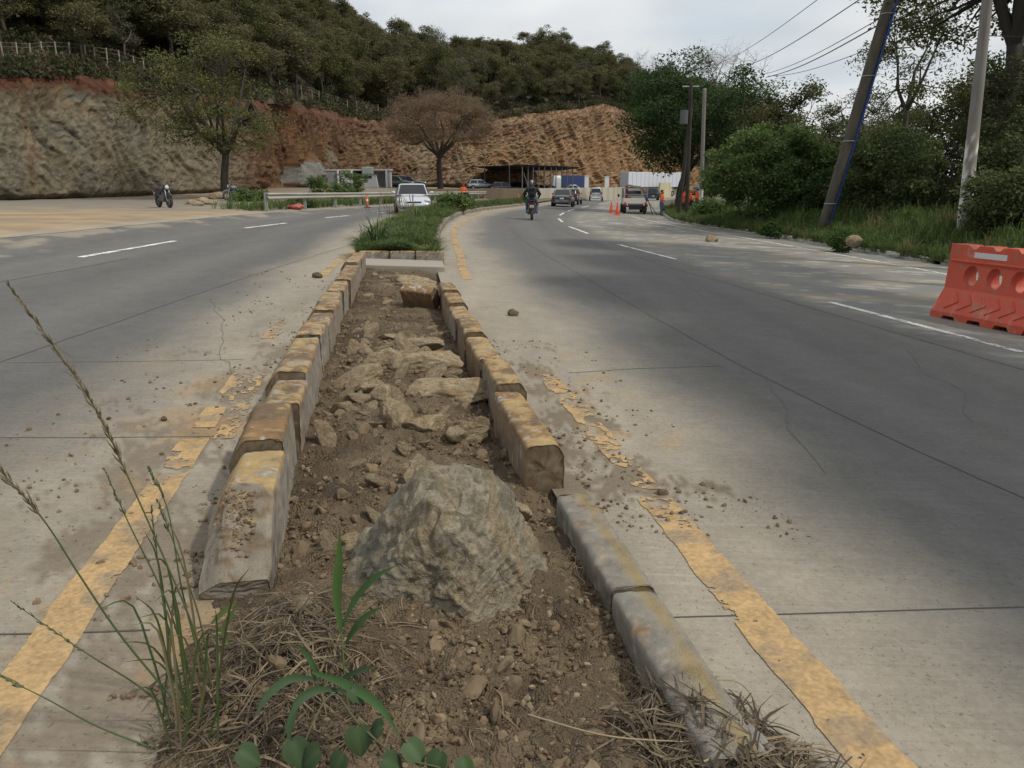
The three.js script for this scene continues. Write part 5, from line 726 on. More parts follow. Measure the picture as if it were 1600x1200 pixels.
function motorcycle(label, p, turn, col) {     // front along +x
  const t = thing('motorcycle', label, 'motorcycle', p, turn);
  for (const [x, r] of [[0.64, 0.3], [-0.62, 0.3]]) { const w = new THREE.Group(); w.name = 'wheel'; w.position.set(x, r, 0); t.add(w); part('tyre', new THREE.TorusGeometry(r - 0.06, 0.072, 10, 26), MAT(0.05, 0.048, 0.045, 0.95), w); const sp = [CYL(0.06, 0.06, 0.12, 0, 0, 0, Math.PI / 2)]; sp.push(new THREE.TorusGeometry(r - 0.1, 0.014, 6, 22)); for (let k = 0; k < 8; k++) sp.push(CYL(0.006, 0.006, (r - 0.1) * 2, 0, 0, 0, 0, 0, k / 8 * Math.PI, 4)); part('rim', joined(sp), mSteel, w); }
  part('fork', bars([[[0.64, 0.3, 0.09], [0.4, 0.95, 0.09], 0.024], [[0.64, 0.3, -0.09], [0.4, 0.95, -0.09], 0.024]]), mSteel, t);
  part('front_fender', new THREE.TorusGeometry(0.35, 0.05, 5, 14, 1.9).scale(1, 1, 1.3).rotateZ(0.6).translate(0.64, 0.3, 0), col, t); part('rear_fender', new THREE.TorusGeometry(0.36, 0.055, 5, 12, 1.5).scale(1, 1, 1.2).rotateZ(1.1).translate(-0.62, 0.32, 0), mBlack, t);
  part('fuel_tank', SPH(0.25, 0.16, 0.83, 0, 1.25, 0.66, 0.8), col, t); part('seat', RBOX(0.76, 0.14, 0.29, 0.06, -0.32, 0.82, 0, 0, 0, 0.06), mBlack, t); part('side_panel', RBOX(0.5, 0.26, 0.3, 0.06, -0.3, 0.64, 0), col, t);
  part('engine', joined([RBOX(0.5, 0.32, 0.3, 0.06, 0.05, 0.42, 0), CYL(0.13, 0.15, 0.3, 0.16, 0.62, 0, 0, 0, -0.2)]), MAT(0.12, 0.12, 0.12, 0.5, { metalness: 0.5 }), t); part('frame', bars([[[0.4, 0.9, 0], [0.2, 0.32, 0], 0.022], [[0.4, 0.9, 0], [-0.3, 0.72, 0], 0.022], [[0.2, 0.3, 0], [-0.62, 0.3, 0.1], 0.022], [[-0.3, 0.72, 0.1], [-0.62, 0.3, 0.1], 0.02], [[-0.3, 0.72, -0.1], [-0.62, 0.3, -0.1], 0.02]]), mBlack, t);
  part('exhaust', bars([[[0.25, 0.3, -0.12], [-0.2, 0.28, -0.15], 0.025], [[-0.2, 0.28, -0.15], [-0.8, 0.42, -0.17], 0.05]], 8), mSteel, t); part('handlebar', bars([[[0.34, 1.03, -0.36], [0.42, 1.0, -0.12], 0.016], [[0.42, 1.0, -0.12], [0.42, 1.0, 0.12], 0.016], [[0.42, 1.0, 0.12], [0.34, 1.03, 0.36], 0.016]]), mBlack, t);
  part('headlight', SPH(0.1, 0.5, 0.92, 0, 0.7, 1, 1), mLamp, t); part('headlight_cowl', RBOX(0.16, 0.24, 0.28, 0.06, 0.44, 0.94, 0), col, t); part('box_rack', RBOX(0.3, 0.05, 0.24, 0.02, -0.74, 0.9, 0), mBlack, t); for (const s of [1, -1]) { const mi = part('mirror', SPH(0.065, 0.36, 1.2, s * 0.3, 0.4, 0.8, 1), mBlack, t); part('mirror_stem', bars([[[0.38, 1.0, s * 0.2], [0.36, 1.2, s * 0.3], 0.008]], 4), mBlack, t); part('indicator', SPH(0.03, -0.78, 0.74, s * 0.16), mAmber, t); }
  part('tail_light', RBOX(0.08, 0.07, 0.16, 0.02, -0.8, 0.8, 0), mTail, t); part('number_plate', BOX(0.02, 0.13, 0.2, -0.9, 0.64, 0, 0, 0, 0.2), mPlate, t); return t;
}
{ let q = D(257, 322, 36.5); q.y = lotY(q.x, 36.5) + 0.02; const m = motorcycle('black parked motorcycle on the dirt lot before the rock face', q, faceTo(0.75, 0.75), MAT(0.02, 0.02, 0.022, 0.3)); m.rotation.x = 0; m.scale.setScalar(0.98); m.children.find(c => c.name === 'fork');
  q = D(369, 306, 54); q.y = lotY(q.x, 54) + 0.02; motorcycle('dark motorcycle parked behind the leafy tree trunk', q, faceTo(-0.75, 0.7), MAT(0.12, 0.12, 0.125, 0.3)); }

// ------------------------------------------------------------------ people: one continuous surface from tapered bones
function personGeo(J, B, cols) {               // J joints, B [joint, joint, r0, r1, colour]
  const bulk = cols.bulk || 1, mc = new MarchingCubes(76, new THREE.MeshBasicMaterial(), false, false, 90000), S = 1.02, oy = 0.9, size = mc.size; mc.isolation = 0;
  const bones = B.map(([a, b, r0, r1, c]) => { const p = J[a], q = J[b], d = [q[0] - p[0], q[1] - p[1], q[2] - p[2]]; const kb = c === 'skin' || c === 'shoe' ? 1 : bulk; return { p, d, l: d[0] ** 2 + d[1] ** 2 + d[2] ** 2 || 1e-9, r0: r0 * kb, r1: r1 * kb, c }; });
  const dist = (b, x, y, z) => { const ax = x - b.p[0], ay = y - b.p[1], az = z - b.p[2], t = clamp((ax * b.d[0] + ay * b.d[1] + az * b.d[2]) / b.l); return Math.hypot(ax - b.d[0] * t, ay - b.d[1] * t, az - b.d[2] * t) - lerp(b.r0, b.r1, t); };
  const K = 0.035;
  for (let k = 0; k < size; k++) for (let j = 0; j < size; j++) for (let i = 0; i < size; i++) {
    const x = (i / (size / 2) - 1) * S, y = (j / (size / 2) - 1) * S + oy, z = (k / (size / 2) - 1) * S; let s = 1;
    for (const b of bones) { const d = dist(b, x, y, z), h = clamp(0.5 + 0.5 * (s - d) / K); s = lerp(s, d, h) - K * h * (1 - h); }
    mc.field[k * size * size + j * size + i] = -s;
  }
  mc.update(); const n = mc.count, g = new THREE.BufferGeometry(), pos = new Float32Array(n * 3), col = new Float32Array(n * 3);
  for (let k = 0; k < n; k++) { const x = mc.positionArray[3 * k] * S, y = mc.positionArray[3 * k + 1] * S + oy, z = mc.positionArray[3 * k + 2] * S; pos.set([x, y, z], 3 * k); let bd = 1e9, bc = null; for (const b of bones) { const d = dist(b, x, y, z); if (d < bd) { bd = d; bc = b.c; } } col.set(cols[bc], 3 * k); }
  g.setAttribute('position', new THREE.BufferAttribute(pos, 3)); g.setAttribute('color', new THREE.BufferAttribute(col, 3)); const w = mergeVertices(g, 1e-4); w.computeVertexNormals(); return w;
}
function handGeo(w, dir, up, col) {            // palm with four curled fingers and a thumb
  const a = new Acc(), d = V(...dir).normalize(), u = V(...up).normalize(), s = d.clone().cross(u).normalize(), o = V(...w);
  a.tube([o, o.clone().addScaledVector(d, 0.05), o.clone().addScaledVector(d, 0.09)], [0.026, 0.038, 0.03], 8, col);
  for (let k = 0; k < 4; k++) { const b = o.clone().addScaledVector(d, 0.085).addScaledVector(s, (k - 1.5) * 0.02), l = [0.07, 0.08, 0.075, 0.06][k]; a.tube([b, b.clone().addScaledVector(d, l * 0.5).addScaledVector(u, -0.01), b.clone().addScaledVector(d, l * 0.8).addScaledVector(u, -0.035)], [0.0105, 0.0095, 0.008], 6, col); }
  const b = o.clone().addScaledVector(d, 0.03).addScaledVector(s, -0.035); a.tube([b, b.clone().addScaledVector(d, 0.035).addScaledVector(s, -0.025), b.clone().addScaledVector(d, 0.06).addScaledVector(s, -0.025).addScaledVector(u, -0.015)], [0.013, 0.011, 0.009], 6, col);
  return a.geo();
}
const SKIN = [0.22, 0.115, 0.07];
function person(label, p, turn, pose, cols, gear) {   // faces +z
  const t = thing('person', label, 'person', p, turn);
  const J = { head: [0, 1.58, 0.02], crown: [0, 1.66, 0], nose: [0, 1.575, 0.11], chin: [0, 1.51, 0.05], neck: [0, 1.42, 0], chest: [0, 1.24, 0], belly: [0, 1.05, 0.01], hips: [0, 0.92, 0], shL: [0.19, 1.37, 0], shR: [-0.19, 1.37, 0], elL: [0.25, 1.1, -0.03], elR: [-0.25, 1.1, -0.03], wrL: [0.25, 0.86, 0.04], wrR: [-0.25, 0.86, 0.04], hpL: [0.09, 0.9, 0], hpR: [-0.09, 0.9, 0], knL: [0.1, 0.5, 0.02], knR: [-0.1, 0.5, 0.02], anL: [0.1, 0.09, -0.02], anR: [-0.1, 0.09, -0.02], toL: [0.12, 0.04, 0.14], toR: [-0.12, 0.04, 0.14], ...pose };
  J.chL = [J.chest[0] + 0.08, J.chest[1], J.chest[2]]; J.chR = [J.chest[0] - 0.08, J.chest[1], J.chest[2]]; J.blL = [J.belly[0] + 0.06, J.belly[1], J.belly[2]]; J.blR = [J.belly[0] - 0.06, J.belly[1], J.belly[2]];
  const B = [['head', 'crown', 0.095, 0.088, 'skin'], ['head', 'nose', 0.05, 0.014, 'skin'], ['head', 'chin', 0.07, 0.04, 'skin'], ['neck', 'head', 0.055, 0.055, 'skin'], ['neck', 'chest', 0.07, 0.13, 'top'], ['chL', 'chR', 0.12, 0.12, 'top'], ['chest', 'belly', 0.135, 0.125, 'top'], ['blL', 'blR', 0.11, 0.11, 'top'], ['belly', 'hips', 0.125, 0.13, 'top'], ['shL', 'shR', 0.07, 0.07, 'top'], ['shL', 'elL', 0.066, 0.048, 'top'], ['shR', 'elR', 0.066, 0.048, 'top'], ['elL', 'wrL', 0.046, 0.032, 'arm'], ['elR', 'wrR', 0.046, 0.032, 'arm'], ['hpL', 'hpR', 0.11, 0.11, 'legs'], ['hpL', 'knL', 0.092, 0.064, 'legs'], ['hpR', 'knR', 0.092, 0.064, 'legs'], ['knL', 'anL', 0.062, 0.05, 'legs'], ['knR', 'anR', 0.062, 0.05, 'legs'], ['anL', 'toL', 0.05, 0.038, 'shoe'], ['anR', 'toR', 0.05, 0.038, 'shoe']];
  const parts = [personGeo(J, B, { skin: SKIN, arm: cols.arm || SKIN, shoe: [0.02, 0.018, 0.016], ...cols })];
  for (const s of ['L', 'R']) { const e = J['el' + s], w = J['wr' + s]; parts.push(handGeo(w, [w[0] - e[0], w[1] - e[1], w[2] - e[2]], [s === 'L' ? 1 : -1, 0.2, 0.1], cols.glove || SKIN)); const h = J.head, sx = s === 'L' ? 1 : -1; const ear = new Acc(); ear.tube([V(h[0] + sx * 0.09, h[1] - 0.03, h[2] - 0.01), V(h[0] + sx * 0.1, h[1] + 0.025, h[2] - 0.015)], [0.012, 0.016], 6, SKIN); parts.push(ear.geo()); const eye = new Acc(); eye.tube([V(h[0] + sx * 0.033, h[1] + 0.015, h[2] + 0.082), V(h[0] + sx * 0.033, h[1] + 0.015, h[2] + 0.093)], [0.011, 0.006], 6, [0.02, 0.015, 0.012]); parts.push(eye.geo()); }
  { const h = J.head, mo = new Acc(); mo.tube([V(h[0] - 0.022, h[1] - 0.055, h[2] + 0.078), V(h[0] + 0.022, h[1] - 0.055, h[2] + 0.078)], [0.006, 0.006], 5, [0.16, 0.05, 0.04]); parts.push(mo.geo()); }
  part('body', mergeGeometries(parts.map(g => g.index ? g.toNonIndexed() : g)), VC(0.85), t); const h = J.crown;
  if (gear.helmet) { part('helmet', joined([SPH(0.135, h[0], h[1] - 0.02, h[2], 1, 1.02, 1.1, 22), gear.brim ? CYL(0.16, 0.17, 0.02, h[0], h[1] - 0.03, h[2] + 0.02, 0.1) : SPH(0.12, h[0], h[1] - 0.1, h[2] + 0.03)]), gear.helmet, t); if (!gear.brim) part('helmet_stripe', new THREE.TorusGeometry(0.137, 0.016, 6, 26).scale(1, 1.02, 1).rotateY(Math.PI / 2).translate(h[0], h[1] - 0.02, h[2]), mWhite, t); }
  else part('hair', SPH(0.108, h[0], h[1] + 0.004, h[2] - 0.015, 0.95, 0.85, 1.02, 16), MAT(0.012, 0.01, 0.009, 0.8), t);
  if (gear.pack) part('backpack', joined([RBOX(0.32, 0.46, 0.17, 0.07, J.chest[0], J.chest[1] - 0.02, J.chest[2] - 0.2, -0.2), RBOX(0.24, 0.2, 0.08, 0.03, J.chest[0], J.chest[1] - 0.12, J.chest[2] - 0.3, -0.2)]), MAT(0.012, 0.012, 0.013, 0.8), t);
  if (gear.vest) part('reflective_band', joined([-0.02, 0.16].map(y => new THREE.TorusGeometry(0.2, 0.022, 5, 22).rotateX(Math.PI / 2).scale(1, 1.2, 0.72).translate(J.chest[0], J.belly[1] + y, J.belly[2]))), MAT(0.7, 0.7, 0.4, 0.5), t);
  return t;
}
const ORANGE = [0.62, 0.095, 0.02], JEANS = [0.045, 0.075, 0.14];
{ // motorcyclist
  const q = onRoad(831, 343), turn = faceTo(0.03, -1); motorcycle('dark motorcycle ridden away from the camera down the right lane', q, turn, MAT(0.03, 0.03, 0.032, 0.35));
  person('rider in black jacket, jeans and helmet with backpack on the moving motorcycle', V(q.x, q.y, q.z), turn + Math.PI / 2, { hips: [0, 0.98, -0.3], hpL: [0.1, 0.97, -0.28], hpR: [-0.1, 0.97, -0.28], belly: [0, 1.12, -0.27], chest: [0, 1.32, -0.2], neck: [0, 1.5, -0.13], shL: [0.21, 1.44, -0.14], shR: [-0.21, 1.44, -0.14], elL: [0.38, 1.2, 0.02], elR: [-0.38, 1.2, 0.02], wrL: [0.33, 1.06, 0.28], wrR: [-0.33, 1.06, 0.28], head: [0, 1.64, -0.06], crown: [0, 1.72, -0.08], nose: [0, 1.62, 0.04], chin: [0, 1.57, -0.02], knL: [0.24, 0.72, 0.1], knR: [-0.24, 0.72, 0.1], anL: [0.22, 0.36, -0.16], anR: [-0.22, 0.36, -0.16], toL: [0.24, 0.32, 0.02], toR: [-0.24, 0.32, 0.02] }, { top: [0.016, 0.016, 0.018], arm: [0.016, 0.016, 0.018], legs: JEANS, glove: [0.02, 0.02, 0.02], bulk: 1.28 }, { helmet: MAT(0.06, 0.06, 0.065, 0.2), pack: true });
}
{
  let q = onRoad(1033, 337); const walk = { knL: [0.13, 0.5, 0.08], anL: [0.19, 0.1, -0.16], toL: [0.21, 0.04, -0.0], knR: [-0.1, 0.5, 0.02], anR: [-0.12, 0.09, 0.0], toR: [-0.13, 0.04, 0.15] };
  person('worker in orange shirt and jeans standing at the road edge behind the pickup', q, faceTo(0, 1) + 2.6, { ...walk, elR: [-0.28, 1.12, 0.05], wrR: [-0.36, 1.05, 0.24] }, { top: ORANGE, legs: JEANS }, {}).scale.setScalar(0.96);
  q = onVerge(1069, 47.5); person('worker in orange shirt and dark trousers between the wooden poles', q, 2.2, {}, { top: ORANGE, legs: [0.02, 0.022, 0.03] }, {}).scale.setScalar(1);
  q = onVerge(1078.5, 48.5); person('worker in orange shirt bending behind the right wooden pole', q, -1.1, { chest: [0, 1.2, 0.14], neck: [0, 1.36, 0.24], shL: [0.19, 1.31, 0.2], shR: [-0.19, 1.31, 0.2], head: [0, 1.48, 0.34], crown: [0, 1.56, 0.35], nose: [0, 1.46, 0.44], chin: [0, 1.41, 0.38], elL: [0.23, 1.06, 0.3], elR: [-0.23, 1.06, 0.3], wrL: [0.18, 0.86, 0.44], wrR: [-0.18, 0.86, 0.44] }, { top: ORANGE, arm: ORANGE, legs: [0.02, 0.022, 0.03] }, {});
  q = onVerge(1088.5, 47); person('worker with blue hard hat and orange shirt beside the concrete pole', q, -1.5, { elL: [0.24, 1.1, 0.12], wrL: [0.2, 1.0, 0.34] }, { top: ORANGE, arm: ORANGE, legs: [0.02, 0.022, 0.03] }, { helmet: MAT(0.04, 0.15, 0.42, 0.4), brim: true });
  const Z = 68; q = D(724, 300, Z); q.y = lotY(q.x, Z) - 0.1; person('worker in orange reflective vest sitting on the guardrail', q, 0.3, { hips: [0, 0.8, -0.05], hpL: [0.1, 0.8, 0], hpR: [-0.1, 0.8, 0], belly: [0, 0.95, -0.02], chest: [0, 1.15, 0], neck: [0, 1.32, 0.02], shL: [0.19, 1.27, 0.01], shR: [-0.19, 1.27, 0.01], head: [0, 1.48, 0.04], crown: [0, 1.56, 0.03], nose: [0, 1.47, 0.13], chin: [0, 1.41, 0.08], knL: [0.32, 0.84, 0.3], knR: [-0.05, 0.6, 0.42], anL: [0.42, 0.45, 0.4], anR: [-0.1, 0.2, 0.4], toL: [0.5, 0.4, 0.52], toR: [-0.1, 0.15, 0.55], elL: [0.28, 1.02, 0.12], elR: [-0.25, 1.0, 0.05], wrL: [0.3, 0.9, 0.3], wrR: [-0.16, 0.88, 0.25] }, { top: ORANGE, arm: ORANGE, legs: [0.02, 0.02, 0.025] }, { vest: true });
  const q2 = D(557, 292, 93); q2.y = lotY(q2.x, 93); person('person in red shirt standing in the roadside shelter', q2, 0.4, {}, { top: [0.45, 0.02, 0.03], legs: [0.02, 0.02, 0.03] }, {});
}
{ // blue pole stand by the worker
  const t = thing('survey_stand', 'dark tripod stand with a blue bundle beside the worker', 'stand', onRoad(1014, 336)); part('leg', bars([[[0.55, 0, 0], [-0.25, 1.1, 0], 0.025]]), mBlack, t); part('leg', bars([[[0.2, 0, 0.3], [-0.15, 1.1, 0], 0.025]]), mBlack, t); part('leg', bars([[[-0.3, 0, -0.3], [-0.18, 1.1, 0], 0.025]]), mBlack, t); part('bundle', RBOX(0.2, 0.28, 0.2, 0.07, -0.2, 1.08, 0), MAT(0.02, 0.05, 0.2, 0.6), t);
}

// ------------------------------------------------------------------ water filled barrier
{
  const t = thing('road_barrier', 'orange plastic water filled barrier with oval holes at the right edge', 'barrier'), mO = MAT(1, 1, 1, 0.55, { map: tex(512, 512, (u, v, i, j) => { const a = tfbm(u, v, 5, 6, 71), b = tfbm(u, v * 0.12, 60, 4, 75), e = hash2(i, j, 4); let c = mix3([0.50, 0.066, 0.03], [0.60, 0.105, 0.055], a); c = mix3(c, [0.50, 0.25, 0.17], 0.7 * sstep(0.58, 0.74, a * 0.6 + b * 0.4)); c = mix3(c, [0.30, 0.16, 0.10], 0.6 * sstep(0.60, 0.70, tfbm(u, v, 14, 5, 79))); return c.map(w => w * (0.92 + 0.16 * e)); }), bumpMap: bumpKerb, bumpScale: 0.002 }), L = 2.0;
  const a = G(1475, 493), b = G(1612, 522), dir = V(b.x - a.x, 0, b.z - a.z).normalize(); t.position.set(a.x, a.y, a.z); t.rotation.y = Math.atan2(-dir.z, dir.x); t.rotation.z = 0;
  // local: x along, y up, z toward the lane (out of the visible face)
  const H = 1.02, yk = 0.42, hole = (cx, cy, rx, ry) => { const h = new THREE.Path(); h.absellipse(cx, cy, rx, ry, 0, TAU, true); return h; };
  const depthAt = y => y < 0.1 ? 0.26 : y < yk ? lerp(0.26, 0.12, (y - 0.1) / (yk - 0.1)) : y < 0.8 ? lerp(0.12, 0.095, (y - yk) / (0.8 - yk)) : 0.11;
  const shapeTo = (s, d) => { const g = new THREE.ExtrudeGeometry(s, { depth: 2, bevelEnabled: false, curveSegments: 24 }); const p = g.attributes.position; for (let k = 0; k < p.count; k++) { const y = p.getY(k), x = p.getX(k), zz = p.getZ(k) - 1, inset = 0.055 * (y < yk ? (y / yk) : 1) + 0.02 * sstep(yk, 0.95, y); p.setZ(k, zz * depthAt(y)); p.setX(k, lerp(inset, L - inset, x / L)); } g.computeVertexNormals(); return boxUV(g, 0.9); };
  const low = new THREE.Shape(); low.moveTo(0, 0); for (const x of [0.2, 0.62, 1.04, 1.46]) { low.lineTo(x, 0); low.lineTo(x + 0.03, 0.055); low.lineTo(x + 0.21, 0.055); low.lineTo(x + 0.24, 0); } low.lineTo(L, 0); low.lineTo(L, 0.1); low.lineTo(0, 0.1); const mid = new THREE.Shape(); mid.moveTo(0, 0.1); mid.lineTo(L, 0.1); mid.lineTo(L, yk); mid.lineTo(0, yk);
  const up = new THREE.Shape(); up.moveTo(0, yk); up.lineTo(L, yk); up.lineTo(L, 0.8); up.lineTo(0, 0.8); for (const x of [0.42, 0.81, 1.2, 1.59]) up.holes.push(hole(x, 0.61, 0.125, 0.14));
  const lip = new THREE.Shape(); lip.moveTo(0, 0.8); lip.lineTo(L, 0.8); lip.lineTo(L, H); for (const x of [1.7, 1.3, 0.9, 0.5]) { lip.lineTo(x, H); lip.lineTo(x - 0.06, H - 0.05); lip.lineTo(x - 0.12, H - 0.05); lip.lineTo(x - 0.18, H); } lip.lineTo(0, H);
  part('base', mergeGeometries([shapeTo(low), shapeTo(mid)]), mO, t); part('panel', shapeTo(up), mO, t); part('top_rail', shapeTo(lip), mO, t);
  part('ridge', boxUV(RBOX(L - 0.2, 0.03, 0.25, 0.01, L / 2, 0.8, 0), 0.9), mO, t);
  const slopeA = Math.atan2(0.145, yk - 0.1); for (let k = 0; k < 7; k++) { const cx = 0.34 + k * 0.22; const c = new Acc(); const at = (x, s) => { const y = 0.1 + (yk - 0.1) * s; return V(x, y, depthAt(y) + 0.004); }; c.tube([at(cx - 0.05, 0.86), at(cx + 0.045, 0.5)], [0.012, 0.012], 6); c.tube([at(cx + 0.045, 0.5), at(cx - 0.13, 0.18)], [0.012, 0.012], 6); part('chevron', boxUV(c.geo(), 0.9), mO, t); }
  part('reflective_strip', RBOX(0.5, 0.075, 0.012, 0.004, 0.72, 0.895, 0.111), MAT(0.62, 0.56, 0.55, 0.5), t, 'worn pinkish white reflective strip');
}
// ------------------------------------------------------------------ poles and wires
function pole(name, label, px, pyb, Z, topPx, topPy, topZ, r0, r1, mat, extra) { const b = D(px, pyb, Z), e = D(topPx, topPy, topZ), ground = vergeY(b.x, Z) - 0.3; const d = e.clone().sub(b); const b2 = b.clone().addScaledVector(d, (ground - b.y) / d.y); const t = thing(name, label, 'pole', b2); const a = new Acc(), n = 44, c = []; const pts = []; for (let k = 0; k <= n; k++) pts.push(e.clone().sub(b2).multiplyScalar(k / n)); const g = new Acc(); g.tube(pts, pts.map((_, k) => lerp(r0, r1, k / n)), 14, [1, 1, 1]); const gg = g.geo(), cc = gg.attributes.color, pp = gg.attributes.position; for (let k = 0; k < cc.count; k++) { const x = pp.getX(k), y = pp.getY(k), z = pp.getZ(k), f = fbm(x * 9, y * 1.3, z * 9, 4), f2 = fbm(x * 5, y * 3, z * 5 + 9, 4); cc.setXYZ(k, ...mat(y, f, f2)); } part('shaft', gg, VC(0.95), t); if (extra) extra(t, e.clone().sub(b2)); return t; }
const woodTone = (y, f) => { const k = 1 + 0.9 * f; return [0.085 * k, 0.072 * k, 0.055 * k]; };
const darkWood = (y, f) => woodTone(y, f).map(v => v * 0.5);
const concTone = white => (y, f, f2) => { const c = y < white ? mix3([0.66, 0.64, 0.60], [0.25, 0.225, 0.195], sstep(0.08, 0.16, f2 + 0.4 * sstep(white * 0.55, white, y))) : [0.215, 0.20, 0.178]; const k = 1 + 0.45 * f; return c.map(v => v * k); };
pole('leaning_pole', 'leaning weathered wooden pole with a blue pipe strapped along it', 1290, 340, 29, 1399, -30, 29, 0.185, 0.19, woodTone, (t, top) => { part('blue_pipe', bars([[[0.26, 0.2, 0.05], [top.x + 0.22, top.y, top.z + 0.1], 0.05]], 8), MAT(0.012, 0.045, 0.2, 0.5), t); for (const q of [0.15, 0.4, 0.65, 0.88]) part('strap', new THREE.TorusGeometry(0.21, 0.012, 5, 20).rotateX(Math.PI / 2).translate(top.x * q + 0.02, top.y * q, top.z * q), mGalv, t); });
pole('concrete_pole', 'grey concrete pole with whitewashed foot at the right', 1506, 345, 23, 1549, -60, 23, 0.185, 0.13, concTone(3.2));
pole('slim_concrete_pole', 'slim pale concrete pole with white foot beside the workers', 1095, 325, 46, 1101, 138, 46, 0.12, 0.10, concTone(2.6));
pole('wooden_pole', 'dark wooden pole, left one of the close pair near the workers', 1060, 333, 44.5, 1080, 170, 44.5, 0.12, 0.10, darkWood); pole('wooden_pole', 'tall dark wooden pole, right one of the close pair near the workers', 1073, 332, 44, 1080, 128, 44, 0.11, 0.10, darkWood, (t, top) => { part('transformer', CYL(0.22, 0.22, 0.7, top.x - 0.28, top.y * 0.76, top.z), MAT(0.1, 0.1, 0.1, 0.5), t); part('bracket', BOX(0.9, 0.06, 0.06, top.x, top.y * 0.97, top.z), mGalv, t); });
{ const mw = MAT(0.05, 0.05, 0.05, 0.7); const W = [[1140, 88, 60, 1290, -10, 30], [1178, 95, 56, 1345, -2, 29.5], [1212, 107, 52, 1376, 28, 29], [1216, 112, 52, 1371, 40, 29], [1218, 114, 52, 1362, 75, 29]];
  W.forEach(([x0, y0, z0, x1, y1, z1], k) => { const a = D(x0, y0, z0), b = D(x1, y1, z1), pts = []; const back = a.clone().add(a.clone().sub(b).multiplyScalar(0.25)); for (let q = 0; q <= 16; q++) { const p = back.clone().lerp(b, q / 16); p.y -= 0.25 * Math.sin(Math.PI * q / 16); pts.push(p); } single('overhead_wire', ['uppermost thin overhead wire crossing the sky', 'second overhead wire from the top', 'third overhead wire, meeting the leaning pole', 'fourth overhead wire, meeting the leaning pole', 'lowest overhead wire, meeting the leaning pole'][k], 'wire', new Acc().tube(pts, pts.map(() => [0.014, 0.02, 0.016, 0.024, 0.014][k]), 5).geo(), mw); });
  const a = D(1385, 37, 29), b = D(1700, 60, 26); single('overhead_wire', 'overhead wire running right from the leaning pole through the tree', 'wire', new Acc().tube([a, a.clone().lerp(b, 0.5).add(V(0, -0.15, 0)), b], [0.014, 0.014, 0.014], 5).geo(), mw); }

// ------------------------------------------------------------------ guardrail
{
  const t = thing('guardrail', 'weathered steel guardrail along the left road edge', 'guardrail'), off = 0.55, X = z => L2(z) - off, base = z => lotY(X(z), z);
  const prof = [[0, 0.45], [0.05, 0.48], [0.05, 0.53], [0, 0.56], [0, 0.62], [0.05, 0.65], [0.05, 0.70], [0, 0.73]], a = new Acc(), zs = []; for (let z = 34.5; z <= 97; z += 1.5) zs.push(z);
  a.grid(prof.length * 2 - 1, zs.length - 1, (u, v, i, j) => { const q = i < prof.length ? prof[i] : prof[prof.length * 2 - 1 - i], th = i < prof.length ? 0.012 : 0, z = zs[j]; const k = 0.8 + 0.4 * fbm(z * 0.6, q[1] * 6, 2, 3), c = fbm(z * 0.9, q[1] * 3, 8, 3) > 0.16 ? [0.28, 0.22, 0.15] : [0.42, 0.40, 0.34]; return [X(z) + q[0] + th + 0.1, base(z) + q[1] + 0.05, -z, c.map(w => w * k)]; });
  part('rail', a.geo(), VC(0.6), t); for (let z = 34.6; z < 97; z += 3.8) part('post', joined([BOX(0.13, 1.2, 0.1, X(z) + 0.0, base(z) + 0.2, -z)]), MAT(0.25, 0.25, 0.23, 0.8), t);
  const q = D(460, 325, 37.5); q.y = lotY(q.x, 37.5); const R = rng(3); single('red_bag', 'crumpled red bag lying under the guardrail', 'bag', rockGeo(950, 0.38, 0.17, 0.25, 8, 6, 0.9, [[0.35, 0.03, 0.02], [0.42, 0.05, 0.03], [0.5, 0.25, 0.2]]), VC(0.6), q.add(V(0, 0.12, 0)));
  [[318, 318, 44, 0.55, 'flat tan slab topping the rubble beside the leafy tree'], [300, 321, 42, 0.4, 'pale stone left in the rubble beside the leafy tree'], [330, 322, 42, 0.35, 'grey stone right in the rubble beside the leafy tree'], [345, 303, 57, 0.9, 'grey rock at the foot of the leafy tree trunk'], [418, 322, 40, 0.4, 'brown stone before the guardrail end'], [308, 324, 40, 0.3, 'brown stone at the near side of the rubble']].forEach(([px, py, Z, s, l], k) => { const p = D(px, py, Z); p.y = lotY(p.x, Z) + 0.1; single('rubble_stone', l, 'stone', rockGeo(960 + k, s, s * 0.45, s * 0.7, 8, 8, 0.7, PALR), mRock, p); });
}
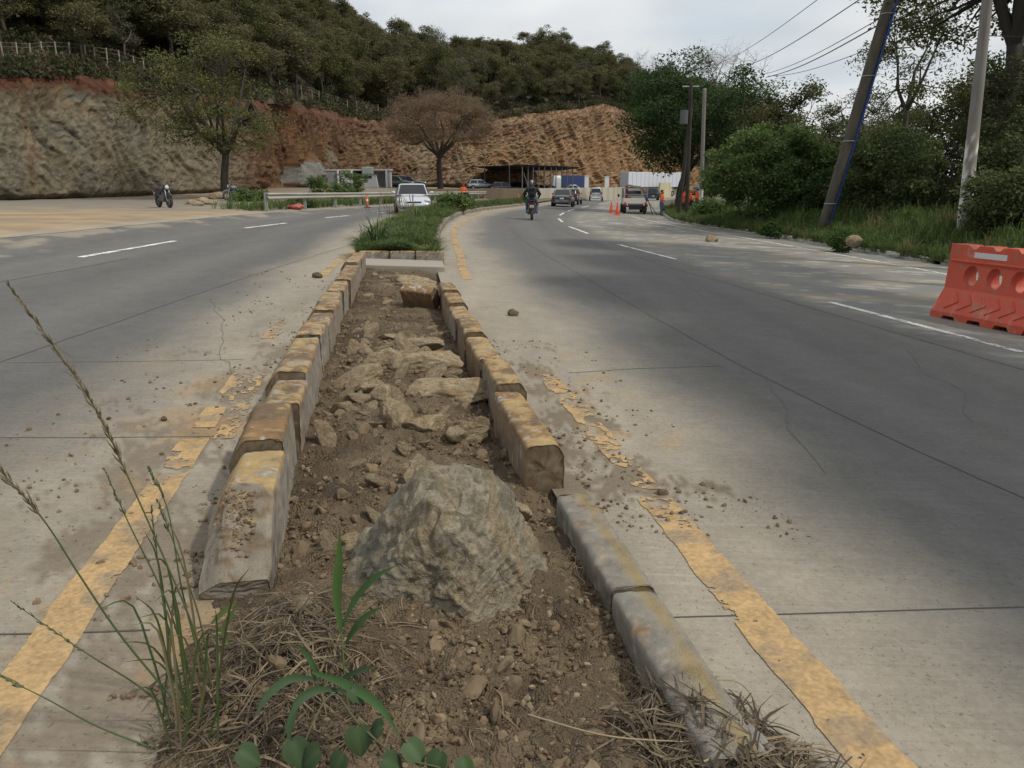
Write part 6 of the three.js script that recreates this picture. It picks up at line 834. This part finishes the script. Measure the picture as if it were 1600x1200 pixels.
// ------------------------------------------------------------------ shelter, shade canopy, walls, parked vehicles
{
  const Z = 95, t = thing('roadside_shelter', 'small white roadside shelter with flat roof below the rock cutting', 'shelter'), at = (px, py, dz = 0) => D(px, py, Z + dz), gy = lotY(-18, Z) + 0.05; const x = px => D(px, 290, Z).x, y = py => D(600, py, Z).y;
  const wall = (n, p0, p1, py0, dz, m, th = 0.15) => part(n, BOX(x(p1) - x(p0), y(py0) - gy + 0.4, th, (x(p0) + x(p1)) / 2, (y(py0) + gy - 0.4) / 2, -(Z + dz)), m, t);
  const mg = MAT(0.30, 0.30, 0.29, 0.9), mw = MAT(0.76, 0.76, 0.74, 0.85);
  const gw = new THREE.Group(); for (let k = 0; 0.31 * (k + 1) < y(266.2) - gy; k++) part('siding_board', BOX(x(529) - x(502) - 0.02, 0.3, 0.05, (x(502) + x(529)) / 2, gy + 0.15 + k * 0.31, -Z - 0.02 * (k % 2)), mg, t);
  wall('back_wall', 502, 606, 266.5, 3.2, mw); for (const p of [502.5, 605]) part('side_wall', BOX(0.14, y(266.5) - gy, 3.1, x(p), (y(266.5) + gy) / 2, -(Z + 1.6)), mg, t); wall('front_wall', 531.5, 549, 267, 0.35, mw);
  for (const p of [529.5, 550.8, 604.5]) part('post', BOX(0.2, y(266) - gy, 0.2, x(p), (y(266) + gy) / 2, -Z + 0.12), MAT(0.78, 0.78, 0.76, 0.7), t);
  part('roof', BOX(x(608) - x(499), 0.14, 3.6, (x(608) + x(499)) / 2, y(265.3), -(Z + 1.75), 0.03, 0, 0.006), MAT(0.42, 0.43, 0.43, 0.7), t); part('doorway', BOX(1.0, 2.0, 0.06, x(539), gy + 1.0, -(Z + 0.7)), MAT(0.16, 0.18, 0.16, 0.8), t); part('doorway', BOX(1.5, 2.1, 0.06, x(557), gy + 1.05, -(Z + 3.05)), mBlack, t);
  const c = thing('kiosk_counter', 'white kiosk counter with dark serving hatch before the shelter', 'counter', V(x(583), gy + 0.0, -(Z - 3))); const sh = new THREE.Shape([[-0.95, 0], [1.05, 0], [0.8, 1.45], [-0.95, 1.45]].map(([a, b]) => new THREE.Vector2(a, b))); part('panel', new THREE.ExtrudeGeometry(sh, { depth: 0.8, bevelEnabled: true, bevelSize: 0.02, bevelThickness: 0.02, bevelSegments: 1 }).translate(0, 0, -0.8), mw, c); part('hatch', BOX(1.2, 0.32, 0.06, -0.2, 1.15, 0.03), mBlack, c); part('counter_top', BOX(2.2, 0.05, 1.1, -0.1, 1.47, -0.35), mg, c);
  const k = thing('water_tank', 'pale green plastic water tank on a stand by the shelter', 'water tank', V(x(579), gy, -(Z - 1.4))); part('tank', RBOX(1.25, 0.85, 1.0, 0.12, 0, 1.88, 0), MAT(0.45, 0.52, 0.44, 0.4), k); for (const [a, b] of [[-0.5, -0.4], [0.5, -0.4], [-0.5, 0.4], [0.5, 0.4]]) part('leg', BOX(0.08, 1.5, 0.08, a, 0.72, b), mg, k); part('lid', CYL(0.2, 0.2, 0.08, 0, 2.34, 0), MAT(0.4, 0.46, 0.4, 0.5), k);
}
{ // low walls and gate pillars
  const wallRun = (label, p0, z0, p1, z1, py0, py1, cols, th) => { const a = D(p0, 300, z0), b = D(p1, 300, z1), len = Math.hypot(b.x - a.x, b.z - a.z), t0 = D(p0, py0, z0).y, t1 = D(p1, py1, z1).y, g = new Acc(); const n = 40; const nd = V(-(b.z - a.z), 0, b.x - a.x).normalize().multiplyScalar(th / 2); for (let k = 0; k <= n; k++) { const p = a.clone().lerp(b, k / n), ty = lerp(t0, t1, k / n) + 0.03 * fbm(p.x * 2, 1, p.z, 3), c = mix3(cols[0], cols[1], sstep(-0.15, 0.2, fbm(p.x * 0.9, 3, p.z, 3))); g.v(p.x + nd.x, -1, p.z + nd.z, c); g.v(p.x + nd.x, ty, p.z + nd.z, c); g.v(p.x - nd.x, ty, p.z - nd.z, c); g.v(p.x - nd.x, -1, p.z - nd.z, c); if (k) { const q = g.p.length / 3 - 8; for (let i = 0; i < 3; i++) g.quad(q + i, q + i + 1, q + i + 5, q + i + 4); } } g.quad(0, 1, 2, 3); const e = g.p.length / 3 - 4; g.quad(e, e + 1, e + 2, e + 3); const gg = g.geo().toNonIndexed(); gg.computeVertexNormals(); return single('low_wall', label, 'wall', gg, VC(0.9)); };
  wallRun('long low cream wall on the outer side of the curve', 818, 88, 975, 126, 294.5, 292.5, [[0.40, 0.36, 0.285], [0.32, 0.285, 0.22]], 0.3);
  wallRun('cream wall stretch behind the black off road vehicle', 1030, 150, 1062, 160, 285.5, 284.5, [[0.48, 0.42, 0.28], [0.4, 0.35, 0.23]], 0.3);
  wallRun('brown earth retaining wall left of the cream wall', 560, 84, 817, 90, 296, 294, [[0.20, 0.15, 0.10], [0.15, 0.11, 0.075]], 0.7);
  for (const [px, l] of [[916, 'white gate pillar, left of the pair'], [947.5, 'white gate pillar, right of the pair']]) { const p = D(px, 300, 122); p.y = HX(p.x) - 0.5; const t = thing('gate_pillar', l, 'pillar', p); part('shaft', RBOX(0.62, 3.9, 0.62, 0.03, 0, 1.95, 0), MAT(0.74, 0.74, 0.72, 0.8), t); part('cap', RBOX(0.7, 0.1, 0.7, 0.02, 0, 3.92, 0), MAT(0.7, 0.7, 0.68, 0.8), t); }
}
{ // shade cloth on posts over the parked cars
  const t = thing('shade_canopy', 'black shade cloth canopy on thin posts over parked vehicles', 'canopy'), edge = [[737, 260, 132], [775, 259, 118], [814, 257, 108], [860, 259, 116], [908, 261, 128], [880, 266, 148], [830, 266.5, 152], [776, 266, 150]].map(q => D(...q)), a = new Acc(), c = edge.reduce((s, p) => s.add(p), V(0, 0, 0)).multiplyScalar(1 / edge.length); c.y -= 0.15;
  for (const dy of [0, -0.04]) { const b = a.p.length / 3; a.v(c.x, c.y + dy, c.z); edge.forEach(p => a.v(p.x, p.y + dy, p.z)); for (let k = 0; k < 8; k++) a.tri(b, b + 1 + k, b + 1 + (k + 1) % 8); } for (let k = 0; k < 8; k++) a.quad(1 + k, 1 + (k + 1) % 8, 10 + (k + 1) % 8, 10 + k); part('cloth', a.geo(), MAT(0.022, 0.026, 0.032, 0.95), t);
  const post = (px, py, Z) => { const e = D(px, py, Z), y0 = lotY(e.x, Z) - 0.3; part('post', bars([[[e.x, y0, e.z], [e.x, e.y + 0.15, e.z], 0.075]], 8), MAT(0.12, 0.13, 0.14, 0.7), t); };
  [[757, 259, 124], [796, 258, 112], [816, 257, 109], [825, 257.6, 111], [833, 258, 112], [842, 258.4, 113.5], [851, 258.8, 115], [861, 259.2, 117], [869, 259.6, 119], [878, 260, 121], [886, 260.4, 123.5], [895, 260.8, 126], [745, 263, 140], [765, 265, 148], [782, 266, 150], [850, 266, 150]].forEach(q => post(...q));
  part('brace', bars([[D(818, 270, 110).toArray(), D(826, 294, 110).toArray(), 0.06]]), MAT(0.12, 0.13, 0.14, 0.7), t);
}
{ // parked vehicles
  const pk = (l, px, Z, turn, o, dy = 0) => { const p = D(px, 296, Z); p.y = lotY(p.x, Z) + dy; return car(l, p, turn, { L: 4.4, W: 1.76, H: 1.5, ...o }, undefined); };
  pk('silver car parked at the left end under the shade canopy', 752, 122, 0.2, { col: [0.30, 0.33, 0.37], kind: 'suv' }, 0.3);
  pk('grey off road car parked under the middle of the canopy', 792, 118, -0.1, { col: [0.16, 0.17, 0.18], kind: 'suv', L: 4.7, H: 1.75, belt: 1.02, hood: 0.95 }, 0.25);
  pk('dark pickup like car parked right of the grey off road car', 815, 128, 0.1, { col: [0.05, 0.055, 0.06], kind: 'suv', H: 1.7 }, 0.4); pk('black car parked behind the motorcyclist', 845, 126, 0.2, { col: [0.03, 0.03, 0.032] }, 0.3); pk('dark blue car parked at the right end of the canopy', 862, 136, 0.5, { col: [0.03, 0.04, 0.06] }, 0.3);
  pk('white car parked below the blue truck', 898, 138, 0.15, { col: [0.6, 0.61, 0.62] }, 0.6); pk('dark green car parked between the gate pillars', 937, 146, 0.3, { col: [0.03, 0.045, 0.045], kind: 'suv' }, 0.4); pk('dark car parked right of the gate pillars', 963, 145, 0.1, { col: [0.03, 0.03, 0.034] }, 0.3); pk('white car parked behind the works pickup', 972, 138, 1.3, { col: [0.62, 0.63, 0.63] }, 0.2);
  pk('dark car parked right of the roadside shelter', 620, 100, 0.15, { col: [0.035, 0.038, 0.04] }); pk('blue grey car parked against the rock face near the shelter', 612, 106, -0.4, { col: [0.09, 0.1, 0.13] }); pk('dark car nearest the dry tree, left of its trunk', 640, 102, 0.1, { col: [0.045, 0.05, 0.055] });
  { const p = D(884, 292, 152); p.y = lotY(p.x, 152) + 0.3; const t = thing('box_truck', 'white cab truck with blue box parked beyond the canopy', 'truck', p, Math.PI + 0.1); part('cab', sectionLoft([[1.0, 0.9, 0.6, 3.2], [1.15, 1.1, 0.5, 3.5], [2.2, 1.12, 0.5, 3.5], [2.7, 1.1, 0.55, 2.6], [2.9, 1.0, 0.6, 1.6]], 22, 4.5), MAT(0.62, 0.66, 0.66, 0.4), t); part('box', RBOX(4.2, 2.6, 2.3, 0.05, -1.25, 2.2, 0), MAT(0.035, 0.06, 0.17, 0.6), t); quadPatch(t, 'windscreen', [[2.55, 1.9, 0.95], [2.55, 1.9, -0.95], [2.3, 3.0, -0.9], [2.3, 3.0, 0.9]], mGlass, 0.12); quadPatch(t, 'side_window', [[1.3, 1.9, 1.1], [2.2, 1.9, 1.1], [2.1, 2.8, 1.05], [1.3, 2.8, 1.05]], mGlass, 0.05); for (const x of [2.0, -1.6, -2.6]) for (const s of [1, -1]) wheel(t, x, s * 0.95, 0.48, 0.28); }
  { const a = D(975, 290, 150), b = D(1062, 290, 158), p = a.clone().lerp(b, 0.5); p.y = HX(p.x) + 0.2; const L = a.distanceTo(b), t = thing('semi_trailer', 'long white box trailer parked before the far end of the rock face', 'trailer', p, faceTo(b.x - a.x, b.z - a.z)); part('box', RBOX(L, 2.75, 2.4, 0.05, 0, 3.1, 0), MAT(0.56, 0.58, 0.62, 0.5), t); const ribs = []; for (let k = 1; k < 14; k++) part('side_rib', BOX(0.05, 2.6, 0.05, -L / 2 + k * L / 14, 3.1, 1.215), MAT(0.5, 0.52, 0.56, 0.5), t); part('chassis', BOX(L * 0.95, 0.25, 1.0, 0, 1.55, 0), mBlack, t); for (const x of [-L * 0.36, -L * 0.26, L * 0.3]) for (const s of [1, -1]) wheel(t, x, s * 0.95, 0.5, 0.3); }
}

// ------------------------------------------------------------------ foreground plants and litter
const curve = (list, n = 14) => new THREE.CatmullRomCurve3(list).getPoints(n);
const mGreen = new THREE.MeshPhysicalMaterial({ vertexColors: true, roughness: 0.6, side: THREE.DoubleSide, specularIntensity: 0.4 });
{ // tall seeding grass at the lower left
  const t = thing('tall_grass', 'tall seeding grass with thin leaning stalks at the lower left', 'grass'), R = rng(71);
  const S = [
    [[335, 1085, 1.98], [300, 975, 1.94], [260, 880, 1.9], [200, 745, 1.85], [150, 640, 1.8], [80, 535, 1.76], [13, 444, 1.72], 0.5],
    [[312, 1140, 1.85], [190, 995, 1.8], [125, 900, 1.76], [67, 811, 1.72], [0, 735, 1.68], [-40, 690, 1.66], 0.62],
    [[300, 1065, 2.0], [260, 940, 1.97], [200, 815, 1.94], [163, 733, 1.92], 0.7], [[318, 1050, 2.0], [285, 925, 1.98], [260, 790, 1.95], [231, 728, 1.94], 0.72],
    [[262, 1105, 1.9], [202, 1062, 1.86], [142, 1025, 1.82], [18, 940, 1.76], 0.72], [[300, 1190, 1.8], [157, 1137, 1.76], [67, 1089, 1.72], [-10, 1052, 1.7], 0.8],
    [[330, 1060, 2.0], [310, 960, 1.98], [272, 850, 1.95], [245, 780, 1.93], 0.75], [[255, 1120, 1.86], [262, 1010, 1.84], [250, 905, 1.83], [236, 790, 1.8], 0.8]];
  S.forEach((row, k) => {
    const from = row[row.length - 1], pts = curve(row.slice(0, -1).map(q => D(...q)), 26), n = pts.length - 1, g = k % 3 ? [0.075, 0.105, 0.045] : [0.11, 0.125, 0.055];
    const st = part('stalk', new Acc().tube(pts, pts.map((_, q) => lerp(0.0032, 0.0009, q / n)), 6, g).geo(), mGreen, t);
    const a = new Acc(), brown = k < 2 ? [0.20, 0.15, 0.095] : [0.10, 0.12, 0.06]; const dens = k < 2 ? 9 : 4;
    for (let q = Math.floor(n * from); q < n; q++) for (let w = 0; w < dens; w++) { const f = (q / n - from) / (1 - from), p = pts[q].clone().lerp(pts[q + 1], R()), d = pts[q + 1].clone().sub(pts[q]).normalize(), o = rv(R).cross(d).normalize(), l = (k < 2 ? 0.035 : 0.018) * (1 - 0.65 * f) * (0.5 + R()), e = p.clone().addScaledVector(d, l).addScaledVector(o, l * 0.26); const kk = 0.7 + 0.6 * R(); a.tube([p, p.clone().lerp(e, 0.6).addScaledVector(o, 0.0015), e], [0.0008, 0.0017, 0.0005], 4, brown.map(v => v * kk)); }
    part('seed_head', a.geo(), mGreen, t);
  });
  for (let k = 0; k < 20; k++) { const bx = 262 + 90 * R(), by = 1055 + 130 * R(), h = 90 + 160 * R(), lean = (R() - 0.62) * 190, Z = 1.72 + 0.3 * (1200 - by) / 150; const pts = curve([D(bx, by, Z), D(bx + lean * 0.25, by - h * 0.5, Z - 0.02), D(bx + lean * 0.6, by - h * 0.9, Z - 0.05), D(bx + lean, by - h * (0.8 + 0.3 * R()), Z - 0.07)], 10); const c = R() < 0.25 ? [0.2, 0.17, 0.09] : [0.06 + 0.03 * R(), 0.09 + 0.03 * R(), 0.038]; part('blade', new Acc().ribbon(pts, pts.map((_, q) => 0.006 * Math.sin(Math.PI * Math.min(0.98, 0.25 + 0.75 * q / 10)) + 0.0008), V(0.2, 0.1, 1), c, 0.4).geo(), mGreen, t); }
}
function bladeLeaf(parent, pts, w, c, hint = V(0, 0.35, 1)) { const n = 16, cp = curve(pts, n); return part('leaf', new Acc().ribbon(cp, cp.map((_, q) => { const s = q / n; return w * Math.min(1, 0.35 + 1.9 * s) * (s > 0.5 ? Math.max(0.02, 1 - ((s - 0.5) / 0.5) ** 1.7) : 1); }), hint, c, 0.28).geo(), mGreen, parent); }
{ // broad bladed grass in front of the boulder
  const t = thing('broad_grass', 'young broad bladed grass plant in front of the boulder', 'grass'), g = [0.09, 0.165, 0.045], g2 = [0.06, 0.115, 0.04], g3 = [0.05, 0.085, 0.04];
  part('stem', new Acc().tube(curve([D(545, 1115, 1.8), D(538, 1050, 1.8), D(533, 985, 1.8)], 6), [0.004, 0.003, 0.0025], 6, [0.11, 0.15, 0.06]).geo(), mGreen, t);
  bladeLeaf(t, [D(533, 990, 1.8), D(527, 930, 1.79), D(530, 880, 1.78), D(531, 828, 1.77)], 0.025, g); bladeLeaf(t, [D(534, 980, 1.8), D(556, 935, 1.8), D(585, 903, 1.79), D(618, 884, 1.78)], 0.017, g2); bladeLeaf(t, [D(540, 1005, 1.79), D(556, 980, 1.77), D(575, 960, 1.76), D(596, 949, 1.75)], 0.017, g2);
  bladeLeaf(t, [D(500, 1062, 1.76), D(455, 1060, 1.74), D(420, 1085, 1.71), D(396, 1125, 1.68)], 0.022, g3); bladeLeaf(t, [D(488, 1050, 1.76), D(540, 1068, 1.72), D(590, 1100, 1.68), D(625, 1150, 1.63)], 0.026, g2); bladeLeaf(t, [D(500, 1060, 1.78), D(490, 1040, 1.78), D(478, 1020, 1.78), D(462, 1003, 1.77)], 0.016, g2); bladeLeaf(t, [D(525, 1065, 1.77), D(560, 1048, 1.76), D(590, 1040, 1.75)], 0.014, g3); bladeLeaf(t, [D(540, 1080, 1.74), D(500, 1078, 1.72), D(465, 1100, 1.69), D(440, 1160, 1.65)], 0.018, g3); bladeLeaf(t, [D(505, 1070, 1.75), D(470, 1090, 1.72), D(455, 1130, 1.69), D(450, 1180, 1.66)], 0.02, g3); bladeLeaf(t, [D(360, 1010, 1.95), D(350, 985, 1.95), D(362, 960, 1.95), D(372, 945, 1.95)], 0.018, [0.11, 0.15, 0.05]); bladeLeaf(t, [D(330, 975, 1.98), D(350, 955, 1.98), D(372, 940, 1.98)], 0.016, [0.12, 0.16, 0.05]);
}
{ // creeping vine with heart shaped leaves along the bottom edge
  const t = thing('creeping_vine', 'creeping vine with heart shaped dark green leaves at the bottom edge', 'vine');
  part('vine', new Acc().tube(curve([D(455, 1250, 1.55), D(480, 1150, 1.62), D(520, 1085, 1.7), D(560, 1130, 1.64), D(620, 1180, 1.58), D(690, 1200, 1.55)], 30), [0.0028], 6, [0.09, 0.095, 0.05]).geo(), mGreen, t);
  const heart = (px, py, Z, s, turn, tilt, c) => { const a = new Acc(), n = 12; for (let k = 0; k <= n; k++) { const u = k / n, w = s * 0.66 * Math.sin(Math.PI * Math.min(1, 0.06 + 0.94 * u ** 0.62)) ** 0.85, y = s * (0.45 - 1.5 * u), drop = -0.3 * s * u * u; for (const q of [-1, -0.5, 0, 0.5, 1]) { const kk = q === 0 ? 1.35 : 1; a.v(q * w, y + (u < 0.12 ? Math.abs(q) * s * 0.16 : 0), drop + 0.2 * Math.abs(q) * w, c.map(v => v * kk)); } if (k) for (let q = 0; q < 4; q++) { const b = (k - 1) * 5 + q; a.quad(b, b + 1, b + 6, b + 5); } } const q = D(px, py, Z), o = part('leaf', a.geo(), mGreen, t); o.position.copy(q); o.rotation.set(-1.0 + tilt, turn, turn * 0.8, 'YXZ'); };
  const L = [0.04, 0.066, 0.028], M = [0.05, 0.08, 0.032]; heart(462, 1172, 1.58, 0.05, 0.3, 0.5, L); heart(490, 1180, 1.56, 0.045, -0.7, 0.35, L); heart(560, 1152, 1.62, 0.052, 0.1, 0.65, M); heart(590, 1140, 1.63, 0.04, -0.9, 0.3, L); heart(556, 1083, 1.7, 0.034, 0.6, 0.4, L); heart(645, 1172, 1.58, 0.045, 0.5, 0.2, M); heart(683, 1188, 1.56, 0.042, -0.3, 0.4, L); heart(385, 1180, 1.58, 0.045, 0.8, 0.3, L); heart(725, 1196, 1.56, 0.035, 0.2, 0.3, M); heart(530, 1190, 1.55, 0.04, -0.4, 0.5, L); heart(610, 1193, 1.55, 0.046, 0.9, 0.4, L);
}
{ // dry straw
  const R = rng(88), mats = [], cols = [], a = new Acc(); a.tube(curve([V(-0.5, 0, 0), V(-0.2, 0.07, 0.03), V(0.1, 0.05, -0.03), V(0.5, 0, 0.02)], 7), [0.007, 0.009, 0.009, 0.008, 0.006, 0.005, 0.003, 0.002], 4, [1, 1, 1]); a.ribbon(curve([V(-0.45, 0.02, 0.1), V(-0.1, 0.1, 0.06), V(0.2, 0.06, 0.12), V(0.55, -0.02, 0.2)], 6), [0.01, 0.03, 0.035, 0.03, 0.022, 0.012, 0.003], V(0.3, 1, 0.2).normalize(), [0.9, 0.9, 0.9], 0.3);
  const put = (x, z, y, l) => { mats.push(M4(x, y, -z, (R() - 0.5) * 0.9, R() * 6.3, (R() - 0.5) * 0.7, l, l * (0.6 + R()), l * 1.1)); const k = 0.6 + 0.7 * R(); cols.push(R() < 0.45 ? [0.085 * k, 0.062 * k, 0.04 * k] : [0.185 * k, 0.14 * k, 0.085 * k]); };
  for (let k = 0; k < 1150; k++) { const x = -0.72 + 0.34 * (R() + R() - 1) * 1.2, z = 2.05 + 0.5 * (R() + R() - 1); put(x, z, soilY(x, z) + 0.025 * R(), 0.05 + 0.16 * R() ** 2); }
  for (let k = 0; k < 1300; k++) { const b = rv(R), rr = R() ** 0.55, q = (R() - 0.5) * 0.3, x = 0.58 + b.x * 0.26 * rr - q * 0.5, z = 1.8 + b.z * 0.22 * rr + q; put(x, z, HX(x) + 0.02 + Math.abs(b.y) * 0.1 * (1 - rr * 0.6) * (0.4 + R()), 0.07 + 0.2 * R() ** 2); }
  for (let k = 0; k < 260; k++) { const z = 1.4 + 1.6 * R(), x = lerp(-0.9, 0.5, R()); put(x, z, soilY(x, z) + 0.015, 0.04 + 0.12 * R() ** 2); }
  stuff('dry_straw', 'dry brown straw tangled over the near end of the median', 'straw', a.geo(), VC(0.95), mats, cols);
  // single long dead stems that stand out of the tangle
  [[[825, 1117], [950, 1150], [1085, 1160]], [[1040, 1075], [1115, 1062], [1160, 1070], [1188, 1110]], [[1100, 1190], [1180, 1160], [1262, 1162], [1266, 1200]], [[985, 1120], [1000, 1160], [1010, 1195]], [[430, 950], [480, 915], [540, 898]], [[1130, 1085], [1180, 1150], [1220, 1195]]].forEach((row, k) => { const pts = curve(row.map(([x, y], q) => G(x, y, 0.06 + 0.05 * Math.sin(q * 1.4 + k))), 14); single('dead_stem', ['long pale dead stem lying across the soil at the bottom', 'arched dead stem over the near end of the low kerb', 'bent dead stem on the slab right of the straw', 'short upright pale stem in the straw heap', 'thin dry stem leaning on the nose of the left kerb', 'dead stem trailing from the straw onto the slab'][k], 'dry stem', new Acc().tube(pts, pts.map((_, q) => lerp(0.0035, 0.0016, q / 14)), 5).geo(), MAT(0.30, 0.24, 0.15, 0.9)); });
  bladeLeaf(thing('green_shoot', 'tiny green shoot beside the near end of the low kerb', 'shoot'), [G(1104, 1078, 0.03), G(1105, 1068, 0.07), G(1108, 1058, 0.1)], 0.014, [0.08, 0.17, 0.04]);
  const rt = thing('root_tangle', 'thin pale roots hanging from the soil beside the low kerb', 'roots'), ra = new Acc(); for (let k = 0; k < 26; k++) { const p = G(885 + 45 * R(), 850 + 45 * R(), 0.05), e = p.clone().add(V((R() - 0.4) * 0.16, -0.03 - 0.06 * R(), 0.03 + 0.1 * R())); ra.tube(curve([p, p.clone().lerp(e, 0.4).add(rv(R).multiplyScalar(0.03)), p.clone().lerp(e, 0.8).add(rv(R).multiplyScalar(0.03)), e], 8), [0.0016, 0.001], 4); } part('root', ra.geo(), MAT(0.27, 0.19, 0.12, 0.9), rt);
  const sg = new Acc(); sg.grid(10, 8, (u, v) => [(u - 0.5) * 0.13, 0.03 * fbm(u * 3, v * 3, 1, 3) + 0.03, (v - 0.5) * 0.09]); const sc = single('plastic_scrap', 'crumpled grey plastic scrap in the straw at the bottom right', 'litter', sg.geo(), MAT(0.22, 0.21, 0.20, 0.6), G(1165, 1180, 0.06)); sc.rotation.set(0.3, 0.6, 0.2);
  const og = new Acc(); og.grid(8, 6, (u, v) => [(u - 0.5) * 0.1, 0.02 * fbm(u * 3 + 7, v * 3, 1, 3) + 0.01, (v - 0.5) * 0.045]); single('orange_scrap', 'faded orange plastic scrap on the soil beside the broad grass', 'litter', og.geo(), MAT(0.40, 0.09, 0.035, 0.6), G(532, 1028, 0.05));
}

renderer.render(scene, camera);
